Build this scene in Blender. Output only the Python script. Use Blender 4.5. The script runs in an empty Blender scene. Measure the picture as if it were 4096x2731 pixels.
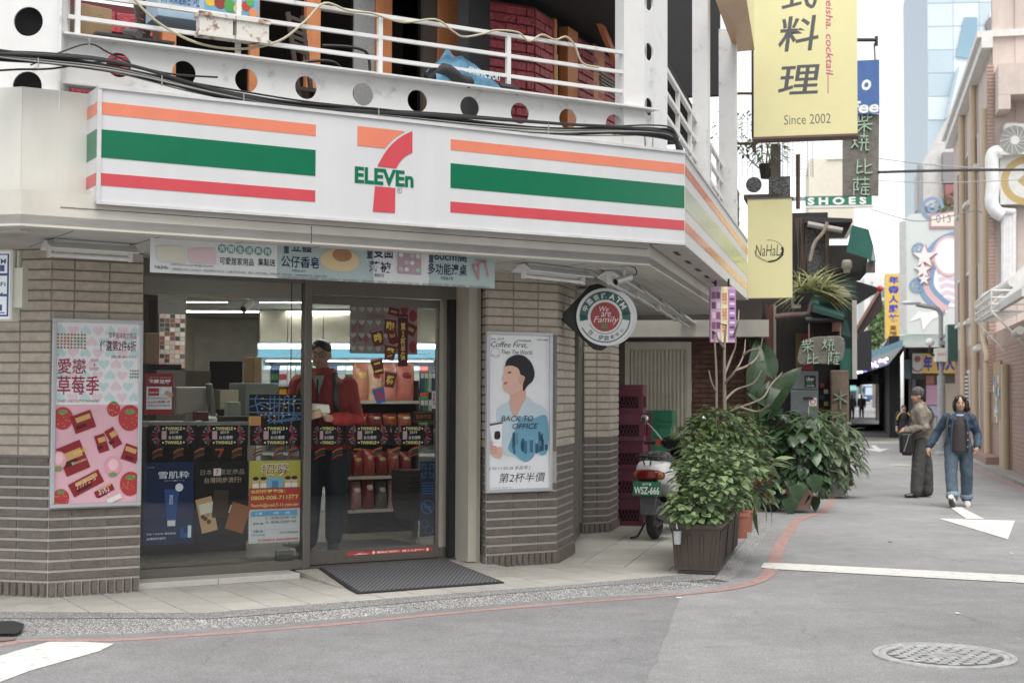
import bpy, bmesh, math, random
from mathutils import Vector, Matrix, noise
R = math.radians
random.seed(7)
scene = bpy.context.scene
col = scene.collection
# ---------------------------------------------------------------- camera, sky, sun, exposure
CAMH = 1.6; KP = 4096 / 2352; FPX = 5689.; PITCH = math.atan(118 / 3267); ROLL = R(.25)
cam = bpy.data.cameras.new('camera'); camo = bpy.data.objects.new('camera', cam); col.objects.link(camo)
cam.sensor_width = 36; cam.lens = 50; cam.clip_start = .1; cam.clip_end = 2000
camo.matrix_world = Matrix.Translation((0, 0, CAMH)) @ Matrix.Rotation(R(90) + PITCH, 4, 'X') @ Matrix.Rotation(ROLL, 4, 'Z')
cam.dof.use_dof = True; cam.dof.focus_distance = 11.6; cam.dof.aperture_fstop = 3.2
scene.camera = camo
world = bpy.data.worlds.new('World'); scene.world = world; world.use_nodes = True
nt = world.node_tree; nt.nodes.clear()
sky = nt.nodes.new('ShaderNodeTexSky'); sky.sky_type = 'NISHITA'; sky.sun_disc = False
sky.sun_elevation = R(66); sky.sun_rotation = R(165); sky.dust_density = 1.0; sky.air_density = 1.0; sky.ozone_density = 1
hs = nt.nodes.new('ShaderNodeHueSaturation'); hs.inputs['Saturation'].default_value = .12; hs.inputs['Value'].default_value = 1
bg = nt.nodes.new('ShaderNodeBackground'); bg.inputs[1].default_value = .11
ow = nt.nodes.new('ShaderNodeOutputWorld')
nt.links.new(sky.outputs[0], hs.inputs['Color']); nt.links.new(hs.outputs[0], bg.inputs[0]); nt.links.new(bg.outputs[0], ow.inputs[0])
sun = bpy.data.lights.new('sun', 'SUN'); sun.energy = 1.5; sun.angle = R(50); sun.color = (1, .96, .9)
suno = bpy.data.objects.new('sun', sun); col.objects.link(suno); suno.rotation_euler = (R(24), 0, R(15))
suno.location = (0, 0, 30)
vs = scene.view_settings; vs.view_transform = 'Standard'; vs.look = 'None'; vs.exposure = 1.3; vs.gamma = 1; vs.use_curve_mapping = False
# ---------------------------------------------------------------- measuring: a photo pixel (2352 px wide) is a ray
def ray(x, y):
    u = (x * KP - 2048) / FPX; v = -(y * KP - 1365.5) / FPX
    c, s = math.cos(ROLL), math.sin(ROLL); u, v = u * c - v * s, u * s + v * c
    cp, sp = math.cos(PITCH), math.sin(PITCH)
    return Vector((u, cp - v * sp, sp + v * cp))
def gz(x, y, z=0):
    d = ray(x, y); t = (z - CAMH) / d.z; return Vector((0, 0, CAMH)) + d * t
class Fr:   # a vertical frame: u along heading A, w into the wall, z up
    def __init__(s, x, y, A):
        s.o = Vector((x, y, 0)); s.A = A; a = R(A); s.rz = R(90 - A)
        s.f = Vector((math.sin(a), math.cos(a), 0)); s.i = Vector((-math.cos(a), math.sin(a), 0))
    def W(s, u, w, z): return s.o + s.f * u + s.i * w + Vector((0, 0, z))
    def L(s, p): d = Vector(p) - s.o; return Vector((d.dot(s.f), d.dot(s.i), d.z))
    def px(s, x, y, w=0):
        d = ray(x, y); c = Vector((0, 0, CAMH)); t = ((s.o + s.i * w) - c).dot(s.i) / d.dot(s.i)
        return s.L(c + d * t)
    def g(s, x, y, z=0): return s.L(gz(x, y, z))
WF = Fr(0, 0, 90)      # world-aligned frame: u=x, w=y
def at(x, y, depth):   # pixel at a given depth (distance along y)
    d = ray(x, y); return Vector((0, 0, CAMH)) + d * (depth / d.y)
# ---------------------------------------------------------------- materials
MATS = {}
def M(name, c, rough=.6, metal=0, var=.12, scale=6, bump=0, bscale=80, ov=0, spec=.5, c2=None, thr=None, emit=0, trans=0, stretch=None, alpha=1):
    if name in MATS: return MATS[name]
    m = bpy.data.materials.new(name); m.use_nodes = True; MATS[name] = m
    t = m.node_tree; b = t.nodes['Principled BSDF']; N = t.nodes.new; Lk = t.links.new
    b.inputs['Roughness'].default_value = rough; b.inputs['Metallic'].default_value = metal
    b.inputs['Specular IOR Level'].default_value = spec
    if len(c) == 3: c = (*c, 1)
    geo = N('ShaderNodeNewGeometry'); pos = geo.outputs['Position']
    if stretch:
        mp = N('ShaderNodeMapping'); mp.inputs['Scale'].default_value = stretch; Lk(pos, mp.inputs[0]); pos = mp.outputs[0]
    nz = N('ShaderNodeTexNoise'); nz.inputs['Scale'].default_value = scale; nz.inputs['Detail'].default_value = 6; nz.inputs['Roughness'].default_value = .65
    Lk(pos, nz.inputs['Vector'])
    mix = N('ShaderNodeMix'); mix.data_type = 'RGBA'
    if c2 is None: a = [x * (1 - var) for x in c[:3]] + [1]; bb = [min(1, x * (1 + var)) for x in c[:3]] + [1]
    else: a = list(c); bb = (*c2, 1)
    mix.inputs['A'].default_value = a; mix.inputs['B'].default_value = bb
    rp = N('ShaderNodeMapRange'); lo, hi = thr or (.3, .7)
    rp.inputs['From Min'].default_value = lo; rp.inputs['From Max'].default_value = hi
    Lk(nz.outputs['Fac'], rp.inputs['Value']); Lk(rp.outputs[0], mix.inputs['Factor'])
    out = mix.outputs['Result']
    if ov:
        oi = N('ShaderNodeObjectInfo'); h = N('ShaderNodeHueSaturation'); mr = N('ShaderNodeMapRange')
        mr.inputs['To Min'].default_value = 1 - ov; mr.inputs['To Max'].default_value = 1 + ov
        Lk(oi.outputs['Random'], mr.inputs['Value']); Lk(mr.outputs[0], h.inputs['Value']); Lk(out, h.inputs['Color']); out = h.outputs[0]
    Lk(out, b.inputs['Base Color'])
    if bump:
        n2 = N('ShaderNodeTexNoise'); n2.inputs['Scale'].default_value = bscale; n2.inputs['Detail'].default_value = 4; Lk(pos, n2.inputs['Vector'])
        bp = N('ShaderNodeBump'); bp.inputs['Strength'].default_value = bump; bp.inputs['Distance'].default_value = .02
        Lk(n2.outputs['Fac'], bp.inputs['Height']); Lk(bp.outputs[0], b.inputs['Normal'])
    if emit:
        b.inputs['Emission Strength'].default_value = emit; b.inputs['Emission Color'].default_value = c
    if trans: b.inputs['Transmission Weight'].default_value = trans
    if alpha < 1: b.inputs['Alpha'].default_value = alpha
    return m
def sRGB(h):
    h = h.lstrip('#'); v = [int(h[i:i + 2], 16) / 255 for i in (0, 2, 4)]
    return tuple(x / 12.92 if x <= .04045 else ((x + .055) / 1.055) ** 2.4 for x in v)
def P(h, rough=.5, k=1., **kw):   # plain printed / painted colour from an sRGB code
    c = tuple(x * k for x in sRGB(h)); kw.setdefault('var', .05)
    return M('paint_%s_%d_%d' % (h, int(rough * 100), int(k * 100)), c, rough, **kw)
def glass(name, tint=(1, 1, 1), rough=0.0, base=.04):
    if name in MATS: return MATS[name]
    m = bpy.data.materials.new(name); m.use_nodes = True; MATS[name] = m; t = m.node_tree; t.nodes.clear(); N = t.nodes.new; Lk = t.links.new
    o = N('ShaderNodeOutputMaterial'); tr = N('ShaderNodeBsdfTransparent'); gl = N('ShaderNodeBsdfGlossy'); mx = N('ShaderNodeMixShader'); lw = N('ShaderNodeLayerWeight')
    tr.inputs[0].default_value = (*tint, 1); gl.inputs['Roughness'].default_value = rough; lw.inputs[0].default_value = .5
    pw = N('ShaderNodeMath'); pw.operation = 'POWER'; pw.inputs[1].default_value = 5; ma = N('ShaderNodeMath'); ma.operation = 'MULTIPLY_ADD'; ma.inputs[1].default_value = 1 - base; ma.inputs[2].default_value = base
    Lk(lw.outputs['Facing'], pw.inputs[0]); Lk(pw.outputs[0], ma.inputs[0]); Lk(ma.outputs[0], mx.inputs[0])
    Lk(tr.outputs[0], mx.inputs[1]); Lk(gl.outputs[0], mx.inputs[2]); Lk(mx.outputs[0], o.inputs[0]); return m
# ---------------------------------------------------------------- mesh builder
class MB:
    def __init__(s): s.v = []; s.f = []
    def add(s, vs, fs):
        k = len(s.v); s.v += [tuple(p) for p in vs]; s.f += [tuple(i + k for i in f) for f in fs]; return s
    def box(s, u0, u1, w0, w1, z0, z1):
        return s.add([(u0, w0, z0), (u1, w0, z0), (u1, w1, z0), (u0, w1, z0), (u0, w0, z1), (u1, w0, z1), (u1, w1, z1), (u0, w1, z1)],
            [(0, 3, 2, 1), (4, 5, 6, 7), (0, 1, 5, 4), (1, 2, 6, 5), (2, 3, 7, 6), (3, 0, 4, 7)])
    def hexa(s, b, t):   # 4 bottom, 4 top corners
        return s.add(list(b) + list(t), [(0, 3, 2, 1), (4, 5, 6, 7), (0, 1, 5, 4), (1, 2, 6, 5), (2, 3, 7, 6), (3, 0, 4, 7)])
    def poly(s, pts): return s.add(pts, [tuple(range(len(pts)))])
    def prism(s, pts, d):   # pts: loop of 3d points, d: extrusion vector
        n = len(pts); d = Vector(d); q = [Vector(p) for p in pts]
        return s.add(q + [p + d for p in q],[tuple(range(n)),tuple(range(2 * n - 1,n - 1,-1))] + [(i,i + n,(i + 1) % n + n,(i + 1) % n) for i in range(n)])
    def sheet(s, uz, w, t=.0):   # outline in (u,z) on plane w; thickness t backwards
        pts = [(u, w, z) for u, z in uz]
        a = sum(uz[i][0] * uz[(i + 1) % len(uz)][1] - uz[(i + 1) % len(uz)][0] * uz[i][1] for i in range(len(uz)))
        if a < 0: pts.reverse()
        return s.prism(pts, (0, t, 0)) if t else s.poly(pts)
    def ring(s, c, r, ax, n):
        ax = Vector(ax).normalized(); a = ax.orthogonal().normalized(); b = ax.cross(a)
        return [Vector(c) + a * (r * math.cos(6.2832 * i / n)) + b * (r * math.sin(6.2832 * i / n)) for i in range(n)]
    def tube(s, path, r, n=8, cap=True):
        path = [Vector(p) for p in path]; m = len(path); rs = r if isinstance(r, (list, tuple)) else [r] * m
        d0 = (path[1] - path[0]).normalized(); a = d0.orthogonal().normalized(); rings = []
        for i in range(m):
            d = ((path[min(i + 1, m - 1)] - path[max(i - 1, 0)])).normalized()
            a = (a - d * a.dot(d)); a = a.normalized() if a.length > 1e-6 else d.orthogonal().normalized(); b = d.cross(a)
            rings.append([path[i] + a * (rs[i] * math.cos(6.2832 * k / n)) + b * (rs[i] * math.sin(6.2832 * k / n)) for k in range(n)])
        fs = [(i * n + k, i * n + (k + 1) % n, (i + 1) * n + (k + 1) % n, (i + 1) * n + k) for i in range(m - 1) for k in range(n)]
        if cap: fs += [tuple(range(n - 1, -1, -1)), tuple(range((m - 1) * n, m * n))]
        return s.add([p for q in rings for p in q], fs)
    def bar(s, a, b, th, tw=None, up=(0, 0, 1)):   # rectangular bar from a to b
        a, b = Vector(a), Vector(b); d = (b - a).normalized(); up = Vector(up)
        x = d.cross(up); x = x.normalized() if x.length > 1e-5 else d.orthogonal().normalized(); y = x.cross(d).normalized(); tw = tw or th
        q = [x * (sx * th / 2) + y * (sy * tw / 2) for sx, sy in ((-1, -1), (1, -1), (1, 1), (-1, 1))]
        return s.hexa([a + k for k in q], [b + k for k in q])
    def lathe(s, c, prof, n=16, cap=True, sx=1, sy=1):   # prof: (r, z)
        c = Vector(c); m = len(prof)
        vs = [c + Vector((r * sx * math.cos(6.2832 * k / n), r * sy * math.sin(6.2832 * k / n), z)) for r, z in prof for k in range(n)]
        fs = [(i * n + k, i * n + (k + 1) % n, (i + 1) * n + (k + 1) % n, (i + 1) * n + k) for i in range(m - 1) for k in range(n)]
        if cap: fs += [tuple(range(n - 1, -1, -1)), tuple(range((m - 1) * n, m * n))]
        return s.add(vs, fs)
    def disc(s, c, r, w, n=32, rz=None, t=.0):   # filled ellipse in (u,z)
        rz = rz or r; return s.sheet([(c[0] + r * math.cos(6.2832 * k / n), c[1] + rz * math.sin(6.2832 * k / n)) for k in range(n)], w, t)
    def annulus(s, c, r0, r1, w, a0=0, a1=360, n=40, rz=1.):
        vs = []; full = abs(a1 - a0) >= 360; m = n + (0 if full else 1)
        for k in range(m):
            a = R(a0 + (a1 - a0) * k / n); vs += [(c[0] + r0 * math.cos(a),w,c[1] + r0 * rz * math.sin(a)),(c[0] + r1 * math.cos(a),w,c[1] + r1 * rz * math.sin(a))]
        return s.add(vs, [(2 * k, 2 * k + 1, (2 * k + 3) % (2 * m), (2 * k + 2) % (2 * m)) for k in range(n)])
    def ell(s, c, rx, ry, rz, n=12, m=8):
        return s.lathe(c, [(max(.001, math.sin(math.pi * i / m)), -math.cos(math.pi * i / m) * rz) for i in range(m + 1)], n, True, rx, ry)
    def mesh(s, base=(0, 0, 0), bevel=0, smooth=False, name='mesh', seg=1, fix=True):
        me = bpy.data.meshes.new(name); b = Vector(base)
        me.from_pydata([Vector(p) - b for p in s.v], [], s.f)
        bm = bmesh.new(); bm.from_mesh(me)
        if fix and len(s.f) > 1: bmesh.ops.recalc_face_normals(bm, faces=bm.faces)
        if bevel: bmesh.ops.bevel(bm,geom=[e for e in bm.edges if len(e.link_faces) == 2 and e.calc_face_angle(0) > .5],offset=bevel,segments=seg,affect='EDGES',clamp_overlap=True)
        if smooth:
            for f_ in bm.faces: f_.smooth = True
            for e in bm.edges:
                if len(e.link_faces) == 2 and e.calc_face_angle(0) > R(42): e.smooth = False
        bm.to_mesh(me); bm.free(); return me
def props(o, label=None, cat=None, group=None, kind=None):
    if label: o['label'] = label
    if cat: o['category'] = cat
    if group: o['group'] = group
    if kind: o['kind'] = kind
    return o
def link(name, me, mat=None, parent=None):
    o = bpy.data.objects.new(name, me); col.objects.link(o)
    if mat is not None and me is not None and not me.materials: me.materials.append(mat)
    if parent is not None: o.parent = parent
    return o
ORD = 'first second third fourth fifth sixth seventh eighth ninth tenth eleventh twelfth thirteenth fourteenth fifteenth sixteenth seventeenth eighteenth nineteenth twentieth'.split() + ['further'] * 20
FONT = {}
def textmesh(s, bold=0, shear=0, spacing=1):
    k = (s, bold, shear, spacing)
    if k in FONT: return FONT[k]
    c = bpy.data.curves.new('t','FONT'); c.body = s; c.size = 1; c.offset = bold; c.shear = shear; c.align_x = 'CENTER'; c.resolution_u = 3; c.space_line = spacing
    o = bpy.data.objects.new('t', c); me = bpy.data.meshes.new_from_object(o)
    bpy.data.objects.remove(o); bpy.data.curves.remove(c)
    vs = [v.co.copy() for v in me.vertices]; fs = [tuple(p.vertices) for p in me.polygons]; bpy.data.meshes.remove(me)
    FONT[k] = (vs, fs); return FONT[k]
class Thing:
    def __init__(s, name, label, cat, fr, base, group=None, kind=None):
        s.fr = fr; s.base = Vector(base); s.o = bpy.data.objects.new(name, None); col.objects.link(s.o)
        s.o.empty_display_size = .1; s.o.location = fr.W(*base); s.o.rotation_euler = (0, 0, fr.rz); props(s.o, label, cat, group, kind)
    def part(s, name, mb, mat, parent=None, bevel=0, smooth=False, kind=None, label=None, seg=1):
        me = mb.mesh(s.base, bevel, smooth, name, seg); o = link(name, me, mat, parent or s.o)
        if kind: o['kind'] = kind
        if label: o['label'] = label
        return o
    def box(s, name, a, mat, parent=None, bevel=0): return s.part(name, MB().box(*a), mat, parent, bevel)
    def text(s, t, r, w, mat, parent=None, bold=0, shear=0, name='lettering', rot=0, t3=0, keep=False, spacing=1):
        mb = MB(); puttext(mb, t, r, w, bold, shear, rot, keep, spacing)
        return s.part(name, mb, mat, parent)
def puttext(mb, t, r, w, bold=0, shear=0, rot=0, keep=False, spacing=1):
    vs, fs = textmesh(t, bold, shear, spacing)
    if not vs: return
    xs = [v.x for v in vs]; ys = [v.y for v in vs]; x0, x1, y0, y1 = min(xs), max(xs), min(ys), max(ys)
    u0, z0, u1, z1 = r; su = (u1 - u0) / max(1e-6, x1 - x0); sz = (z1 - z0) / max(1e-6, y1 - y0)
    if keep: su = sz = min(su, sz)
    cu, cz = (u0 + u1) / 2, (z0 + z1) / 2; c, sn = math.cos(rot), math.sin(rot); q = []
    for v in vs:
        a = (v.x - (x0 + x1) / 2) * su; b = (v.y - (y0 + y1) / 2) * sz
        q.append((cu + a * c - b * sn, w, cz + a * sn + b * c))
    mb.add(q, fs)
def solo(name, label, cat, fr, mb, mat, base, group=None, bevel=0, smooth=False, kind=None, seg=1):
    o = link(name, mb.mesh(base, bevel, smooth, name, seg), mat); o.location = fr.W(*base); o.rotation_euler = (0, 0, fr.rz)
    return props(o, label, cat, group, kind)
class Print:   # a flat printed sheet: collects shapes by colour in sheet fractions (0..1 from lower left)
    def __init__(s, T, parent, rect, w):
        s.T = T; s.p = parent; s.r = rect; s.w = w; s.m = {}; s.k = 0
    def pt(s, x, y): u0, z0, u1, z1 = s.r; return (u0 + (u1 - u0) * x, z0 + (z1 - z0) * y)
    def _m(s, c):
        if c not in s.m: s.k += 1; s.m[c] = (MB(), s.w - .0006 * s.k)
        return s.m[c]
    def poly(s, pts, c): mb, w = s._m(c); mb.sheet([s.pt(*p) for p in pts], w); return s
    def rect(s, x0, y0, x1, y1, c): return s.poly([(x0, y0), (x1, y0), (x1, y1), (x0, y1)], c)
    def rrect(s, cx, cy, wx, wy, a, c):   # rotated rectangle; wx, wy in sheet-width units
        asp = (s.r[2] - s.r[0]) / (s.r[3] - s.r[1]); ca, sa = math.cos(R(a)), math.sin(R(a))
        return s.poly([(cx + (p * ca - q * sa),cy + (p * sa + q * ca) * asp) for p,q in ((-wx / 2,-wy / 2),(wx / 2,-wy / 2),(wx / 2,wy / 2),(-wx / 2,wy / 2))],c)
    def ell(s, cx, cy, rx, c, ry=None, n=20):
        asp = (s.r[2] - s.r[0]) / (s.r[3] - s.r[1]); ry = (rx if ry is None else ry) * asp
        return s.poly([(cx + rx * math.cos(6.2832 * k / n), cy + ry * math.sin(6.2832 * k / n)) for k in range(n)], c)
    def text(s, t, x0, y0, x1, y1, c, bold=0, shear=0, rot=0, spacing=1):
        mb, w = s._m(c); puttext(mb, t, (*s.pt(x0, y0), *s.pt(x1, y1)), w, bold, shear, rot, False, spacing); return s
    def done(s, rough=.5, k=1., name='printed_design'):
        for c, (mb, w) in s.m.items():
            mt = c if not isinstance(c, str) else P(c, rough, k)
            s.T.part(name, mb, mt, s.p, kind='stuff')
        return s
def interp(pts, n):   # smooth path through points (Catmull-Rom)
    pts = [Vector(p) for p in pts]; q = [pts[0]] + pts + [pts[-1]]; out = []
    for i in range(1, len(q) - 2):
        for k in range(n):
            t = k / n; a, b, c, d = q[i - 1:i + 3]
            out.append(.5 * ((2 * b) + (c - a) * t + (2 * a - 5 * b + 4 * c - d) * t * t + (3 * b - a - 3 * c + d) * t ** 3))
    return out + [pts[-1]]
def clip(poly, a, b):   # keep the part of a 2d polygon left of a->b
    out = []; f = lambda p: (b[0] - a[0]) * (p[1] - a[1]) - (b[1] - a[1]) * (p[0] - a[0])
    for i in range(len(poly)):
        p, q = poly[i], poly[(i + 1) % len(poly)]; fp_, fq = f(p), f(q)
        if fp_ >= 0: out.append(p)
        if (fp_ >= 0) != (fq >= 0): t = fp_ / (fp_ - fq); out.append((p[0] + (q[0] - p[0]) * t, p[1] + (q[1] - p[1]) * t))
    return out

# ================================================================ ground
FF = Fr(-3.482, 10.742, 59.5); ZS = .05
def speckle(name, base, chips, scale, rough=.6, thr=(.25, .5), big=None):
    m = M(name, base, rough, var=.1, scale=3); t = m.node_tree; N = t.nodes.new; Lk = t.links.new; b = t.nodes['Principled BSDF']
    prev = b.inputs['Base Color'].links[0].from_socket
    geo = N('ShaderNodeNewGeometry'); v = N('ShaderNodeTexVoronoi'); v.inputs['Scale'].default_value = scale; Lk(geo.outputs['Position'],v.inputs['Vector'])
    cr = N('ShaderNodeValToRGB'); e = cr.color_ramp.elements; e[0].color = (*chips[0],1); e[1].color = (*chips[-1],1); cr.color_ramp.interpolation = 'CONSTANT'
    for i, c in enumerate(chips[1:-1]): x = e.new((i + 1) / (len(chips) - 1) * .9); x.color = (*c, 1)
    e[-1].position = .9
    sp = N('ShaderNodeSeparateColor'); Lk(v.outputs['Color'], sp.inputs[0]); Lk(sp.outputs[0], cr.inputs[0])
    mr = N('ShaderNodeMapRange'); mr.inputs['From Min'].default_value = thr[0]; mr.inputs['From Max'].default_value = thr[1]; mr.inputs['To Min'].default_value = 1; mr.inputs['To Max'].default_value = 0
    Lk(v.outputs['Distance'], mr.inputs['Value'])
    mx = N('ShaderNodeMix'); mx.data_type = 'RGBA'; Lk(mr.outputs[0],mx.inputs['Factor']); Lk(prev,mx.inputs['A']); Lk(cr.outputs[0],mx.inputs['B']); Lk(mx.outputs['Result'],b.inputs['Base Color'])
    bp = N('ShaderNodeBump'); bp.inputs['Strength'].default_value = .5; bp.inputs['Distance'].default_value = .004; Lk(mr.outputs[0],bp.inputs['Height']); Lk(bp.outputs[0],b.inputs['Normal'])
    return m
m_asph = speckle('asphalt',(.29,.29,.293),[(.2,.2,.2),(.37,.37,.37),(.27,.27,.27),(.41,.41,.405),(.3,.3,.3),(.55,.54,.53)],130,.85,(.3,.6))
def patches(m, scale, lo, hi, a, stretch=None):   # large worn patches multiplied into the colour
    t = m.node_tree; N = t.nodes.new; Lk = t.links.new; b = t.nodes['Principled BSDF']; prev = b.inputs['Base Color'].links[0].from_socket
    g = N('ShaderNodeNewGeometry'); n = N('ShaderNodeTexNoise'); n.inputs['Scale'].default_value = scale; n.inputs['Detail'].default_value = 8; n.inputs['Roughness'].default_value = .7
    if stretch:
        mp = N('ShaderNodeMapping'); mp.inputs['Scale'].default_value = stretch; Lk(g.outputs['Position'],mp.inputs[0]); Lk(mp.outputs[0],n.inputs['Vector'])
    else: Lk(g.outputs['Position'], n.inputs['Vector'])
    r = N('ShaderNodeMapRange'); r.inputs['From Min'].default_value = lo; r.inputs['From Max'].default_value = hi; r.inputs['To Min'].default_value = a; r.inputs['To Max'].default_value = 1
    Lk(n.outputs['Fac'],r.inputs['Value']); mx = N('ShaderNodeMix'); mx.data_type = 'RGBA'; mx.blend_type = 'MULTIPLY'; mx.inputs['Factor'].default_value = 1
    Lk(prev, mx.inputs['A']); Lk(r.outputs[0], mx.inputs['B']); Lk(mx.outputs['Result'], b.inputs['Base Color']); return m
patches(m_asph, .5, .32, .62, .74); patches(m_asph, 3.5, .3, .65, .84); patches(m_asph, 1.4, .3, .36, .8, (1, .25, 1))
m_asp2 = speckle('asphalt_dark',(.232,.232,.239),[(.15,.16,.16),(.29,.29,.29),(.21,.21,.21),(.33,.33,.325),(.23,.23,.23),(.46,.45,.44)],130,.85,(.3,.6))
patches(m_asp2, .8, .3, .65, .78); patches(m_asp2, 5, .3, .65, .84)
m_terr = speckle('terrazzo',(.19,.19,.19),[(.6,.59,.57),(.05,.05,.05),(.62,.62,.6),(.4,.4,.4),(.18,.18,.18),(.55,.54,.52),(.6,.6,.58)],95,.6,(.3,.55))
patches(m_terr, 1.2, .3, .6, .75)
m_tile = M('pavement_tile', (.50, .48, .44), .5, var=.1, scale=30, bump=.15, bscale=150, ov=.06)
patches(m_tile, 1.6, .3, .65, .78)
m_grout = M('grout', (.10, .095, .09), .9)
m_white = patches(M('road_white', (.62, .61, .58), .75, var=.06, scale=20, bump=.2, bscale=200), 11, .33, .46, .5)
m_red = patches(M('road_red', (.36, .225, .205), .8, var=.2, scale=9, c2=(.26, .20, .19), thr=(.5, .7)), 14, .3, .5, .55)
road = link('road',MB().add([(-300,-60,0),(300,-60,0),(300,700,0),(-300,700,0)],[(0,1,2,3)]).mesh(),m_asph); props(road,kind='structure')
link('asphalt_patch',MB().poly([(*gz(x,y).xy,.002) for x,y in ((1562,1362),(1560,1380),(1548,1405),(1541,1432),(1534,1450),(1529,1463),(1524,1466),(1520,1484),(1512,1500),(1510,1520),(1500,1528),(1493,1540),(1470,1600),(1440,1700),(-600,1700),(-600,1440),(-60,1470),(300,1455),(746,1418),(1320,1372))]).mesh(),m_asp2,road)
def cracks(m, scale, wd, amt):   # thin dark crack lines, broken up by noise
    t = m.node_tree; N = t.nodes.new; Lk = t.links.new; b = t.nodes['Principled BSDF']; prev = b.inputs['Base Color'].links[0].from_socket
    g = N('ShaderNodeNewGeometry'); n = N('ShaderNodeTexNoise'); n.inputs['Scale'].default_value = 2.2; n.inputs['Detail'].default_value = 5; Lk(g.outputs['Position'],n.inputs['Vector'])
    ad = N('ShaderNodeVectorMath'); ad.operation = 'MULTIPLY_ADD'; ad.inputs[1].default_value = (.5,.5,0); Lk(n.outputs['Color'],ad.inputs[0]); Lk(g.outputs['Position'],ad.inputs[2])
    v = N('ShaderNodeTexVoronoi'); v.feature = 'DISTANCE_TO_EDGE'; v.inputs['Scale'].default_value = scale; Lk(ad.outputs[0], v.inputs['Vector'])
    r = N('ShaderNodeMapRange'); r.inputs['From Min'].default_value = 0; r.inputs['From Max'].default_value = wd; r.inputs['To Min'].default_value = 1; r.inputs['To Max'].default_value = 0; Lk(v.outputs['Distance'],r.inputs['Value'])
    n2 = N('ShaderNodeTexNoise'); n2.inputs['Scale'].default_value = .9; Lk(g.outputs['Position'],n2.inputs['Vector']); r2 = N('ShaderNodeMapRange'); r2.inputs['From Min'].default_value = .5; r2.inputs['From Max'].default_value = .6; r2.inputs['To Max'].default_value = amt; Lk(n2.outputs['Fac'],r2.inputs['Value'])
    mu = N('ShaderNodeMath'); mu.operation = 'MULTIPLY'; Lk(r.outputs[0], mu.inputs[0]); Lk(r2.outputs[0], mu.inputs[1])
    mx = N('ShaderNodeMix'); mx.data_type = 'RGBA'; mx.inputs['B'].default_value = (.05,.05,.05,1); Lk(mu.outputs[0],mx.inputs['Factor']); Lk(prev,mx.inputs['A']); Lk(mx.outputs['Result'],b.inputs['Base Color'])
cracks(m_asph, .55, .010, .3); cracks(m_asp2, .7, .010, .3)
def strip(path, wd, z):   # flat ribbon along ground points
    vs = []; n = len(path)
    for i, p in enumerate(path):
        d = (path[min(i + 1, n - 1)] - path[max(i - 1, 0)]); d = Vector((d.y, -d.x, 0)).normalized(); h = (wd[i] if isinstance(wd, list) else wd) / 2
        vs += [(*(p - d * h).xy, z), (*(p + d * h).xy, z)]
    return MB().add(vs, [(2 * i, 2 * i + 1, 2 * i + 3, 2 * i + 2) for i in range(n - 1)])
RL = [(-60,1492),(11,1481),(75,1471),(264,1470),(472,1457),(746,1436),(1100,1402),(1320,1384),(1493,1371),(1639,1357),(1727,1339),(1763,1320),(1778,1288),(1785,1266),(1803,1233),(1822,1207),(1836,1192),(1873,1181),(1895,1170),(1917,1142)]
rlp = interp([gz(*p) for p in RL], 5)
wds = [(.085 if p.x < 1.6 else .12) + .03 * noise.noise(p * 2.3) for p in rlp]
link('red_line', strip(rlp, wds, .004).mesh(), m_red, road)
def paint(name, pts, z=.006, mat=m_white): return link(name, MB().poly([(*gz(*p).xy, z) for p in pts]).mesh(), mat, road)
paint('stop_line', [(1748, 1304), (1754, 1293), (1800, 1294), (2420, 1325), (2420, 1343), (1790, 1308)])
paint('crossing_stripe', [(113, 1475), (190, 1475), (262, 1479), (230, 1496), (70, 1541), (-60, 1590), (-60, 1526), (30, 1498)])
paint('arrow_head', [(2156, 1191), (2331, 1196), (2315, 1239)]); paint('arrow_stem', [(2183, 1166), (2207, 1165), (2262, 1193), (2219, 1192)], .008)
paint('arrow_head', [(1982, 1031), (2044, 1030), (2020, 1038)]); paint('arrow_stem', [(1999, 1023), (2010, 1023), (2022, 1031), (2008, 1031)], .008)
m_faded = patches(M('road_faded', (.45, .43, .36), .8), 2, .35, .6, .5)
for y0, y1 in ((996, 999), (1004, 1008), (1013, 1019)):
    paint('crossing_stripe', [(1925, y1), (2330, y1), (2330, y0), (1930, y0)], .006, m_faded)
paint('faded_dashes', [(2045, 1066), (2090, 1066), (2089, 1070), (2043, 1070)], .006, m_faded)
# right pavement, drain lip
m_conc = patches(M('concrete', (.34, .33, .31), .85, var=.15, scale=8, bump=.3, bscale=60), 2, .3, .6, .7)
# pavement slab, tiles
SF = Fr(*gz(1639, 1331, 0).xy, 13.6)       # along the side street, from the kerb corner
LF = Fr(FF.o.x, FF.o.y, -76.4 + 180)       # along the street on the left (u runs right, wall on the far side)
inner = [(-80,1403),(0,1404),(226,1405.5),(472,1406.6),(540,1401),(660,1391),(807,1380.5),(1100,1357),(1320,1341.5),(1407,1333),(1544,1321),(1622,1313),(1680,1240),(1716,1189)]
groove = [(-80,1420),(0,1420),(91,1421),(325,1419),(470,1421.5),(560,1415),(746,1401),(900,1387),(1100,1369),(1320,1350),(1407,1343),(1540,1337),(1639,1330),(1700,1254),(1754,1186)]
outer = [(-80,1480),(41,1473),(113,1467),(332,1463),(528,1446),(746,1427.5),(1100,1395),(1320,1376.5),(1493,1364.5),(1559,1357),(1657,1346),(1686,1338),(1712,1310),(1749,1255),(1781,1211),(1798,1180)]
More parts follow.
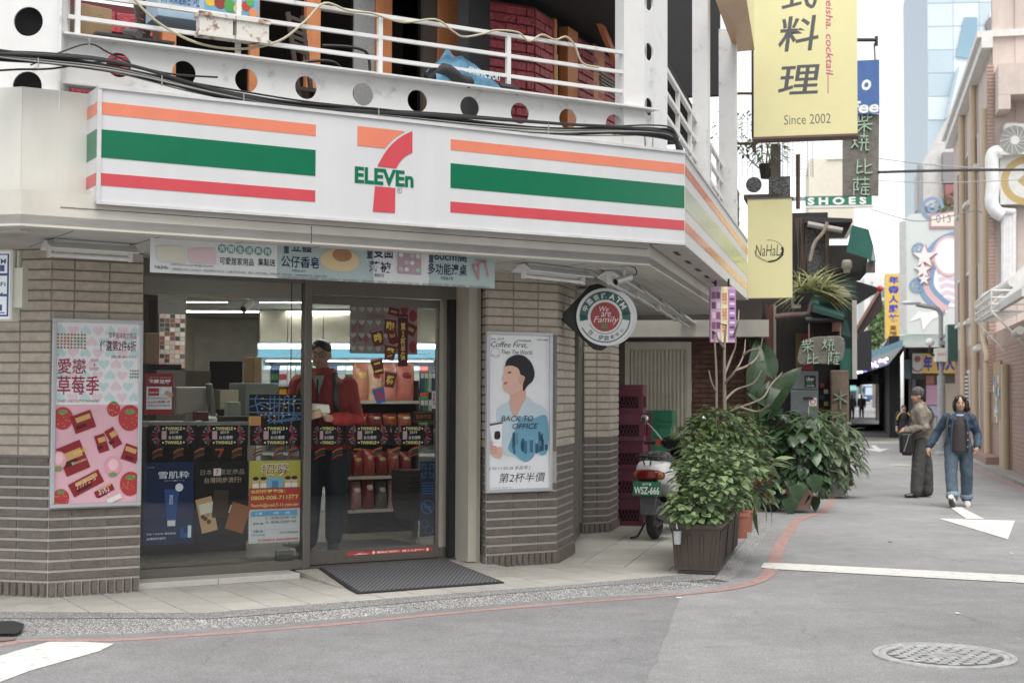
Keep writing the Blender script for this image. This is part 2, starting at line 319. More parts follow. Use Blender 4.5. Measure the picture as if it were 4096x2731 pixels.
def resamp(pts, n):
    q = [Vector((*p, 0)) for p in pts]; L = [0]
    for a, b in zip(q, q[1:]): L.append(L[-1] + (b - a).length)
    out = []
    for k in range(n):
        t = L[-1] * k / (n - 1); i = max(j for j in range(len(L) - 1) if L[j] <= t + 1e-9); s = (t - L[i]) / (L[i + 1] - L[i]); out.append(q[i].lerp(q[i + 1],s))
    return [(p.x, p.y) for p in out]
pi_, pg, po = [gz(*p, ZS) for p in inner], [gz(*p, ZS - .004) for p in groove], [gz(*p, 0) for p in outer]
def resamp3(q, n):
    L = [0]
    for a, b in zip(q, q[1:]): L.append(L[-1] + (b - a).length)
    return [next(q[i].lerp(q[i + 1],(L[-1] * k / (n - 1) - L[i]) / (L[i + 1] - L[i])) for i in range(len(q) - 1) if L[i + 1] >= L[-1] * k / (n - 1) - 1e-7) for k in range(n)]
pave = Thing('pavement', None, None, WF, (0, 0, 0), kind='structure')
NK = 70; pi2, pg2, po2 = resamp3(pi_, NK), resamp3(pg, NK), resamp3(po, NK)
mb = MB(); vs = []
for a, b, c in zip(pi2, pg2, po2):
    d = (b - a).normalized(); b2 = b + (c - b) * .03
    vs += [(a.x, a.y, ZS), (b.x, b.y, ZS - .003), (b2.x, b2.y, ZS - .006), (c.x, c.y, -.02)]
mb.add(vs, [(4 * i + k, 4 * i + k + 1, 4 * i + k + 5, 4 * i + k + 4) for i in range(NK - 1) for k in (0, 1, 2)])
pave.part('kerb', mb, m_terr)
gv = []
for b, c in zip(pg2, po2):
    d = (c - b).normalized() * .006; gv += [(*(b - d).xy, ZS - .0005), (*(b + d).xy, ZS - .002)]
pave.part('kerb_groove', MB().add(gv, [(2 * i, 2 * i + 1, 2 * i + 3, 2 * i + 2) for i in range(NK - 1)]), M('groove_dark', (.07, .07, .07), .9))
# slab under the tiles reaching back under the building
far = [SF.W(.0, -.1, 0) + SF.f * 7.2, SF.W(-4, 6, 0), SF.W(-9, 14, 0), Vector((-14, 22, 0)), Vector((-14, 10.2, 0))]
slab = [(p.x,p.y,ZS - .006) for p in pi_] + [(p.x,p.y,ZS - .006) for p in [SF.W(7.4,.35,0),SF.W(7.4,6,0),SF.W(6,12,0),Vector((-12,20,0)),Vector((-12,11.3,0))]]
pave.part('grout_bed', MB().poly(slab), m_grout)
bnd = [(p.x, p.y) for p in pi2]
def outside(p):   # is a ground point beyond the inner kerb edge
    best = None
    for a, b in zip(bnd, bnd[1:]):
        d = (b[0] - a[0]) * (p[1] - a[1]) - (b[1] - a[1]) * (p[0] - a[0]); m2 = ((a[0] + b[0]) / 2 - p[0]) ** 2 + ((a[1] + b[1]) / 2 - p[1]) ** 2
        if best is None or m2 < best[0]: best = (m2, d)
    return best[1] < 0
TM = {}
def pavetile(fr, u, w, su, sw, cutters=()):
    loop = [fr.W(u + g0, w + g1, 0).xy for g0, g1 in ((.0042, .0042), (su - .0042, .0042), (su - .0042, sw - .0042), (.0042, sw - .0042))]
    loop = [tuple(p) for p in loop]; full = True
    for a, b in cutters:
        n = clip(loop, a, b)
        if n != loop: full = False
        loop = n
        if len(loop) < 3: return
    segs = sorted(zip(bnd, bnd[1:]), key=lambda s: min((s[0][0] - p[0]) ** 2 + (s[0][1] - p[1]) ** 2 for p in loop))[:3]
    if any(outside(p) for p in loop):
        for a, b in segs: loop = clip(loop, a, b)
        full = False
        if len(loop) < 3: return
    cx = sum(p[0] for p in loop) / len(loop); cy = sum(p[1] for p in loop) / len(loop); key = (su, sw, fr.A) if full else None
    if key in TM: me = TM[key]
    else:
        me = MB().prism([(p[0] - cx, p[1] - cy, 0) for p in loop], (0, 0, -.008)).mesh(name='tile')
        if key: TM[key] = me
    o = link('tile',me,m_tile,pave.o); o.location = (cx,cy,ZS + random.uniform(-.0008,.0008)); o.rotation_euler = (random.uniform(-.002,.002),random.uniform(-.002,.002),0)
c0 = tuple(FF.W(0, 0, 0).xy); cj = tuple(FF.W(-.1, -1.2, 0).xy)
ck = tuple(SF.W(0, 0, 0).xy); ck2 = tuple((SF.W(0, 0, 0) + (FF.W(4.52, .09, 0) - SF.W(0, 0, 0)) * 3).xy)
for i in range(0, 22):
    for j in range(-6, 2):
        pavetile(FF, -.2 + i * .3, j * .3 + .02, .3, .3, [(c0, cj), (ck, ck2)])
for i in range(-6, 2):
    for j in range(-5, 1):
        pavetile(LF, i * .3, j * .3, .3, .3, [(cj, c0)])
for i in range(-1, 16):
    for j in range(0, 8):
        pavetile(SF, -1.2 + i * .42, -.02 + j * .42, .42, .42, [(ck2, ck)])
# storm drain mouth at the left end of the kerb
DF = Fr(*gz(30, 1447, 0).xy, 100)
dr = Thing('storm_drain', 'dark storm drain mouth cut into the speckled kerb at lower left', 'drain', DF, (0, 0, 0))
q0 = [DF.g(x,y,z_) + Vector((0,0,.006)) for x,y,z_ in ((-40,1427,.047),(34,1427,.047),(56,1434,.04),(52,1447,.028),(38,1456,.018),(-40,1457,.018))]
dr.part('recess', MB().poly([tuple(p) for p in q0]), M('drain_dark', (.02, .02, .02), .9))  # flat black sheet: the shade of the hole painted onto the kerb slope
dr.part('lip',MB().prism([(p.x,p.y,.006) for p in [DF.g(x,y,.0) for x,y in ((-40,1466),(38,1465),(34,1471),(-40,1479))]],(0,0,.004)),M('lip_brown',(.16,.13,.12),.9))
# manhole cover
mc = gz(2169, 1507); MF = Fr(mc.x, mc.y, 78); r0 = .425
mh = Thing('manhole_cover', 'round iron manhole cover with brick tread pattern in the road', 'manhole', MF, (0, 0, 0))
m_iron = patches(M('cast_iron', (.50, .50, .50), .5, metal=.1, var=.2, scale=25, bump=.3, bscale=120), 9, .3, .6, .6)
mh.part('frame_ring',MB().lathe((0,0,0),[(r0,0),(r0,.012),(r0 - .035,.014),(r0 - .04,.004),(r0 - .06,.004)],56,False),m_iron,smooth=True)
mh.part('lid',MB().lathe((0,0,0),[(r0 - .042,.001),(r0 - .042,.010),(r0 - .075,.010),(r0 - .08,.003)],56,False),m_iron,smooth=True); mh.part('lid_bed',MB().lathe((0,0,0),[(r0 - .078,.003),(.001,.003)],56,False),M('iron_dirt',(.13,.13,.125),.8))  # lid bed darker than the treads
tb = MB().box(-.05, .05, -.0225, .0225, .004, .012); tm = tb.mesh(bevel=.002, name='tread_block')
for j in range(-7, 8):
    for i in range(-4, 5):
        x = i * .095 + (j % 2) * .0475; y = j * .047
        if x * x + y * y < (r0 - .12) ** 2 and (abs(x) > .1 or abs(y) > .07):
            o = link('tread_block', tm, m_iron, mh.o); o.location = (x, y, 0); o.scale = (.72, .7, 1)
mh.part('centre_plate',MB().box(-.11,.11,-.075,.075,.004,.009).box(-.11,.11,-.075,-.066,.009,.014).box(-.11,.11,.066,.075,.009,.014).box(-.11,-.102,-.066,.066,.009,.014).box(.102,.11,-.066,.066,.009,.014),m_iron)
for k in range(4): mh.part('raised_bar', MB().box(-.07, .07, -.045 + k * .026, -.034 + k * .026, .008, .012), m_iron)

for k_,(x,y,l) in enumerate(((1559,1372,'tiny white paper scrap beside the red line near the corner'),(2200,1408,'tiny pale paper scrap in the middle of the light asphalt'),(2323,1270,'tiny white scrap right of the stop line'),(2045,1244,'tiny scrap of dry leaf left of the arrow'))):
    c = gz(x,y,.004); mb = MB(); n_ = 7; mb.prism([(c.x + .022 * math.cos(6.2832 * i / n_) * random.uniform(.6,1.2),c.y + .03 * math.sin(6.2832 * i / n_) * random.uniform(.6,1.2),.004) for i in range(n_)],(0,0,.004))
    solo('paper_scrap', l, 'litter', WF, mb, P('d8d8d4' if k_ < 3 else '8a6a44', .8), (c.x, c.y, .004), 'litter on the road')

# ================================================================ corner building, ground floor
def mapW(fr, mb): mb.v = [tuple(fr.W(*p)) for p in mb.v]; return mb
m_tU = M('wall_tile_light', (.49, .43, .355), .75, var=.16, scale=18, bump=.55, bscale=70, ov=.07)
m_tL = M('wall_tile_dark', (.155, .131, .112), .7, var=.2, scale=18, bump=.6, bscale=70, ov=.1)
m_jU = M('joint_dark', (.20, .19, .18), .9); m_jL = M('joint_light', (.42, .40, .38), .9)
m_cream = patches(M('cream_paint', (.58, .55, .49), .55, var=.06, scale=5), 1.3, .3, .6, .86, (1, 1, .25))
m_soff = patches(M('soffit_white', (.52, .51, .48), .6, var=.05, scale=4), 2.2, .3, .6, .85)
m_alu = M('brushed_frame', (.20, .185, .165), .38, metal=.6, var=.08, scale=30)
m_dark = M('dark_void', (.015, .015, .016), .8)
m_glass = glass('window_glass', (.86, .88, .88), 0, .05)
SB = Thing('corner_building', 'corner building with beige tiled pillars, white steel balcony and red brick upper wall', 'building', WF, FF.W(2, 2, 0))
BASE = SB.base
TLM = {}
def tilemesh(du, h, t=.014):
    k = (round(du, 3), round(h, 3), t)
    if k not in TLM:
        a, b = du / 2, h / 2; c = .006
        TLM[k] = MB().add([(-a,0,-b),(a,0,-b),(a,0,b),(-a,0,b),(-a + c,-t,-b + c),(a - c,-t,-b + c),(a - c,-t,b - c),(-a + c,-t,b - c)],
            [(4, 5, 6, 7), (0, 1, 5, 4), (1, 2, 6, 5), (2, 3, 7, 6), (3, 0, 4, 7)]).mesh(name='tile', fix=False)
        TLM[k] = (TLM[k], TLM[k].copy())
        TLM[k][0].materials.append(m_tU); TLM[k][1].materials.append(m_tL)
    return TLM[k]
ROW = .0785; ZB = .165; ZSPLIT = 1.07
def tile_face(parent, fr, cols, nrow=32, skip=None, w=0, soldier=True):
    for a, b in zip(cols, cols[1:]):
        for r in range(nrow):
            zc = ZB + (r + .5) * ROW; uc = (a + b) / 2
            if skip and skip(uc, zc, (b - a) / 2): continue
            low = zc < ZSPLIT; me = tilemesh(b - a - .0035, ROW - (.019 if low else .009), .012)[1 if low else 0]
            o = link('tile', me, None, parent); o.location = fr.W(uc, w, zc) - BASE; o.rotation_euler = (random.uniform(-.006, .006), 0, fr.rz)
    if soldier:
        n = max(1, round((cols[-1] - cols[0]) / .062)); d = (cols[-1] - cols[0]) / n
        for i in range(n):
            o = link('tile',tilemesh(d - .009,.1,.024)[1],None,parent); o.location = fr.W(cols[0] + (i + .5) * d,w,.108) - BASE; o.rotation_euler = (0,0,fr.rz)
def core(name, foot, top=2.68):   # pillar core: dark joints above, pale joints below
    c = SB.part(name, MB().prism([(*p.xy, ZS - .01) for p in foot], (0, 0, ZSPLIT - ZS + .01)), m_jL)
    SB.part('joint_bed', MB().prism([(*p.xy, ZSPLIT) for p in foot], (0, 0, top - ZSPLIT)), m_jU, c); return c
# left pillar
PL = core('tile_pillar', [FF.W(0, .0, 0), FF.W(.695, .0, 0), FF.W(.695, .34, 0), FF.W(.3, .8, 0), LF.W(-1.6, .6, 0), LF.W(-1.6, 0, 0)])
behind = lambda u, z, h: .02 < u - h and u + h < .68 and .82 < z < 2.08
tile_face(PL, FF, [0, .165, .43, .695], skip=lambda u, z, h: .78 < z < 2.1)
tile_face(PL, LF, [-1.46, -1.16, -.86, -.56, -.26, 0])
# right pillar
R1, R2, R3, R4 = FF.W(3.93, .522, 0), FF.W(3.784, .0, 0), FF.W(4.518, 0, 0), None
RFc = Fr(R3.x, R3.y, 13.6); R4 = RFc.W(.80, 0, 0)
CKF = Fr(R1.x, R1.y, math.degrees(math.atan2(R2.x - R1.x, R2.y - R1.y))); ckl = (R2 - R1).length
PR = core('tile_pillar', [R1, R2, R3, R4, R4 + RFc.i * .3])
tile_face(PR, FF, [3.784, 4.05, 4.31, 4.518], skip=lambda u, z, h: .78 < z < 2.1 and u < 4.44)
tile_face(PR, RFc, [0, .27, .54, .80]); tile_face(PR, CKF, [ckl - .42, ckl - .2, ckl])
# arcade column
CC = gz(1398, 1222, ZS); CF = Fr(CC.x, CC.y, 59.5); CS = Fr(CC.x, CC.y, 13.6)
PC = core('tile_pillar', [CF.W(-.34, 0, 0), CF.W(0, 0, 0), CS.W(.62, 0, 0), CS.W(.62, .3, 0), CF.W(-.34, .4, 0)])
tile_face(PC, CF, [-.34, -.17, 0]); tile_face(PC, CS, [0, .31, .62])
# side display window between the right pillar and the column
sw0 = R4 + RFc.i * .05; sw1 = CF.W(-.34,.05,0); SWF = Fr(sw0.x,sw0.y,math.degrees(math.atan2(sw1.x - sw0.x,sw1.y - sw0.y))); swl = (sw1 - sw0).length
sf = SB.part('window_frame',mapW(SWF,MB().box(0,swl,0,.06,ZS,.17).box(0,swl,0,.06,2.45,2.68).box(swl - .09,swl,-.02,.05,.17,2.45).box(swl * .62,swl * .62 + .06,-.02,.05,.17,2.45)),m_alu)
SB.part('pane', mapW(SWF, MB().box(.01, swl - .05, .025, .033, .17, 2.45)), glass('tinted_glass', (.62, .65, .64), 0, .06), sf)
# soffit, fascia
ZF = 2.66; F0,F1 = gz(47,518,ZF),gz(1491,610,ZF); FA = Fr(F0.x,F0.y,math.degrees(math.atan2(F1.x - F0.x,F1.y - F0.y))); fl = (F1.xy - F0.xy).length
FSd = Fr(F1.x, F1.y, 13.6); FLf = Fr(F0.x, F0.y, 103.6)
so = [FLf.W(-6, 0, 0), FA.W(0, 0, 0), FA.W(fl, 0, 0), FSd.W(7.6, 0, 0), FSd.W(7.6, 6, 0), FLf.W(-6, 7, 0)]
SB.part('soffit', MB().prism([(*p.xy, 2.675) for p in so], (0, 0, .06)), m_soff)
sl = MB()
for k in range(44):
    w = .06 + k * .105; sl.add([p for p in [FSd.W(.15,w,2.668),FSd.W(7.5,w,2.668),FSd.W(7.5,w + .09,2.668),FSd.W(.15,w + .09,2.668)]] + [FSd.W(.15,w,2.676),FSd.W(7.5,w,2.676),FSd.W(7.5,w + .09,2.676),FSd.W(.15,w + .09,2.676)],
        [(0, 3, 2, 1), (4, 5, 6, 7), (0, 1, 5, 4), (1, 2, 6, 5), (2, 3, 7, 6), (3, 0, 4, 7)]) if w < 2.2 else None
# keep the slats off the tiled front: they run above the arcade only
SB.part('soffit_slat', sl, m_soff, kind='stuff')
for k in range(9): SB.part('soffit_seam', mapW(FA, MB().box(.4 + k * .6, .408 + k * .6, .02, 1.5, 2.6735, 2.676)), m_grout)
fa = MB(); vsx = []
fap = [FLf.W(-6,0,0),FA.W(0,0,0),FA.W(fl,0,0),FSd.W(7.6,0,0)]; ins = [FLf.W(-6,.12,0),FA.W(.06,.12,0),FA.W(fl - .1,.12,0),FSd.W(7.6,.12,0)]
for i in range(3):
    a, b, c, d = fap[i], fap[i + 1], ins[i + 1], ins[i]
    SB.part('fascia', MB().prism([(*p.xy, ZF) for p in (a, b, c, d)], (0, 0, .235)), m_cream)
SB.part('fascia_seam',mapW(FA,MB().box(2.02,2.026,-.0015,.01,ZF + .004,ZF + .13).box(.25,fl - .02,-.004,.01,ZF + .135,ZF + .139)),m_grout)
# cover panels left of the sign
SG = -1.6                                                     # sign face plane (w in FF)
cu0 = FF.px(50, 330, -1.34).x; cu1 = FF.px(229, 330, SG).x
pz1 = FF.px(50, 199, -1.34).z; pz0 = FF.px(50, 471, -1.34).z
m_panel = patches(M('cover_panel', (.60, .59, .54), .45, var=.04, scale=3), 1.2, .3, .62, .88, (2, 2, .2))
SB.part('cover_panel', mapW(FF, MB().box(cu0, cu1 + .02, -1.34, -1.2, pz0, pz1)), m_panel)
cw = FF.W(cu0, -1.34, 0); CLF = Fr(cw.x, cw.y, 103.6)
SB.part('cover_panel', mapW(CLF, MB().box(-4, -.003, .0, .12, pz0 - .17, pz1)), m_panel)
SB.part('ledge', mapW(FF, MB().box(cu0 + .01, cu1 + .05, -1.37, -1.25, pz0 - .075, pz0 - .004)), m_cream, bevel=.012)
# main window and door
WW = .36; zt = 2.56
uL = FF.px(326,900,WW).x - .03; uM0 = FF.px(697,900,WW).x; uM1 = FF.px(712,900,WW).x; uD1 = FF.px(1003,900,WW + .05).x; uP0 = FF.px(1045,900,WW).x; uP1 = 3.80
SB.part('sill_stone',mapW(FF,MB().box(.70,1.36,.085,.42,ZS,.1).box(1.363,2.06,.085,.42,ZS,.1)),M('sill_stone',(.5,.485,.45),.5,var=.08,scale=20),bevel=.004)
wf = SB.part('window_frame',mapW(FF,MB().box(uL - .05,uL + .025,WW - .04,WW + .06,.1,2.75).box(uL + .025,uM0,WW - .03,WW + .05,.1,.175).box(uM0 - .005,uM1,WW - .04,WW + .06,.1,2.75)
    .box(uM1, uP0, WW - .02, WW + .06, 2.44, 2.75).box(uL + .025, uM0, WW - .02, WW + .06, 2.53, 2.75)), m_alu, bevel=.004)
SB.part('pane', mapW(FF, MB().box(uL + .02, uM0 - .012, WW + .005, WW + .013, .17, 2.54)), m_glass, wf)
SB.part('glass_joint', mapW(FF, MB().box(uM0 - .105, uM0 - .1, WW + .03, WW + .04, .17, 2.54)), M('seal', (.05, .05, .05), .5), wf)
SB.part('floor_closer', mapW(FF, MB().box(uM0 - .22, uM0 - .07, WW + .015, WW + .06, .185, .26)), m_alu, wf, bevel=.004)
dz0 = FF.px(800, 1290, WW).z; DW = WW + .05
sd = SB.part('sliding_door',mapW(FF,MB().box(uM1 + .002,uD1 + .03,DW,DW + .04,.118,.235).box(uD1,uD1 + .028,DW,DW + .04,.235,2.42).box(uM1 + .002,uM1 + .03,DW,DW + .04,.235,2.42).box(uM1 + .002,uD1 + .03,DW,DW + .04,2.36,2.435)),m_alu,bevel=.003)
SB.part('pane', mapW(FF, MB().box(uM1 + .02, uD1 + .01, DW + .015, DW + .023, .225, 2.37)), m_glass, sd)
pc = SB.part('door_post',mapW(FF,MB().box(uP0,uP0 + .085,WW - .26,WW + .06,.1,2.75).box(uP0 + .085,uP1,WW - .22,WW - .1,.08,2.75)),M('post_beige',(.46,.43,.36),.4,var=.05))
SB.part('door_pocket', mapW(FF, MB().box(uP0 - .06, uP0 - .001, WW - .02, WW + .05, .12, 2.44)), m_dark)
SB.part('door_track', mapW(FF, MB().box(uM1, uP0, WW - .05, WW + .2, .098, .113)), m_alu)
m_ramp = patches(M('ramp_cement', (.40, .38, .34), .9, var=.12, scale=40, bump=.3, bscale=150), 5, .3, .6, .75)
ra = MB().add([(uM0 - .08,.30,.1),(uP1 + .02,.30,.1),(uP1 + .12,-.62,ZS + .003),(uM0 - .05,-.62,ZS + .003),(uM0 - .08,.30,ZS - .005),(uP1 + .02,.30,ZS - .005),(uP1 + .12,-.62,ZS - .005),(uM0 - .05,-.62,ZS - .005)],
    [(0, 1, 2, 3), (4, 7, 6, 5), (0, 3, 7, 4), (1, 0, 4, 5), (2, 1, 5, 6), (3, 2, 6, 7)])
SB.part('ramp', mapW(FF, ra), m_ramp)
# doormat on the ramp
m_mat = M('mat_grey', (.055, .055, .06), .95, var=.3, scale=60)
t_ = m_mat.node_tree; wv = t_.nodes.new('ShaderNodeTexWave'); wv.inputs['Scale'].default_value = 14; wv.inputs['Distortion'].default_value = 1.5; wv.bands_direction = 'DIAGONAL'
mpn = t_.nodes.new('ShaderNodeMapping'); mpn.inputs['Rotation'].default_value = (0,0,.9); gg = t_.nodes.new('ShaderNodeNewGeometry'); t_.links.new(gg.outputs['Position'],mpn.inputs[0]); t_.links.new(mpn.outputs[0],wv.inputs['Vector'])
bb_ = t_.nodes['Principled BSDF']; pv = bb_.inputs['Base Color'].links[0].from_socket; mxx = t_.nodes.new('ShaderNodeMix'); mxx.data_type = 'RGBA'; mxx.inputs['B'].default_value = (.14,.14,.15,1)
t_.links.new(wv.outputs['Fac'],mxx.inputs['Factor']); t_.links.new(pv,mxx.inputs['A']); t_.links.new(mxx.outputs['Result'],bb_.inputs['Base Color'])
DM = Thing('door_mat', 'dark grey ribbed door mat on the ramp before the sliding door', 'door mat', FF, (2.9, .2, ZS))
q = [FF.g(*p, .11) for p in ((716, 1295), (1006, 1277))] + [FF.g(*p, .062) for p in ((1158, 1336), (820, 1361))]
zz = lambda p: ZS + .004 + max(0, min(1, (p.y + .62) / .92)) * .048
def mat_loop(q, dz): return [(p.x, p.y, zz(p) + dz) for p in q]
cen = sum(q, Vector()) / 4; qi = [p.lerp(cen, .045) for p in q]
DM.part('rubber_border', MB().hexa(mat_loop(q, 0), mat_loop(q, .008)), M('rubber_black', (.02, .02, .022), .7))
DM.part('ribbed_pile', MB().hexa(mat_loop(qi, .006), mat_loop(qi, .014)), m_mat)
# ================================================================ upper floor: deck, girder, columns, rails
GW = -1.25; m_steel = patches(M('white_steel', (.66, .66, .65), .45, var=.05, scale=6), 6, .32, .42, .72)
hc = [FF.px(x,y,GW) for x,y in ((273,152),(433,160),(586,186),(731,207),(860,222),(980,240),(1095,254),(1206,264),(1312,272),(1411,281))]
hu0 = hc[0].x; hd = (hc[-1].x - hc[0].x) / 9; hz_ = sum(p.z for p in hc) / 10; hr = .086; GT = FF.px(800, 168, GW).z; GB = hz_ - (GT - hz_) - .02
def holed(mb, u0, u1, z0, z1, cu, cz, r, w, t, n=24):   # a plate with one round hole, drawn on plane w with thickness t
    out = []
    for k in range(n):
        a = 6.2832 * (k + .5) / n; dx, dz = math.cos(a), math.sin(a)
        s = min((u1 - cu) / dx if dx > 1e-9 else 9e9,(u0 - cu) / dx if dx < -1e-9 else 9e9,(z1 - cz) / dz if dz > 1e-9 else 9e9,(z0 - cz) / dz if dz < -1e-9 else 9e9)
        out.append((cu + dx * s, cz + dz * s))
    inn = [(cu + r * math.cos(6.2832 * (k + .5) / n), cz + r * math.sin(6.2832 * (k + .5) / n)) for k in range(n)]
    crn = [(u0, z0), (u1, z0), (u1, z1), (u0, z1)]
    vs = [(x, w, z) for x, z in out + inn] + [(x, w + t, z) for x, z in out + inn]; fs = []
    for k in range(n):
        j = (k + 1) % n; fs += [(k, j, n + j, n + k), (2 * n + k, 3 * n + k, 3 * n + j, 2 * n + j), (n + k, n + j, 3 * n + j, 3 * n + k)]
    mb.add(vs, fs)
    for c in crn:   # corner fillers
        nb = sorted(out, key=lambda p: (p[0] - c[0]) ** 2 + (p[1] - c[1]) ** 2)[:2]; tri = [(p[0], w, p[1]) for p in (c, nb[0], nb[1])]
        mb.add(tri, [(0, 1, 2)]); mb.add([(p[0], w + t, p[2]) for p in tri], [(0, 2, 1)])
mb = MB()
for k in range(10):
    cu = hu0 + k * hd; holed(mb, cu - hd / 2, cu + hd / 2, GB, GT, cu, hz_, hr, GW, .012)
ge0 = FF.px(140, 80, GW).x; ge1 = FF.px(1478, 258, GW).x
mb.box(ge0, hu0 - hd / 2, GW, GW + .012, GB, GT).box(hu0 + 9.5 * hd, ge1, GW, GW + .012, GB, GT)
gd = SB.part('balcony_girder', mapW(FF, mb), m_steel)
SB.part('flange', mapW(FF, MB().box(ge0, ge1 + .1, GW - .09, GW + .09, GT, GT + .014).box(ge0, ge1, GW - .06, GW + .08, GB - .012, GB)), m_steel, gd)
SB.part('balcony_deck', mapW(FF, MB().box(-2.5, 4.4, GW + .15, 3, 3.42, 3.5)), M('deck_grey', (.10, .10, .10), .8))
# railing
mb = MB(); rz = [FF.px(1440, 243, GW).z, FF.px(1440, 212, GW).z, FF.px(1440, 168, GW).z, FF.px(1440, 123, GW).z]
ru0, ru1 = ge0 + .06, FF.px(1443, 130, GW).x
rl = []
for z in rz[1:]: rl.append(SB.part('rail', mapW(FF, MB().box(ru0 - .02, ru1, GW - .015, GW + .015, z - .014, z + .014)), m_steel))
for x in (176, 546, 872, 1167, 1436):
    u = FF.px(x, 150, GW).x; SB.part('rail_post', mapW(FF, MB().box(u - .017, u + .017, GW - .017, GW + .017, GT + .014, rz[3] - .015)), m_steel)
# left steel column (holed plate) and right corner column
LC = FF.W(ge0, GW, 0); LCF = Fr(LC.x, LC.y, 92)
hp = [LCF.px(65, 50, -.02), LCF.px(62, 205, -.02)]
mb = MB(); holed(mb, hp[0].x - .22, .02, hp[0].z - .24, hp[0].z + 1.2, hp[0].x, hp[0].z, .10, -.02, .015)
holed(mb, hp[0].x - .22, .02, hp[1].z - .3, hp[0].z - .24, hp[0].x, hp[1].z + .02, .10, -.02, .015)
SB.part('column_inside', mapW(LCF, MB().box(hp[0].x - .25, .0, .12, .16, GB - .2, 5.6)), m_dark)  # dark plate: shade inside the hollow column put into its colour
SB.part('steel_column', mapW(LCF, mb.box(.02, .035, -.09, .07, GB - .2, 5.6)), m_steel)
cA = FF.W(FF.px(1433, 200, GW - .03).x, GW - .03, 0); cBp = FF.px(1480, 200, GW - .03); cB = FF.W(cBp.x, GW - .03, 0); CH = Fr(cB.x, cB.y, 34)
cwid = CH.px(1532, 200, 0).x
mb = MB(); zc = [CH.px(1489, y, 0) for y in (-110, 4, 119, 245)]
for i, p in enumerate(zc):
    z1 = (zc[i - 1].z + p.z) / 2 if i else p.z + 1; z0 = (zc[i + 1].z + p.z) / 2 if i < 3 else p.z - .35
    holed(mb, .0, p.x * 2 + .02, z0, z1, p.x + .01, p.z, .075, 0, .012)
    mb.box(p.x * 2 + .02, cwid, -.004, .02, z0, z1)
mb = mapW(CH, mb); m2 = mapW(FF, MB().box(FF.L(cA).x, cBp.x, GW - .03, GW + .1, 3.3, 6)); mb.add(m2.v, m2.f)
m3 = mapW(CH, MB().box(.0, cwid, .2, .22, 3.3, 6)); mb.add(m3.v, m3.f)
SB.part('steel_column', mb, m_steel)
# side balcony: columns and railing going down the side street
SC = CH.W(cwid, .05, 0); SBF = Fr(SC.x, SC.y, 13.6)
for x0, x1, xb in ((1590, 1626, 1500), (1651, 1690, 1700)):
    u0 = SBF.px(x0, 300, .03).x; u1 = u0 + .2
    fw = SBF.W(u0, .03, 0); cf = Fr(fw.x, fw.y, 103.6); wd = cf.px(x1, 300).x
    SB.part('steel_column', mapW(cf, MB().box(0, wd, 0, .02, 3.3, 6.2).box(wd - .02, wd, .02, .22, 3.3, 6.2).box(0, wd, .22, .24, 3.3, 6.2)), m_steel)
zr = [SBF.px(1543, y, 0).z for y in (185, 238, 290)]
ue = SBF.px(1688, 470, .05).x
for z in zr: SB.part('rail', mapW(SBF, MB().box(.0, ue, -.02, .02, z - .02, z + .02)), m_steel)
for k in range(9): u = .12 + k * (ue - .2) / 8; SB.part('rail_post', mapW(SBF, MB().box(u - .02, u + .02, -.02, .02, 3.66, zr[0])), m_steel)
SB.part('side_girder', mapW(SBF, MB().box(0, ue + .1, .02, .06, 3.3, 3.66)), m_steel)
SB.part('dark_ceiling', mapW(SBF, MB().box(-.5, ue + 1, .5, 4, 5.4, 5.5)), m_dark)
SB.part('dark_wall',mapW(SBF,MB().box(-.2,ue + .6,1.7,1.8,3.5,6.5).box(ue + .35,ue + .5,.3,1.69,SBF.px(1640,335,.8).z,7.5)),M('dark_wall',(.02,.02,.022),.8))  # near-black walls carry the shade of the balcony interior in their colour
# upper brick wall
UW = .55; m_brick = M('burgundy_brick', (.32, .042, .054), .42, var=.25, scale=14, bump=.8, bscale=28, ov=.1)
m_morb = M('burgundy_joint',(.12,.016,.02),.6); m_or = patches(M('orange_wood',(.50,.19,.075),.5,var=.12,scale=9,stretch=(4,4,.6)),5,.3,.5,.8)
UZ0, UZ1 = 3.5, 5.3
uc = FF.px(1226, 150, UW).x; cor = FF.W(uc, UW, 0); USF = Fr(cor.x, cor.y, 24)
bm_ = {}
def brick_wall(fr, u0, u1, w, z0, z1):
    c = SB.part('brick_wall', mapW(fr, MB().box(u0, u1, w, w + .12, z0, z1)), m_morb)
    BH, BL = .088, .235
    for r in range(int((z1 - z0) / BH)):
        zc = z0 + (r + .5) * BH; u = u0 - (BL / 2 if r % 2 else 0)
        while u < u1:
            a, b = max(u, u0) + .004, min(u + BL, u1) - .004; u += BL
            if b - a < .03: continue
            k = round(b - a, 2); me = bm_.get(k)
            if me is None:
                me = MB().box(-k / 2,k / 2,-.018,0,-BH / 2 + .006,BH / 2 - .006).mesh(bevel=.006,name='brick'); me.materials.append(m_brick); bm_[k] = me
            o = link('brick',me,None,c); o.location = fr.W((a + b) / 2,w + random.uniform(-.004,.003),zc) - BASE; o.rotation_euler = (random.uniform(-.02,.02),random.uniform(-.012,.012),fr.rz + random.uniform(-.012,.012))
fx = lambda x: FF.px(x, 60, UW).x
brick_wall(FF, fx(130), fx(352), UW, 3.9, 4.75); brick_wall(FF, fx(1084), uc, UW, UZ0 + .2, UZ1)
us = lambda x: USF.px(x, 120, 0).x
brick_wall(USF, 0, us(1267), 0, UZ0 + .2, UZ1)
SB.part('wall_pier', mapW(FF, MB().box(fx(1056), fx(1084), UW - .03, UW + .1, UZ0, UZ1)), m_brick)
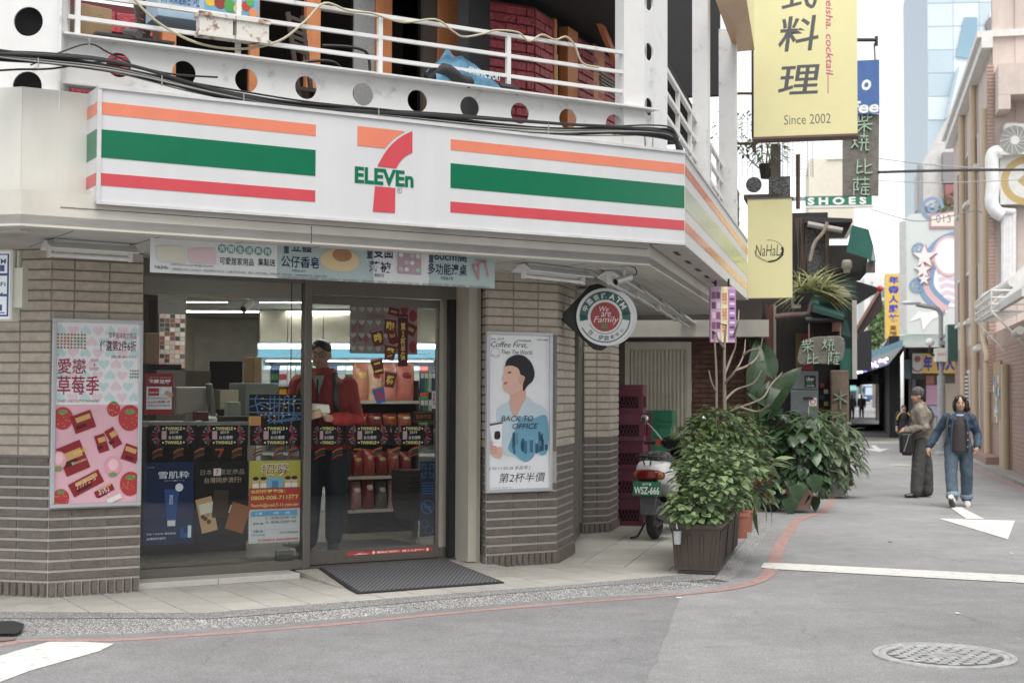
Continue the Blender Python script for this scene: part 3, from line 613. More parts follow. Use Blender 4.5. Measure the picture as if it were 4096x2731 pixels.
for a, b, d in ((372, 404, 0), (703, 735, 0), (863, 899, 0), (1004, 1056, .0), (575, 597, .02)):
    SB.part('window_post', mapW(FF, MB().box(fx(a), fx(b), UW - .02 + d, UW + .12, UZ0, UZ1)), m_or, bevel=.004)
SB.part('window_dark',mapW(FF,MB().box(fx(352),fx(1060),UW + .14,UW + .2,UZ0,UZ1)),M('inner_boarding',(.16,.13,.11),.7,var=.5,scale=5,stretch=(.4,.4,6)))
for a, b in ((404, 575), (597, 703), (735, 863), (899, 1004)):
    SB.part('pane', mapW(FF, MB().box(fx(a), fx(b), UW + .05, UW + .058, UZ0, UZ1)), glass('dark_glass', (.30, .27, .24), 0, .05))
SB.part('mesh_panel', mapW(FF, MB().box(fx(815), fx(862), UW + .01, UW + .04, UZ0, UZ1)), M('perforated_grey', (.24, .24, .24), .6, var=.3, scale=90))
SB.part('mullion', mapW(FF, MB().box(fx(972), fx(1003), UW - .01, UW + .05, UZ0, UZ1)), M('brown_mullion', (.10, .075, .06), .5))
SB.part('window_rail',mapW(FF,MB().box(fx(735),fx(863),UW + .03,UW + .05,FF.px(800,28,UW).z - .02,FF.px(800,28,UW).z)),M('brown_mullion',(.1,.075,.06)))
uo0 = us(1267)
SB.part('window_post', mapW(USF, MB().box(uo0, us(1273), -.03, .1, UZ0, UZ1).box(us(1296), us(1319), -.04, .1, UZ0, UZ1)), m_or)
SB.part('window_dark', mapW(USF, MB().box(us(1273), us(1296), .06, .12, UZ0, UZ1)), m_dark)
yp = Thing('paper_strip', 'yellow paper strip with black brush characters on upstairs window', 'poster', USF, (us(1280), .05, 4))
ysz = [USF.px(1284, y, .05).z for y in (128, 222)]
ysh = yp.part('sheet',MB().box(us(1275),us(1292),.05,.053,ysz[1],ysz[0]),P('cfc98a',.7)); yp.text('營\n業\n中',(us(1277),ysz[1] + .01,us(1290),ysz[0] - .01),.048,P('2a2a20'),ysh,bold=.02)
brick_wall(USF, us(1319), us(1319) + 1.6, .02, UZ0 + .2, UZ1)
sp0, sp1 = us(1330), us(1410)
bc_ = Thing('wooden_stair', 'orange wooden stair side rising behind the balcony corner', 'stair', USF, (sp0, -.1, 3.6))
a1, a2, a3, a4 = [USF.px(x, y, -.25) for x, y in ((1374, 40), (1381, 38), (1428, 150), (1420, 152))]
bc_.part('stringer', MB().sheet([(p.x, p.z) for p in (a1, a2, a3, a4)], -.25, .05), m_or)
b1, b2 = USF.px(1374, 100, -.05), USF.px(1398, 250, -.05); bc_.part('panel', MB().box(b1.x, b2.x, .0, .015, b2.z, b1.z), m_or)
for k in range(5):
    z = b2.z + .02 + k * .035; bc_.part('bench_slat',MB().box(USF.px(1376,240,-.3).x,USF.px(1430,240,-.3).x,-.32,-.30,z,z + .022),M('grey_wood',(.12,.11,.10),.7))

# ================================================================ striped shop sign
m_sw = M('sign_white',(.60,.605,.615),.3,var=.02,scale=2); patches(m_sw,1.1,.3,.62,.93,(3,3,.3)); m_trim = M('sign_trim',(.55,.55,.55),.35)  # noise streaks put dirt and uneven inner light into the white
SO, SGn, SRd = P('d88066', .3), P('11694a', .3), P('c24c54', .3)
s0 = FF.px(227,332,SG).x; s1 = FF.px(1572,450,SG).x; zt0 = FF.px(900,266,SG).z; zT = (FF.px(227,204,SG).z + FF.px(1572,352,SG).z) / 2; zB_ = (FF.px(227,461,SG).z + FF.px(1572,560,SG).z) / 2; HS = zT - zB_
SN = Thing('shop_sign', 'long white shop sign wrapping the corner with orange, green and red stripes', 'sign', FF, (s0, SG, zB_))
SN.part('cabinet', MB().box(s0, s1, SG + .002, SG + .29, zB_, zT), m_sw)
tr = SN.part('trim',MB().box(s0 - .012,s1,SG - .012,SG + .02,zT,zT + .022).box(s0 - .012,s1,SG - .012,SG + .02,zB_ - .018,zB_).box(s0 - .014,s0 + .014,SG - .008,SG + .03,zB_,zT).box(s0 - .012,s1,SG + .02,SG + .3,zT,zT + .012),m_trim)
SSF = Fr(*FF.W(s1, SG, 0).xy, 13.6); ssl = (SSF.px(1718, 548, 0).x + SSF.px(1716, 683, 0).x) / 2
wedge = MB().prism([FF.L(SSF.W(0,.002,zB_)),FF.L(SSF.W(ssl,.002,zB_)),FF.L(SSF.W(ssl,.3,zB_)),Vector((s1 - .2,SG + .3,zB_)),Vector((s1,SG + .004,zB_))],(0,0,HS))
SN.part('side_cabinet', wedge, m_sw)
tm2 = MB().box(0,ssl,-.012,.02,zT,zT + .022).box(0,ssl,-.008,.02,zB_ - .018,zB_).box(0,.012,-.004,.01,zB_,zT); tm2.v = [FF.L(SSF.W(*p)) for p in tm2.v]; SN.part('trim',tm2,m_trim)
fr_o, fr_g, fr_r = (.118, .227), (.361, .61), (.748, .857); zf = lambda f: zT - HS * f
ua, ub = FF.px(724.5, 400, SG).x, FF.px(1035, 400, SG).x
for (f0, f1), mt in ((fr_o, SO), (fr_g, SGn), (fr_r, SRd)):
    SN.part('stripe', MB().box(s0 - .0145, ua, SG - .0005, SG + .002, zf(f1), zf(f0)).box(s0 - .0155, s0 - .0135, SG, SG + .29, zf(f1), zf(f0)), mt)
    SN.part('stripe', MB().box(ub, s1, SG - .0005, SG + .002, zf(f1), zf(f0)), mt)
SN.part('end_panel', MB().box(s0 - .0135, s0, SG + .02, SG + .29, zB_, zT), m_sw)
for z in (zT - .09, zB_ + .08): SN.part('screw', MB().tube([(s0 - .02, SG + .1, z), (s0 - .01, SG + .1, z)], .009, 8), m_trim)
def lerp3(a, b, t): return tuple(x + (y - x) * t for x, y in zip(a, b))
stripe_ends = {'o': ('d9765c', 'e9b27c'), 'g': ('b9c5ae', 'b4bd84'), 'r': ('cf7a63', 'e8b07c')}  # end tones of the side stripes, blended along their length
NS = 8
for (f0, f1), key in ((fr_o, 'o'), (fr_g, 'g'), (fr_r, 'r')):
    for k in range(NS):
        c = lerp3(sRGB(stripe_ends[key][0]), sRGB(stripe_ends[key][1]), k / (NS - 1)); m = M('faded_%s%d' % (key, k), c, .15, var=.03)
        b_ = MB().box(ssl * k / NS,ssl * (k + 1) / NS,-.0005,.002,zf(f1),zf(f0)); b_.v = [FF.L(SSF.W(*p)) for p in b_.v]; SN.part('faded_stripe',b_,m)
def Z2(x, y, w=SG): p = FF.px((1300 + x / 1.651) / KP, (y / 1.651) / KP, w); return (p.x, p.z)
arc = lambda pts: [(p.x, p.y) for p in interp([Vector((*q, 0)) for q in pts], 6)]
o7 = [Z2(215, 833), Z2(530, 868)] + arc([Z2(530, 868), Z2(470, 905), Z2(430, 940), Z2(395, 980)])[1:] + [Z2(213, 962)]
r7 = arc([Z2(577,866),Z2(500,905),Z2(430,965),Z2(380,1035),Z2(345,1100)]) + [Z2(470,1113)] + arc([Z2(470,1113),Z2(495,1070),Z2(530,1035),Z2(577,1008)])[1:]
SN.part('numeral',MB().sheet(o7,SG - .001),SO); SN.part('numeral',MB().sheet(r7,SG - .001).sheet([Z2(330,1230),Z2(465,1242),Z2(462,1408),Z2(315,1398)],SG - .001),SRd)
e0,e1 = Z2(196,1209),Z2(585,1132); SN.text('ELEVEn',(e0[0],(Z2(196,1209)[1] + Z2(585,1240)[1]) / 2,e1[0],(Z2(196,1101)[1] + Z2(585,1132)[1]) / 2),SG - .0015,SGn,bold=.036)
rr = Z2(492,1258); SN.part('registered_mark',MB().annulus(rr,.018,.021,SG - .0015,n=20),SGn); SN.text('R',(rr[0] - .007,rr[1] - .01,rr[0] + .007,rr[1] + .01),SG - .0015,SGn)
# underside tray with vents
mb = MB(); mb.prism([FF.L(p) for p in (FSd.W(-.0,-.02,zB_ - .02),FSd.W(7,-.02,zB_ - .02),SSF.W(ssl - .1,.02,zB_ - .02),SSF.W(.02,.02,zB_ - .02))],(0,0,.012)); SN.part('side_tray',mb,M('tray_pink',(.50,.46,.44),.5))
m_blk = M('black_plastic', (.012, .012, .013), .45)
for k in range(7):
    u = .5 + k * .85; b_ = MB().box(u,u + .3,.12,.16,zB_ - .024,zB_ - .019); b_.v = [FF.L(SSF.W(*p)) for p in b_.v]; SN.part('vent_slot',b_,m_blk)
for x in (405, 992, 1475):
    u = FF.px(x, 520, SG + .1).x
    for k in range(5): SN.part('vent_slot', MB().box(u - .08 + k * .032, u - .058 + k * .032, SG + .04, SG + .12, zB_ - .006, zB_ - .001), m_blk)
# ================================================================ banner over the entrance
BWp = -1.15
bu0, bu1 = FF.px(345, 600, BWp).x, FF.px(1136, 640, BWp).x; bz0 = (FF.px(345, 628, BWp).z + FF.px(1134, 660, BWp).z) / 2
BN = Thing('banner', 'long pale green and white promotion banner above the shop entrance', 'banner', FF, (bu0, BWp, bz0))
bs = BN.part('sheet', MB().box(bu0, bu1, BWp, BWp + .005, bz0, 2.72), P('dfe2e2', .5))
BZ = 2.72
def bx(x): return FF.px(x, 610, BWp).x
def bq(x, y): p = FF.px(x, y, BWp); return (p.x, p.z)
PB = Print(BN, bs, (0, 0, 1, 1), BWp - .0005)
for a, b in ((636, 858), (985, 1136)): PB.rect(bx(a), bz0, bx(b), BZ, 'aebfbd')
def bt(t,x0,y0,x1,y1,c,bold=.0): p0,p1 = bq(x0,y1 - .045 * (x1 - x0)),(bq(x1,y0)[0],bq(x0,y0)[1]); PB.text(t,p0[0],p0[1],p1[0],p1[1],c,bold)
for i, ch in enumerate('悠閒生活系列'):
    c = bq(510 + i * 20.8,571 + i * 1.4); PB.poly([(c[0] + .032 * math.cos(6.2832 * k / 20),c[1] + .032 * math.sin(6.2832 * k / 20)) for k in range(20)],'6f9d96'); PB.text(ch,c[0] - .02,c[1] - .02,c[0] + .02,c[1] + .02,'e8eeee',.02)
bt('可愛居家用品', 504, 590, 583, 611, '2c2c2c', .01); bt('集點送', 592, 593, 632, 612, '2c2c2c', .01)
bt('公仔香皂', 645, 586, 733, 617, '1e2a52', .014); bt('量', 651, 562, 664, 582, '1e2a52', .01); bt('立體', 669, 552, 716, 580, '1e2a52', .014)
bt('·內附3D公仔',668,618,702,626,'1e2a52'); bt('量',842,568,856,594,'1e2a52',.01); bt('雙面',858,558,903,594,'1e2a52',.014); bt('薄被',847,599,898,627,'1e2a52',.014)
bt('量', 984, 581, 996, 603, '1e2a52', .01); bt('60cm高', 997, 574, 1072, 602, '1e2a52', .014); bt('多功能邊桌', 982, 603, 1072, 634, '1e2a52', .014)
bt('· 雙面花色', 857, 628, 882, 637, '1e2a52'); bt('· 可收納小物', 1008, 634, 1040, 644, '1e2a52')
bt('© 2019 San-X Co., Ltd. All Rights Reserved.', 390, 604, 490, 615, '555555'); bt('7-ELEVEn', 354, 610, 386, 618, '2c3a2c', .02)
bt('1.活動期間2019/02/13-2019/03/24，贈品兌換至2019/03/26。2.立體公仔香皂共6款，限量共12萬個(含備品)，採隨機出貨，恕無法指定。3.限量雙面薄被共2款，限量共1.5萬個', 392, 615, 750, 638, '77787a')
bt('4.全品項皆通過ST或SGS檢驗標準。商品以實物為主，圖片僅供參考。活動詳情請上官網查詢。5.本公司保有此活動之修改、變更或暫停本活動之權利，若有未盡事宜，悉依本活動官網公告', 640, 634, 1125, 662, '77787a')
p = bq(780, 592); PB.poly([(p[0] + .16 * math.cos(6.2832 * k / 24), p[1] - .02 + .085 * math.sin(6.2832 * k / 24)) for k in range(24)], 'd9c39a')
p = bq(785, 586); PB.poly([(p[0] + .08 * math.cos(6.2832 * k / 20), p[1] + .05 * math.sin(6.2832 * k / 20)) for k in range(20)], 'a97f5c')
PB.poly([bq(912, 572), bq(966, 578), bq(966, 632), bq(912, 628)], 'b9a0aa')
for i in range(12): p = bq(920 + (i % 4) * 13,586 + (i // 4) * 16 + (i % 4)); PB.poly([(p[0] + .02 * math.cos(6.2832 * k / 10),p[1] + .017 * math.sin(6.2832 * k / 10)) for k in range(10)],['e6e2dc','d9c39a','b9c7cc'][i % 3])
for a,b in (((1083,606),(1098,643)),((1098,606),(1098,640)),((1085,612),(1110,600)),((1112,598),(1120,636)),((1090,598),(1118,602))):
    p,q = Vector((*bq(*a),0)),Vector((*bq(*b),0)); d = (q - p).normalized(); nn = Vector((-d.y,d.x,0)) * .008; PB.poly([(p + nn)[:2],(q + nn)[:2],(q - nn)[:2],(p - nn)[:2]],'b98d95')
PB.poly([bq(358,566),bq(420,566),bq(425,604),bq(362,600)],'d8d6c4'); PB.poly([bq(430,572),bq(492,570),bq(496,606),bq(434,604)],'d9bfc6')
PB.done(.5)
# ================================================================ wall posters in aluminium boxes
m_fr = M('silver_frame', (.55, .56, .58), .35, metal=.3, var=.03)
def poster_box(name, label, u0, z0, u1, z1, w=0.0, paper='ecedef'):
    T = Thing(name, label, 'poster', FF, ((u0 + u1) / 2, w, z0), 'framed posters on the tiled pillars')
    f = .03; fm = MB().box(u0,u1,w - .055,w - .02,z0,z0 + f).box(u0,u1,w - .055,w - .02,z1 - f,z1).box(u0,u0 + f,w - .055,w - .02,z0 + f,z1 - f).box(u1 - f,u1,w - .055,w - .02,z0 + f,z1 - f)
    T.part('frame', fm, m_fr, bevel=.004); T.box('backing', (u0 + .01, u1 - .01, w - .019, w - .001, z0 + .01, z1 - .01), m_fr)
    s = T.box('printed_sheet', (u0 + f, u1 - f, w - .03, w - .02, z0 + f, z1 - f), P(paper, .45))
    return T, Print(T, s, (u0 + f, z0 + f, u1 - f, z1 - f), w - .0304)
T1, p1 = poster_box('poster_box', 'framed pink strawberry season poster with hearts on the left tiled pillar', .0, .72, .685, 2.15)
p1.rect(0, 0, 1, .545, 'e2b4c0'); p1.rect(0, .545, 1, 1, 'e9e8ea')
def heart(pr, cx, cy, s, c, flip=1):
    asp = (pr.r[2] - pr.r[0]) / (pr.r[3] - pr.r[1]); pr.poly([(cx + s * .062 * (math.sin(t) ** 3) * 16 / 16,cy + flip * asp * s * .062 * (13 * math.cos(t) - 5 * math.cos(2 * t) - 2 * math.cos(3 * t) - math.cos(4 * t)) / 16) for t in [6.2832 * k / 18 for k in range(18)]],c)
for j in range(7):
    for i in range(7):
        fx_, fy = .05 + i * .15 + (j % 2) * .075, .585 + j * .062
        if fx_ < 1: heart(p1, fx_, fy, 1.1, ('e3cdd6' if (i + j) % 2 else 'c3dadd'), 1 if i % 2 else -1)
p1.text('草莓風味指定商品',.63,.915,.97,.95,'74303c'); p1.text('任選第2件6折',.52,.845,.97,.905,'5f2330',.01); p1.text('活動日期 108/2/13~3/12',.66,.805,.97,.822,'74303c')
p1.text('愛戀',.02,.715,.36,.80,'9c2748',.008); p1.text('草莓季',.02,.60,.52,.705,'9c2748',.008); p1.text('LOVE\n&\nSWEET',.40,.735,.52,.80,'74303c'); p1.text('SWEET AND TASTY STRAWBERRY',.03,.558,.53,.572,'8c7440')
for j in range(5):
    for i in range(9): p1.ell(.02 + i * .04, .86 + j * .018, .016, '8c6f3e', n=4)
for j in range(3):
    for i in range(4): p1.ell(.9 + i * .03, .70 + j * .018, .012, '8c6f3e', n=4)
for cx, cy, r, a in ((.09, .47, .12, 0), (.9, .47, .14, 0), (.08, .03, .10, 0), (.92, .10, .13, 0), (.7, .52, .08, 0)):
    p1.ell(cx, cy, r, 'b23a3f', ry=r * 1.15); p1.ell(cx, cy + .035, r * .5, '6f8a4e', ry=r * .25)
    for k in range(14): t = random.uniform(0,6.28); q = r * math.sqrt(random.random()) * .85; p1.ell(cx + q * math.cos(t),cy + q * .48 * math.sin(t),.006,'d9b06a',n=6)
for cx,cy,w_,h_,a in ((.33,.45,.26,.22,20),(.22,.25,.30,.36,22),(.56,.33,.13,.22,18),(.70,.36,.12,.24,30),(.38,.11,.40,.17,27),(.60,.065,.24,.08,24),(.92,.27,.2,.2,-20)):
    p1.rrect(cx,cy,w_,h_,a,'8e2228'); p1.rrect(cx,cy + .02,w_ * .7,h_ * .28,a,'c9a26a'); p1.rrect(cx - .02,cy - .025,w_ * .5,h_ * .2,a,'4e1418')
p1.text('meiji',.22,.27,.38,.30,'e5c66a',.02,rot=R(20)); p1.text('Biscuits',.2,.225,.38,.24,'ead9b0',rot=R(20)); p1.text('ブランチュール',.24,.10,.5,.135,'ead9c0',.01,rot=R(27)); p1.text('ぷっちょ',.52,.05,.66,.08,'f0e0e4',.02,rot=R(24))
for cx,cy in ((.70,.20),(.04,.24)): p1.ell(cx,cy,.10,'e3a0ae',ry=.11); p1.ell(cx,cy + .01,.06,'efc3cb',ry=.07); p1.ell(cx,cy - .045,.05,'7d955c',ry=.03)
p1.rrect(.72, .02, .18, .06, 24, 'e8e4dc')
p1.done(.45)
T2,p2 = poster_box('poster_box','framed white coffee poster of a person in a pale shirt on the right pillar',3.757,.715,4.445,2.148,paper='e9eaec')
p2.text('Feb. 2019',.03,.965,.24,.98,'3a3a3a',shear=.25); p2.text('Coffee First,',.03,.915,.63,.955,'2a2a2a',shear=.25); p2.text('Then The World.',.2,.875,.72,.903,'2a2a2a',shear=.25); p2.text('CITY CAFE',.79,.968,.98,.978,'2a2a2a',.02)
p2.text('(先咖啡再抉擇)', .44, .955, .7, .972, '3a3a3a'); p2.text('PM 1:00', .03, .858, .17, .868, '666666', shear=.25)
c_ = p2.pt(.1, .882); p2._m('888888')[0].annulus(c_, .042, .0445, p2._m('888888')[1], n=30)
def PX2(x, y):   # photo pixels inside the coffee poster -> sheet fractions (zoomed view coordinates)
    q = FF.px((1800 + x / 1.4256) / KP, (950 + y / 1.4256) / KP, -.03); u0, z0, u1, z1 = p2.r; return ((q.x - u0) / (u1 - u0), (q.z - z0) / (z1 - z0))
def sh(pts, c, smooth=True): q = [PX2(*p) for p in pts]; p2.poly(arc(q + [q[0]])[:-1] if smooth else q, c)
sh([(262,1010),(270,970),(310,945),(345,930),(432,905),(480,940),(535,970),(555,1030),(556,1210),(520,1245),(480,1235),(430,1280),(360,1250),(300,1230),(275,1100)],'c3d5de')
sh([(395,1020),(470,1030),(550,1020),(556,1210),(510,1235),(495,1150),(480,1240),(430,1278),(370,1240),(330,1200),(360,1120)],'6fa3bd')
for k in range(26):
    x = random.uniform(350,540); h = random.uniform(30,90); y0 = random.uniform(1180,1235); wd = random.uniform(9,20); sh([(x,y0),(x + wd,y0),(x + wd,y0 - h),(x,y0 - h)],random.choice(['3f6f8c','2f5a77','7fb0c6','517f9b']),False)
sh([(337, 870), (415, 850), (430, 910), (405, 960), (370, 1020), (340, 960), (345, 900)], 'd6a898')
sh([(306,740),(360,690),(420,720),(428,800),(420,850),(360,890),(325,882),(304,868),(302,838),(306,820),(295,803),(308,775)],'e2b7a6')
sh([(312,735),(325,695),(370,670),(420,675),(462,715),(480,770),(470,815),(440,845),(418,875),(412,840),(425,800),(418,790),(400,780),(385,745),(345,730)],'1d1a1c')
sh([(326, 768), (345, 762), (346, 770), (328, 775)], '2a2020', False); sh([(304, 828), (326, 820), (322, 834), (306, 838)], 'b46a62', False)
sh([(392,790),(412,785),(418,812),(400,838),(390,820)],'d6a595'); sh([(220,1068),(296,1054),(290,1195),(240,1195)],'eef0f2',False); sh([(218,1062),(296,1050),(297,1060),(220,1074)],'6a5a4a',False); sh([(252,1105),(280,1105),(280,1145),(250,1145)],'2a2422')
sh([(232, 1160), (244, 1165), (242, 1195), (292, 1195), (290, 1250), (255, 1250), (232, 1225), (229, 1190)], 'dcae9c')
for k in range(3): sh([(231, 1182 + k * 18), (262, 1190 + k * 16), (262, 1200 + k * 16), (233, 1194 + k * 17)], 'c99886', False)
def t2(t, x0, y0, x1, y1, c, **k): a, b = PX2(x0, y1), PX2(x1, y0); p2.text(t, a[0], a[1], b[0], b[1], c, **k)
t2('BACK TO',288,1015,470,1047,'2b2f33',shear=.25); t2('OFFICE',352,1058,498,1090,'2b2f33',shear=.25); t2('[ 02.11-02.26 全品項 ]',224,1298,458,1328,'3a3a3a',shear=.2); t2('第2杯半價',278,1335,545,1398,'2a2a2a',shear=.2); t2('7-ELEVEn 統一超商關心您',226,1420,345,1430,'555555')
p2.done(.45)
# ================================================================ round ATM sign, left light sign, hanging pink sign
ac = at(1389, 728, 13.2); AF = Fr(ac.x, ac.y, 88)
AT = Thing('round_sign', 'round white cash machine sign with green ring and red centre on black bracket', 'sign', AF, (0, .1, ac.z - .4))
ar = 66 / 3267 * 13.2; cz = ac.z
AT.part('bracket',MB().sheet([(-ar * 1.45,cz + .03),(-ar * .5,cz + ar * 1.12),(-ar * .2,cz + ar * 1.18),(ar * .1,cz + ar * 1.05),(ar * .1,cz - ar * 1.05),(-ar * .1,cz - ar * 1.17),(-ar * .35,cz - ar * 1.12),(-ar * 1.45,cz - .03)],.05,.07),m_blk,bevel=.006)
AT.part('rim', MB().tube([(0.03, -.02, cz), (0.03, .12, cz)], ar * 1.01, 48), M('rim_chrome', (.3, .3, .31), .25, metal=.9), smooth=True)
AT.part('wall_arm', MB().tube([(-ar * 1.35, .08, cz), (-ar * 1.75, .16, cz)], .03, 10), m_blk)
fc = AT.part('face', MB().tube([(0, -.028, cz), (0, -.02, cz)], ar, 48), P('e6e7e8', .25), smooth=True)
PA = Print(AT, fc, (-ar, cz - ar, ar, cz + ar), -.0285)
mb,w = PA._m('0f5f57'); mb.annulus((0,cz),ar * .60,ar * .89,w,-8,190,40); mb.annulus((0,cz),ar * .86,ar * .90,w,205,352,30); mb.annulus((0,cz),ar * .58,ar * .60,w,205,352,30)
PA.poly([(.96,.56),(.84,.62),(.78,.52),(.86,.54)],'0f5f57'); PA.poly([(.05,.55),(.11,.42),(.2,.5)],'0f5f57'); PA.ell(.5,.5,.255,'a32a30',n=36)
for i,ch in enumerate('中國信託'): a = R(157 - i * 21); PA.text(ch,.5 + .372 * math.cos(a) - .045,.5 + .372 * math.sin(a) - .05,.5 + .372 * math.cos(a) + .045,.5 + .372 * math.sin(a) + .05,'f0f1f1',.015,rot=a - math.pi / 2)
for i,ch in enumerate('ATM'): a = R(70 - i * 19); PA.text(ch,.5 + .372 * math.cos(a) - .05,.5 + .372 * math.sin(a) - .05,.5 + .372 * math.cos(a) + .05,.5 + .372 * math.sin(a) + .05,'f0f1f1',.03,rot=a - math.pi / 2)
for i,ch in enumerate('存·提款都安心'): a = R(228 + i * 15.5); q = .045 if i < 4 else .032; PA.text(ch,.5 + .37 * math.cos(a) - (q if ch != '·' else .008),.5 + .37 * math.sin(a) - (q if ch != '·' else .008),.5 + .37 * math.cos(a) + (q if ch != '·' else .008),.5 + .37 * math.sin(a) + (q if ch != '·' else .008),'0f5f58',.01,rot=a + math.pi / 2)
PA.text('We',.40,.59,.56,.68,'f0e6e6',shear=.2); PA.text('are',.43,.50,.60,.58,'f0e6e7',shear=.2); PA.text('Family',.30,.37,.74,.51,'f0e6e8',shear=.3); PA.rect(.44,.30,.54,.38,'2f8a4a'); PA.rect(.475,.325,.505,.355,'a32a31'); PA.done(.3)
lf = at(13, 655, 9.6); LSF = Fr(lf.x, lf.y, 95)
LSg = Thing('light_box_sign', 'blue and white service light box sign cut by the left picture edge', 'sign', LSF, (0, .1, at(13, 737, 9.6).z))
ux = lambda x: LSF.px(x, 650, 0).x; uz = lambda y: LSF.px(15, y, 0).z
LSg.part('box', MB().box(ux(-90), ux(27), 0, .14, uz(737), uz(572)), P('cfcdc2', .4), bevel=.01)
fb = LSg.part('face',MB().box(ux(-86),ux(23),-.004,0,uz(731),uz(578)),P('dfe2e4',.3)); PL_ = Print(LSg,fb,(ux(-82),uz(727),ux(21),uz(583)),-.0045)
PL_.rect(0, 0, 1, 1, '1d3f72')
for k in range(3): PL_.rect(.3, .03 + k * .33, .96, .32 + k * .33, 'd9dde2')
PL_.text('ATM',.58,.84,.93,.92,'1d3f73',.02); PL_.rect(.62,.72,.9,.82,'1d3f73'); PL_.text('$',.72,.73,.8,.81,'d9dde3'); PL_.text('Wi-Fi',.5,.48,.93,.55,'1d3f73',.02); PL_.rect(.6,.09,.86,.19,'1d3f73'); PL_.rect(.55,.05,.92,.07,'1d3f73')
for r_ in (.05,.09): PL_._m('1d3f73')[0].annulus(PL_.pt(.72,.56),r_ * .6,r_ * .7,PL_._m('1d3f73')[1],40,140,12); PL_._m('1d3f73')[0].annulus(PL_.pt(.72,.47),r_ * .6,r_ * .7,PL_._m('1d3f73')[1],220,320,12)
PL_.done(.3); LSg.part('wall_mount',MB().box(ux(27),ux(47),.03,.12,uz(706),uz(614)).box(ux(30),ux(35),.05,.09,uz(706),uz(574)),P('bdbcae',.5))

# ================================================================ lamps and cameras under the soffit
m_lampw = M('lamp_white', (.70, .70, .68), .4, var=.03); m_tubeg = M('tube_glass', (.75, .76, .76), .2)
def tube_lamp(label, a, b, z=2.672, drop=.11):
    a, b = Vector(a), Vector(b); d = b - a; fr = Fr(a.x, a.y, math.degrees(math.atan2(d.x, d.y))); L = d.length
    T = Thing('tube_lamp', label, 'lamp', fr, (L / 2, 0, z), 'fluorescent lamps under the soffit')
    T.part('reflector',MB().prism([(0,-.10,z - .065),(0,-.03,z - .015),(0,.03,z - .015),(0,.10,z - .065),(0,.095,z - .075),(0,.02,z - .045),(0,-.02,z - .045),(0,-.095,z - .075)],(L,0,0)),m_lampw)
    T.part('ballast',MB().box(.05,L - .05,-.035,.035,z - .04,z),m_lampw); T.part('tube',MB().tube([(.03,0,z - drop),(L - .03,0,z - drop)],.015,10),m_tubeg,smooth=True)
    for u in (.015, L - .04): T.part('tube_holder', MB().box(u, u + .025, -.02, .02, z - drop - .02, z - .04), m_lampw, bevel=.004)
def sofx(x, y): return gz(x, y, 2.66)
tube_lamp('long fluorescent lamp under the soffit above the left pillar',sofx(104,552),sofx(308,566)); tube_lamp('long fluorescent lamp under the soffit above the coffee poster',sofx(1198,606),sofx(1343,623))
for i, (a, b) in enumerate((((1398, 622), (1458, 659)), ((1462, 658), (1510, 692)), ((1513, 689), (1552, 718)), ((1556, 716), (1588, 738)))):
    tube_lamp('%s of four short lamps in the row under the arcade soffit' % ['nearest', 'second', 'third', 'farthest'][i], sofx(*a), sofx(*b))
cc = sofx(1433, 612); CCF = Fr(cc.x, cc.y, 100)
CV = Thing('security_camera','silver bullet security camera hanging from the soffit near the lamp row','camera',CCF,(0,0,2.66)); m_sil = M('silver_plastic',(.42,.42,.43),.35,metal=.4)
CV.part('mount',MB().tube([(0,0,2.67),(0,0,2.66)],.03,14).tube([(0,0,2.66),(0,0,2.58)],.012,8),m_sil); hd_ = CV.part('housing',MB().tube([(.05,.05,2.575),(-.06,-.08,2.525)],.032,14),m_sil,smooth=True)
CV.part('lens',MB().tube([(-.06,-.08,2.525),(-.064,-.084,2.523)],.025,14),m_blk,hd_); CV.part('cable',MB().tube(interp([(.05,.05,2.58),(.1,.05,2.6),(.09,.02,2.65),(.03,0,2.668)],4),.005,6),m_blk)
# hanging pink menu sign at the side
hp_ = at(1658, 720, 15.4); HF = Fr(hp_.x, hp_.y, 74)
HG = Thing('hanging_sign', 'pink and cream menu sign hanging below the side of the striped sign', 'sign', HF, (0, 0, at(1658, 640, 15.4).z))
hx = lambda x: HF.px(x, 720, 0).x; hzz = lambda y: HF.px(1655, y, 0).z
sh_ = HG.part('panel',MB().box(hx(1632),hx(1690),0,.03,hzz(786),hzz(658)),P('c9a3bf',.5)); HP = Print(HG,sh_,(hx(1632),hzz(786),hx(1690),hzz(658)),-.0005)
HP.rect(.42, 0, .68, 1, 'e6dcb0'); HP.rect(.70, .05, 1, .95, 'b288b4')
for k in range(10): HP.rect(.05 + (k % 2) * .18,.06 + (k // 2) * .18,.2 + (k % 2) * .18,.18 + (k // 2) * .18,['6a4a6a','d9c6d4','8a5a7a'][k % 3]); HP.rect(.75,.08 + k * .085,.95,.12 + k * .085,['5a3f7a','e0cfe2'][k % 2])
for k in range(3): HP.text('特惠', .46, .68 - k * .28, .64, .9 - k * .28, 'c0562e')
HP.done(.5); HG.part('hanger',MB().tube([(hx(1645),.015,hzz(658)),(hx(1645),.015,2.85)],.012,6).tube([(hx(1675),.015,hzz(658)),(hx(1675),.015,2.85)],.012,6),m_blk)
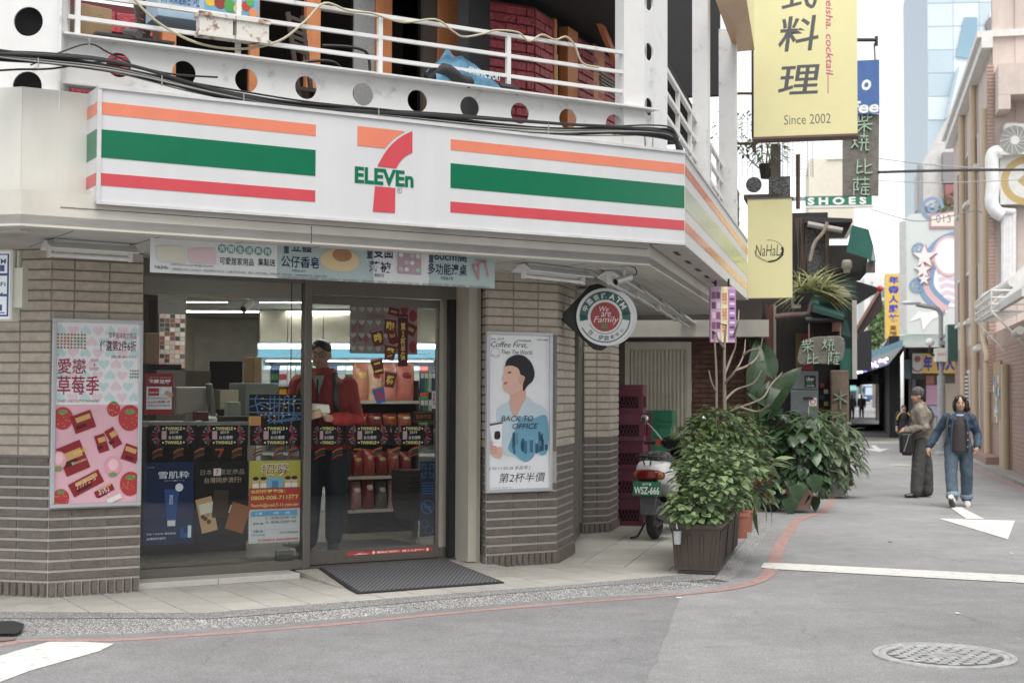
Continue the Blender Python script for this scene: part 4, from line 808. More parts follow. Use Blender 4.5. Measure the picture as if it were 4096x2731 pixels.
# ================================================================ cables along the girder
CB = Thing('cable_bundle', 'thick bundle of black overhead cables draped along the top of the striped sign', 'cables', FF, (0, SG + .1, zT))
path = [(-60,118),(0,128),(100,138),(230,152),(330,172),(440,200),(560,226),(700,249),(860,262),(1000,276),(1150,290),(1300,299),(1420,300),(1500,303),(1545,312)]
m_cab = M('cable_black', (.018, .018, .02), .45); m_cabg = M('cable_grey', (.30, .30, .28), .6)
for k in range(17):
    off = random.uniform(-17, 14); ph = random.uniform(0, 6); w0 = GW - .15 - random.uniform(0, .14)
    pts = []
    for i, (x, y) in enumerate(path):
        q = FF.px(x, y + off * (.55 + .45 * math.sin(i * .9 + ph)), w0); pts.append(q)
    c1 = FF.L(SSF.W(.1 + .05 * random.random(),.04 + .03 * random.random(),zT + .03 + .08 * random.random())); c2 = FF.L(SSF.W(.6,.06,zT + .03 + .03 * random.random())); c3 = FF.L(SSF.W(2.5,.08 + .04 * random.random(),zT + .035))
    CB.part('cable',MB().tube(interp(pts + [c1,c2,c3],5),random.choice([.007,.009,.012,.015]) if k < 12 else .005,7),m_cab if k < 13 else m_cabg,smooth=True)
CB.part('cable',MB().tube(interp([FF.px(x,y,GW - .15) for x,y in ((-40,165),(40,160),(120,158),(230,142),(300,150),(390,170),(500,178))],5),.007,6),m_cab)
CB.part('tie_wire',MB().tube(interp([FF.px(x,y,GW - .12) for x,y in ((70,210 - 60),(140,120),(205,101),(250,122),(300,145))],4),.006,6),m_cab)
for x, y in ((205, 100), (88, 145), (372, 185), (560, 225), (870, 262), (1260, 296)):
    a, b = FF.px(x, y - 12, GW - .31), FF.px(x, y + 14, GW - .31); CB.part('cable_tie', MB().tube([a, b], .004, 5), m_cabg)
# ================================================================ things on the balcony
m_card = patches(M('cardboard', (.34, .23, .13), .85, var=.1, scale=10), 4, .3, .6, .8)
def fpx(x, y, w): return FF.px(x, y, w)
def carton(label, x0, y0, x1, y1, w, rot, mat=None):
    a, b = fpx(x0, y1, w), fpx(x1, y0, w); c = FF.W((a.x + b.x) / 2, w, 0); fr = Fr(c.x, c.y, 59.5 + rot); h = (b.x - a.x) / 2
    T = Thing('carton',label,'box',fr,(0,.15,a.z)); T.part('body',MB().box(-h,h,0,.3,a.z,b.z),mat or m_card,bevel=.004); return T,fr,h,a.z,b.z
carton('open brown cardboard box behind the left end of the railing', 178, 20, 262, 92, GW + .25, -14)
T, fr, h, z0, z1 = carton('pale fruit carton with blue side and coloured peppers print on balcony', 362, -30, 596, 36, GW + .16, 0, P('9fb4c4', .6))
pf = T.part('printed_face',MB().box(-h * .1,h - .01,-.004,0,z0 + .01,z1 - .01),P('6fa3c0',.6)); PF = Print(T,pf,(-h * .1,z0,h,z1),-.0045)
for x,y,r_,c in ((.1,.5,.09,'d9b640'),(.28,.5,.11,'8e3a2c'),(.45,.45,.1,'4f9a4a'),(.6,.4,.08,'d9c95a'),(.75,.5,.08,'b8452f'),(.88,.35,.08,'d98a5a'),(.82,.6,.07,'5aa556')): PF.ell(x,y,r_,c,ry=r_ * 1.1)
PF.done(.6); T.text('新港果菜運銷合作社', (-h + .02, z0 + .1, -h * .2, z0 + .2), -.0045, P('2a5a8c'), bold=.01)
RT = Thing('rusty_tray','rusty white metal planter tray hooked on the balcony railing','tray',FF,(fpx(530,100,GW - .05).x,GW,fpx(530,105,GW).z))
m_rust = M('rusty_white', (.62, .60, .55), .7, c2=(.22, .10, .05), thr=(.52, .62), scale=9)
ra_, rb_ = fpx(455, 82, GW - .1), fpx(623, 40, GW - .1)
for k in range(2):
    w = (rb_.x - ra_.x) / 2; u0 = ra_.x + k * w + .01; u1 = u0 + w - .03
    RT.part('tray_box',MB().box(u0,u1,GW - .11,GW - .02,fpx(540,88,GW - .1).z,fpx(540,44,GW - .1).z).box(u0 - .01,u1 + .01,GW - .125,GW + .0,fpx(540,47,GW - .1).z,fpx(540,38,GW - .1).z).box(u0 - .01,u1 + .01,GW - .12,GW - .02,fpx(540,92,GW - .1).z,fpx(540,84,GW - .1).z),m_rust)
HO = Thing('hose','yellowish flexible hose winding along the balcony railing','hose',FF,(1,GW,4.2)); m_hose = M('hose_beige',(.42,.38,.26),.5)
HO.part('sagging_length',MB().tube(interp([fpx(x,y,GW - .04) for x,y in ((300,-10),(360,50),(450,98),(550,113),(640,95),(700,50),(745,8),(800,25),(850,30),(880,40))],6),.009,8),m_hose,smooth=True)
HO.part('wound_length',MB().tube(interp([fpx(x,y,GW - .035) for x,y in ((880,40),(930,52),(1000,45),(1040,72),(1065,85),(1110,78),(1140,70),(1190,75),(1215,95),(1245,80),(1275,92),(1300,85),(1320,105),(1338,145),(1375,155))],5),.008,8),m_hose,smooth=True)
# folded jacket on the flange
JK = Thing('blue_jacket','crumpled blue and black jacket lying on the balcony edge behind rail','jacket',FF,(fpx(1070,200,GW + .1).x,GW + .1,GT + .015))
mb = MB(); nu, nw = 26, 10; ja, jb = fpx(988, 190, GW + .08).x, fpx(1165, 205, GW + .08).x; vs = []
prof = lambda t: .02 + .16 * math.sin(math.pi * min(1, (t + .08) * 1.05)) ** .8 * (1 - .55 * t)
for i in range(nu):
    for j in range(nw):
        t = i / (nu - 1); a = math.pi * j / (nw - 1); h = max(.02,prof(t) * 1.75) * (1 + .35 * noise.noise(Vector((t * 7,j * .7,3)))); vs.append((ja + (jb - ja) * t,GW + .1 - math.cos(a) * .13,GT + .012 + math.sin(a) * h))
mb.add(vs, [(i * nw + j, i * nw + j + 1, (i + 1) * nw + j + 1, (i + 1) * nw + j) for i in range(nu - 1) for j in range(nw - 1)])
jb_o = JK.part('body', mb, M('jacket_blue', (.07, .19, .29), .6, var=.35, scale=14), smooth=True); mb = MB()
JK.part('sleeve',MB().tube(interp([(ja - .02,GW + .06,GT + .05),(ja + .08,GW,GT + .12),(ja + .2,GW - .02,GT + .06),(ja + .32,GW - .03,GT + .035)],4),[.05] * 4 + [.055] * 4 + [.045] * 4 + [.03],9),M('jacket_black',(.015,.015,.018),.7),smooth=True)
JK.text('ORIGINAL SPORT', (ja + (jb - ja) * .38, GT + .09, ja + (jb - ja) * .8, GT + .145), GW - .058, P('c8d2d8'), jb_o, bold=.02, rot=-.12)
JK.part('black_hem',MB().tube(interp([(jb - .12,GW,GT + .05),(jb - .02,GW - .02,GT + .04),(jb + .05,GW,GT + .025)],3),.03,8),M('jacket_black',(.015,.015,.018)),smooth=True)
# folding chairs
def folding_chair(label, x0, y0, x1, y1, w):
    a,b = fpx(x0,y1,w),fpx(x1,y0,w); T = Thing('folding_chair',label,'chair',FF,((a.x + b.x) / 2,w,3.51),'folding chairs on the balcony'); m = M('chair_brown',(.05,.035,.028),.5)
    z0, z1 = 3.51, b.z
    T.part('leg',MB().bar((a.x,w,z1),(a.x + .16,w,z0),.03),m); T.part('leg',MB().bar((b.x - .14,w + .05,z1),(b.x,w + .05,z0),.03),m); T.part('leg',MB().bar((a.x,w + .35,z0),(a.x + .14,w + .3,z1 - .35),.03),m); T.part('leg',MB().bar((b.x,w + .35,z0),(b.x - .1,w + .3,z1 - .35),.03),m)
    T.part('seat', MB().box(a.x + .02, b.x, w - .02, w + .36, z0 + .42, z0 + .45), m)
    for k in range(6): z = z1 - .03 - k * .05; T.part('back_slat',MB().bar((a.x + .01 + (z1 - z) * .2,w + .01,z),(b.x - .12 + (z1 - z) * .15,w + .05,z - .02),.012,.028),m)
folding_chair('brown slatted folding chair left of the orange post on the balcony',308,0,376,70,GW + .55); folding_chair('brown slatted folding chair beside the middle orange post on the balcony',660,40,738,140,GW + .5)
BM = Thing('flat_steel_beam','dark steel channel and pipe lying on the balcony edge','beam',FF,(fpx(300,90,GW + .05).x,GW,GT)); p0,p1_ = fpx(218,60,GW + .06),fpx(400,92,GW + .06)
BM.part('channel',MB().box(p0.x,p1_.x,GW + .04,GW + .2,GT + .06,GT + .075).box(p0.x,p1_.x,GW + .19,GW + .2,GT + .014,GT + .06),M('dark_steel',(.06,.06,.06),.5)); BM.part('pipe',MB().tube([fpx(318,80,GW - .02),fpx(290,74,GW + .3)],.028,14),M('dark_steel',(.06,.06,.06)),smooth=True)
HC = Thing('round_chair', 'dark tubular chair frame behind the middle of the balcony railing', 'chair', FF, (fpx(750, 150, GW + .3).x, GW + .3, 3.51))
HC.part('frame',MB().tube(interp([fpx(x,y,GW + .3) for x,y in ((690,150),(700,143),(745,140),(775,148),(790,175))],5),.012,8),m_blk); HC.part('arm',MB().tube(interp([fpx(x,y,GW + .45) for x,y in ((740,105),(800,108),(838,118),(848,140),(850,175))],5),.012,8),m_blk)

# ================================================================ shop interior
m_in = M('interior_wall',(.62,.58,.49),.6,var=.04); m_ceil = M('interior_ceiling',(.55,.54,.50),.7); m_floor = M('interior_floor',(.22,.20,.17),.25,var=.08,scale=5)
fpI = [FF.W(.6,.47,0),FF.W(uM0,.47,0),FF.W(uP0,.5,0),R1,R4 + RFc.i * .32,sw1 + SWF.i * .2,Vector((.9,19.3,0)),Vector((-7,19.3,0)),Vector((-7,13,0)),Vector((-3.6,11.9,0))]
SB.part('interior_floor', MB().prism([(*p.xy, .02) for p in fpI], (0, 0, .178)), m_floor)
SB.part('interior_ceiling', MB().prism([(*p.xy, 2.6) for p in fpI], (0, 0, .07)), m_ceil)
for a, b in ((7, 8), (6, 7), (8, 9)):
    A_,B_ = fpI[a],fpI[b]; d = (B_ - A_).normalized(); nn = Vector((-d.y,d.x,0)) * .1; SB.part('interior_wall',MB().prism([(*p.xy,.05) for p in (A_,B_,B_ - nn,A_ - nn)],(0,0,2.6)),m_in)
SB.part('interior_wall',MB().prism([(*p.xy,.05) for p in (R1,R4 + RFc.i * .32,R4 + RFc.i * .22,R2 + RFc.i * .3 + FF.i * .3)],(0,0,2.55)),m_in)
SB.part('ceiling_beam',MB().box(-4.5,.9,14.2,14.6,2.52,2.6),m_in); SB.part('ceiling_beam',mapW(FF,MB().box(.6,3.6,.75,.95,2.42,2.6)),m_in)
m_lit = M('lamp_lit', (1, .96, .88), .5, emit=11); m_lit2 = M('chiller_lit', (.80, .95, 1), .5, emit=5.0)
ci = 0
for y, xs in ((13.3, (-1.6, -.2)), (15.3, (-3.6, -2.2, -.8, .3)), (17.2, (-3.6, -2.2, -.8)), (12.6, (-2.5,))):
    for x in xs:
        T = Thing('ceiling_lamp','ceiling strip lamp, %s from left in the %s row inside the shop' % (ORD[xs.index(x)],{13.3: 'second',15.3: 'third',17.2: 'rearmost',12.6: 'front'}[y]),'lamp',WF,(x,y,2.6),'ceiling strip lamps inside the shop')
        T.part('housing',MB().box(x - .55,x + .55,y - .1,y + .1,2.57,2.6),m_lampw); T.part('diffuser',MB().box(x - .52,x + .52,y - .07,y + .07,2.562,2.57),m_lit)
# chiller
ch = at(600, 810, 17); IFr = Fr(ch.x, ch.y, 93); c0u = IFr.px(590, 810).x; c1u = IFr.px(1012, 810).x; chz = lambda y: IFr.px(700, y).z
CHL = Thing('chiller','open shop chiller with lit blue and white header at the back','fridge',IFr,((c0u + c1u) / 2,0,.1)); m_chw = M('chiller_white',(.62,.64,.65),.4)
CHL.part('cabinet',MB().box(c0u,c1u,.62,.7,.1,chz(790)).box(c0u,c0u + .05,.02,.62,.1,chz(790)).box(c1u - .05,c1u,.02,.62,.1,chz(790)).box(c0u,c1u,.0,.7,.1,.5),m_chw)
hd2 = CHL.part('header',MB().box(c0u,c1u,.0,.3,chz(826),chz(786)),m_chw); CHL.part('light_strip',MB().box(c0u + .02,c1u - .02,-.006,0,chz(800),chz(790)),m_lit2,hd2)
hp3 = CHL.part('header_print',MB().box(c0u + .02,c1u - .02,-.006,0,chz(821),chz(801)),M('header_blue',sRGB('7ab8d0'),.4,emit=.45),hd2); CHL.text('7-ELEVEN 鮮活早餐',(IFr.px(640,810).x,chz(816),IFr.px(690,810).x,chz(807)),-.008,P('f2f6f8'),hd2,bold=.01); CHL.text('7-ELEVEN 鮮活',(IFr.px(950,810).x,chz(816),IFr.px(990,810).x,chz(807)),-.008,P('f2f6f8'),hd2,bold=.01)
shz = [chz(y) for y in (882, 931, 985, 1040)]
for z in shz: CHL.part('shelf', MB().box(c0u + .05, c1u - .05, .03, .6, z - .03, z), m_chw)
CHL.part('inner_lamp', MB().box(c0u + .1, c1u - .1, .05, .08, chz(828) - .01, chz(828)), m_lit2)
cart = ['d8dcdc', '1f2f5a', 'd9e0ee', 'e2e6e2', 'dfe6df', 'c7d8d8', 'd05a50', 'c84a44', '4f8f5a', '3f8a4a']
cm = MB().box(-.045,.045,-.04,.04,0,.17).add([(-.045,-.04,.17),(.045,-.04,.17),(.045,.04,.17),(-.045,.04,.17),(-.045,0,.22),(.045,0,.22)],[(0,1,5,4),(2,3,4,5),(1,2,5),(3,0,4)]).mesh(name='carton')
def ware(name, label, cat, group, me, mats, loc, rz, parts=True, sc=1, band=None):
    T = bpy.data.objects.new(name, None); col.objects.link(T); T.location = loc; T.rotation_euler = (0, 0, rz); props(T, label, cat, group)
    m1 = me.copy(); m1.materials.clear(); o = link('body', m1, mats[0], T); o.scale = (sc,) * 3
    if band: b = link('label_band', band, None, T); b.scale = (sc,) * 3; b.data.materials.append(mats[1]) if not b.data.materials else None
    return T
bandm = {}
def bandmesh(c):
    if c not in bandm: bandm[c] = MB().box(-.046, .046, -.0415, -.04, .05, .12).mesh(name='band'); bandm[c].materials.append(P(c, .5))
    return bandm[c]
for r, z in enumerate(shz[:3]):
    n = int((c1u - c0u - .12) / .1)
    for k in range(n):
        ci = (k * 7 + r * 3) // 5 % len(cart); c = cart[ci] if r == 0 else ['d9a03a','c84a44','d9a03a','b8352f','dcdcd4'][k // 3 % 5] if r == 1 else ['2a4a3a','3a3a3a','6a2a2a','8a8a84'][k % 4]
        p = IFr.W(c0u + .1 + k * .1,.12,z); ware('drink_carton','small drink carton, %s from the left on the %s chiller shelf' % (ORD[k],['top','second','third'][r]),'carton','cartons on the chiller shelves',cm,[P(c,.4)],p,IFr.rz,band=bandmesh(['eef0ea','3f8a4a','c84a44'][k % 3]))
# cupboards above the chiller, back door and doorway
for i,(x0,x1) in enumerate(((597,660),(662,742),(744,826),(828,912),(914,1010))): CHL.part('cupboard_door',MB().box(IFr.px(x0,740,.2).x,IFr.px(x1,740,.2).x,.2,.5,chz(786) + .01,2.59),M('cupboard_cream',(.60,.57,.48),.45))
yw = 19.25
def bw(x, y): p = at(x, y, yw); return p
SB.part('back_door',MB().box(bw(448,800).x,bw(590,800).x,yw - .05,yw + .05,.1,bw(500,735).z),M('roller_white',(.50,.48,.43),.5)); SB.part('doorway',MB().box(bw(484,850).x,bw(560,850).x,yw - .08,yw - .04,.1,bw(500,830).z),m_dark)
SB.part('doorway_trim',MB().box(bw(481,850).x,bw(484,850).x,yw - .1,yw - .03,.1,bw(500,829).z).box(bw(560,850).x,bw(563,850).x,yw - .1,yw - .03,.1,bw(500,829).z),m_in)
# dark inner pillar with leaflets
ip = FF.px(395, 740, 1.9)
SB.part('inner_pillar', mapW(FF, MB().box(FF.px(362, 740, 1.9).x, FF.px(428, 740, 1.9).x, 1.9, 2.4, .1, 2.6)), M('pillar_grey', (.10, .095, .09), .5))
LB = Thing('leaflet_board','board of small colour leaflets on the dark inner pillar','poster',FF,(FF.px(395,740,1.88).x,1.88,1.3)); la,lb = FF.px(364,845,1.88),FF.px(426,722,1.88)
lbs = LB.part('board', MB().box(la.x, lb.x, 1.88, 1.895, la.z, lb.z), P('9a948c', .6)); PP = Print(LB, lbs, (la.x, la.z, lb.x, lb.z), 1.8795)
for j in range(12):
    for i in range(5): PP.rect(.03 + i * .195,.02 + j * .082,.2 + i * .195,.09 + j * .082,random.choice(['c9a3a3','d8d4cc','7a4a4a','b8b8b0','5a6a6a','d0b4a4','3a3a3e']))
PP.done(.6)
# counter with till, screens, goods
CT = Thing('shop_counter','long pale cashier counter behind the window with goods on it','counter',FF,(1.2,1.3,.1)); ctz = FF.px(450,968,1.2).z
ku0, ku1 = FF.px(328, 968, 1.2).x, FF.px(560, 968, 1.2).x
CT.part('counter_top',MB().box(ku0,ku1,1.05,1.7,ctz - .04,ctz),M('counter_white',(.55,.54,.50),.3)); CT.part('front_panel',MB().box(ku0,ku1,1.1,1.65,.1,ctz - .04),M('counter_dark',(.05,.05,.05),.5))
TS = Thing('till_screen','grey back of the till screen standing on the counter','monitor',FF,(FF.px(440,925,1.3).x,1.3,ctz)); a,b = FF.px(402,958,1.3),FF.px(478,888,1.3)
TS.part('screen_back',MB().box(a.x,b.x,1.3,1.34,a.z + .03,b.z),P('9c9a92',.5),bevel=.01); TS.part('stand',MB().box((a.x + b.x) / 2 - .05,(a.x + b.x) / 2 + .05,1.32,1.4,ctz,a.z + .04),m_sil)
TS2 = Thing('customer_display','dark framed customer display seen from the side on the counter','monitor',FF,(FF.px(490,930,1.25).x,1.25,ctz)); a,b = FF.px(484,955,1.22),FF.px(502,880,1.22)
TS2.part('screen',MB().hexa([(a.x,1.22,a.z),(b.x - .02,1.20,a.z),(b.x - .02,1.3,a.z),(a.x,1.3,a.z)],[(a.x - .03,1.22,b.z),(b.x - .06,1.2,b.z),(b.x - .05,1.3,b.z),(a.x - .03,1.3,b.z)]),P('75746f',.4),bevel=.01); TS2.part('base',MB().lathe(((a.x + b.x) / 2,1.26,ctz),[(.1,0),(.1,.03),(.04,.05),(.03,a.z - ctz + .03)],14),m_chw)
def clutter(name, label, cat, x0, y0, x1, y1, w, c, d=.12):
    a,b = FF.px(x0,y1,w),FF.px(x1,y0,w); T = Thing(name,label,cat,FF,((a.x + b.x) / 2,w,a.z)); T.part('body',MB().box(a.x,b.x,w,w + d,a.z,b.z),P(c,.5),bevel=.006); return T,a,b
clutter('goods_box','dark maroon gift box on the counter below the leaflet board','box',452,945,480,965,1.15,'5a2a34'); clutter('straw_jar','clear jar of coloured straws on the counter near the map','jar',525,922,553,962,1.2,'8a9a8a'); clutter('magazine_rack','dark rack with magazines on the counter beside the map poster','rack',500,955,570,968,1.15,'2a2622')
clutter('warm_display','lit display of sweets and leaflets on a shelf at far left','display',334,765,368,838,1.0,'c8a68a'); clutter('shelf_board','dark maroon shelf board with booklets at far left window','shelf',332,836,418,848,.95,'3a2a30')
clutter('drink_machine','grey and yellow drinks machine standing behind the counter','machine',562,880,640,960,3.2,'6a726e',.5); clutter('steel_warmer','rounded steel food warmer behind the counter','warmer',505,895,548,940,2.6,'8f8a7a',.4); clutter('poster_stand','dark poster stand behind the till in the shop','poster',420,852,484,905,3.0,'3f3a30',.1)
clutter('floor_carton', 'brown patterned carton stacked beside the chiller', 'box', 582, 820, 602, 905, 3.6, '6a553c', .3)
# snack rack by the door
RKW = 2.0; rx0, rx1 = FF.px(800, 1000, RKW).x, FF.px(962, 1000, RKW).x
RK = Thing('snack_rack', 'dark metal snack rack just inside the sliding door', 'shelf', FF, ((rx0 + rx1) / 2, RKW, .1))
RK.part('frame',MB().box(rx0,rx0 + .03,RKW,RKW + .45,.1,1.72).box(rx1 - .03,rx1,RKW,RKW + .45,.1,1.72).box(rx0,rx1,RKW + .43,RKW + .46,.1,1.72).box(rx0,rx1,RKW,RKW + .45,.1,.2),m_blk)
rsz = [FF.px(880, y, RKW).z for y in (920, 985, 1092, 1168)]
for z in rsz: RK.part('shelf', MB().box(rx0, rx1, RKW - .02, RKW + .43, z - .03, z), M('shelf_steel', (.45, .43, .38), .4))
pil = MB(); vs = []; nn = 9
for side in (1, -1):
    k0 = len(pil.v); vs = []
    for i in range(nn):
        for j in range(nn): x,y = i / (nn - 1),j / (nn - 1); pu = (math.sin(math.pi * x) * math.sin(math.pi * y)) ** .5; vs.append(((x - .5) * (1 + .04 * abs(y - .5)),-side * .22 * pu,y))
    pil.add(vs, [(i * nn + j, (i + 1) * nn + j, (i + 1) * nn + j + 1, i * nn + j + 1) for i in range(nn - 1) for j in range(nn - 1)])
pilm = pil.mesh(smooth=True, name='bag')
def bag(label, x0, x1, z, h, w, c, c2):
    u0,u1 = FF.px(x0,1000,w).x,FF.px(x1,1000,w).x; T = bpy.data.objects.new('snack_bag',None); col.objects.link(T); T.location = FF.W((u0 + u1) / 2,w,z); T.rotation_euler = (R(-6),0,FF.rz + random.uniform(-.1,.1)); props(T,label,'snack bag','snack bags on the rack')
    m1 = pilm.copy(); m1.materials.clear(); o = link('pouch',m1,M('foil_' + c,sRGB(c),.3,var=.2,scale=30),T); o.scale = ((u1 - u0),.28,h); m2 = pilm.copy(); m2.materials.clear(); q = link('printed_label',m2,P(c2,.4),T); q.scale = ((u1 - u0) * .7,.26,h * .3); q.location = (0,-.012,h * .5)
for k,(a,b,c,c2) in enumerate(((812,846,'c98a70','d9c36a'),(846,880,'d9b8a0','a8342c'),(880,912,'d98f80','e0cfc0'),(912,952,'c97a6e','8a2a2a'))): bag(['salmon snack bag leftmost on the top rack shelf','cream snack bag with red lettering on the top rack shelf','pink snack bag behind the cup stickers on top shelf','rosy snack bag rightmost on the top rack shelf'][k],a,b,rsz[0],.38,RKW + .08,c,c2)
for k in range(4): bag('%s sweet bag on the second rack shelf' % ['shiny red','dark red','brown red','orange red'][k],812 + k * 34,844 + k * 34,rsz[1],.16,RKW + .06,['8a2428','7c3030','84402c','96503a'][k],['d8b070','d9c9b9','c98a3a','e0d0b0'][k])
for k in range(5): bag('red candy bag, %s from left on the third rack shelf' % ORD[k],808 + k * 28,834 + k * 28,rsz[2],.24 + .03 * (k % 2),RKW + .05,['7a2a2c','8c3834','6e2226','8a4038','742c2c'][k],['a8925a','b89a80','9aa05a','c0a890','a8925a'][k])
for k in range(5): bag('%s biscuit bag on the lowest rack shelf' % ['pale pink','dark red','grey and black','cream','dusty rose'][k],806 + k * 29,832 + k * 29,rsz[3],.28 + .04 * (k % 3 == 1),RKW + .05,['a87a7a','7c3438','5a5450','b89a92','8f5a60'][k],['d0c0c0','c9b9b0','b0a4a0','a88a4a','d0c0c0'][k])
# hanging packets right of the rack
for k in range(8):
    x = 966 + (k % 4) * 9; y = 855 + (k // 4) * 62; a,b = FF.px(x,y + 46,RKW + .1),FF.px(x + 8,y,RKW + .1); c = ['2f5a7a','4a7a5a','9ab0a8','24404a'][k % 4]
    T = Thing('hanging_packet','small packet, %s from left on the %s peg row beside the snack rack' % (ORD[k % 4],['upper','lower'][k // 4]),'packet',FF,((a.x + b.x) / 2,RKW + .1,a.z),'packets hanging beside the snack rack'); T.part('packet',MB().box(a.x,b.x,RKW + .1,RKW + .13,a.z,b.z),P(c,.3),bevel=.004); T.part('card',MB().box(a.x,b.x,RKW + .098,RKW + .1,b.z - .06,b.z - .01),P('d0d4d0',.4))
# stack of shopping baskets
bku0, bku1 = FF.px(938, 1120, 1.15).x, FF.px(1001, 1120, 1.15).x
for k in range(7):
    z = FF.px(960,1195,1.15).z + k * .045; T = Thing('shopping_basket','black shopping basket, %s from the bottom of the stack inside door' % ORD[k],'basket',FF,((bku0 + bku1) / 2,1.3,z),'stacked shopping baskets'); m = M('basket_black',(.02,.02,.022),.5); e = .03
    T.part('body',MB().hexa([(bku0 + e,1.18,z),(bku1 - e,1.18,z),(bku1 - e,1.5,z),(bku0 + e,1.5,z)],[(bku0,1.15,z + .2),(bku1,1.15,z + .2),(bku1,1.53,z + .2),(bku0,1.53,z + .2)]),m); T.part('rim',MB().box(bku0 - .01,bku1 + .01,1.14,1.16,z + .19,z + .21),m)
T = Thing('basket_stand','low black metal stand under the shopping baskets','stand',FF,((bku0 + bku1) / 2,1.3,.1)); T.part('post',MB().tube([((bku0 + bku1) / 2,1.3,.1),((bku0 + bku1) / 2,1.3,FF.px(960,1195,1.15).z)],.025,8),m_blk); T.part('foot',MB().box(bku0,bku1,1.15,1.19,.1,.15).box(bku0,bku1,1.45,1.49,.1,.15),m_blk)
IM = Thing('floor_mat','dark mat with pale lettering on the shop floor inside the door','mat',FF,(2.9,.9,.098)); IM.part('mat',MB().box(2.4,3.5,.62,1.35,.1985,.206),M('rubber_black',(.02,.02,.022)));
IC = Thing('ceiling_camera', 'small white security camera hanging from the shop ceiling', 'camera', WF, (-2.6, 14.0, 2.6)); c_p = at(568, 690, 14.0)
IC.part('stem',MB().tube([(c_p.x,14,2.6),(c_p.x,14,c_p.z)],.018,8),m_lampw); IC.part('housing',MB().tube([(c_p.x + .03,14.05,c_p.z - .02),(c_p.x - .02,13.9,c_p.z - .09)],.04,10),m_lampw); IC.part('lens',MB().tube([(c_p.x - .02,13.9,c_p.z - .09),(c_p.x - .021,13.897,c_p.z - .092)],.03,10),m_blk)
# ================================================================ things stuck to the glass
GI = WW + .0145; GD = DW + .0245
def sticker(name, label, cat, x0, y0, x1, y1, w, paper, group=None):
    a, b = FF.px(x0, y1, w), FF.px(x1, y0, w); T = Thing(name, label, cat, FF, ((a.x + b.x) / 2, w, a.z), group)
    s = T.part('sheet', MB().box(a.x, b.x, w, w + .0015, a.z, b.z), P(paper, .5)); return T, Print(T, s, (a.x, a.z, b.x, b.z), w - .0006)
T, p = sticker('window_poster', 'red prize receipt poster on the left edge of the window', 'poster', 332, 858, 398, 952, GI, 'b5343c')
p.text('2019.01.30▸02.26',.15,.885,.92,.92,'eae4e4',.01); p.text('發票兌獎',.08,.75,.92,.86,'f0ecec',.03); p.rect(.05,.13,.95,.68,'e4e6e8'); p.rect(.12,.46,.5,.64,'b5343d'); p.text('icash 2.0',.15,.52,.48,.57,'f0ecee',.02)
p.rrect(.68,.58,.2,.26,-18,'f2f2f0'); p.rrect(.84,.5,.3,.16,-30,'d9a08a'); p.text('持中獎發票將獎金存入',.1,.38,.9,.415,'2a2a2e'); p.text('icash活動卡',.1,.28,.9,.34,'b5343e',.02); p.text('該張icash卡就送給你',.1,.2,.9,.245,'2a2a2e'); p.done()
T, p = sticker('window_poster', 'city street map poster with blue roads on black in the window', 'map', 572, 906, 692, 977, GI, '101216')
def seg(p, x0, y0, x1, y1, t, c):
    d = Vector((x1 - x0,(y1 - y0) * .6,0)).normalized(); n_ = Vector((-d.y,d.x / .6,0)) * t; p.poly([(x0 + n_.x,y0 + n_.y),(x1 + n_.x,y1 + n_.y),(x1 - n_.x,y1 - n_.y),(x0 - n_.x,y0 - n_.y)],c)
for s_ in ((.0,.86,1,.84),(.0,.6,.22,.7),(.18,.74,1,.71),(.0,.43,1,.40),(.22,.33,1,.34),(.15,.98,.1,.84),(.1,.86,.18,.35),(.15,.72,.4,.52),(.4,.95,.38,.05),(.48,.97,.47,.3),(.58,.95,.56,.1),(.68,.96,.62,.05),(.76,.95,.75,.35),(.85,.97,.86,.36),(.38,.52,.6,.7),(.35,.3,.5,.05),(.4,.1,.9,.25),(.86,.36,.8,.05),(.86,.36,.97,.2),(.5,.1,1,.2)): seg(p,*s_,.011,'6d93c4')
p.rect(0, 0, .22, .3, 'd9a563')
for k in range(6): p.rect(.03, .03 + k * .045, .2, .045 + k * .045, 'a85a3a')
for k in range(34): x,y = random.uniform(.2,.95),random.uniform(.1,.95); p.rect(x,y,x + .03,y + .035,random.choice(['e6d86a','e6e6e0','e6d86a','c8504a']))
p.done()
def twinkle(x0, x1, w, lab):
    T, p = sticker('festival_sticker', lab, 'sticker', x0, 976, x1, 1023, w, '0b0c0e', 'festival stickers along the glass')
    for s_ in (-1, 1):
        for k in range(7):
            a = R(-75 + k * 25); p.rrect(.5 + s_ * (.27 + .11 * math.cos(a)),.5 + .36 * math.sin(a),.13,.035,(math.degrees(a) if s_ > 0 else 180 - math.degrees(a)),['9c3346','2f6a5a','b84a5a','7a2638'][k % 4]); p.ell(.5 + s_ * (.33 + .08 * math.cos(a)),.5 + .40 * math.sin(a),.012,'d89aa4',n=8)
    p.rect(.28, .04, .72, .96, '0b0c0f'); p.rect(.24, .2, .76, .8, '0b0c0f')
    p.text('TWINKLE',.33,.76,.68,.92,'e8dc8a',.03); p.text('TWINKLE',.33,.06,.68,.22,'e8dc8a',.03); p.text('2019',.42,.58,.6,.72,'e6e6e6',.01); p.text('台北燈節',.4,.30,.68,.48,'e6e6e6',.01)
    for x in (.29, .72):
        for y in (.84, .14): p.ell(x, y, .022, 'e8e8e6', n=4)
    p.rect(.26, .3, .36, .72, 'c9a6a6'); p.rect(.28, .22, .34, .32, '9c3346'); p.done()
twinkle(341,453,GI,'black festival sticker at the left of the window'); twinkle(457,570,GI,'black festival sticker in the middle of the window'); twinkle(574,690,GI,'black festival sticker at the right of the window under the map')
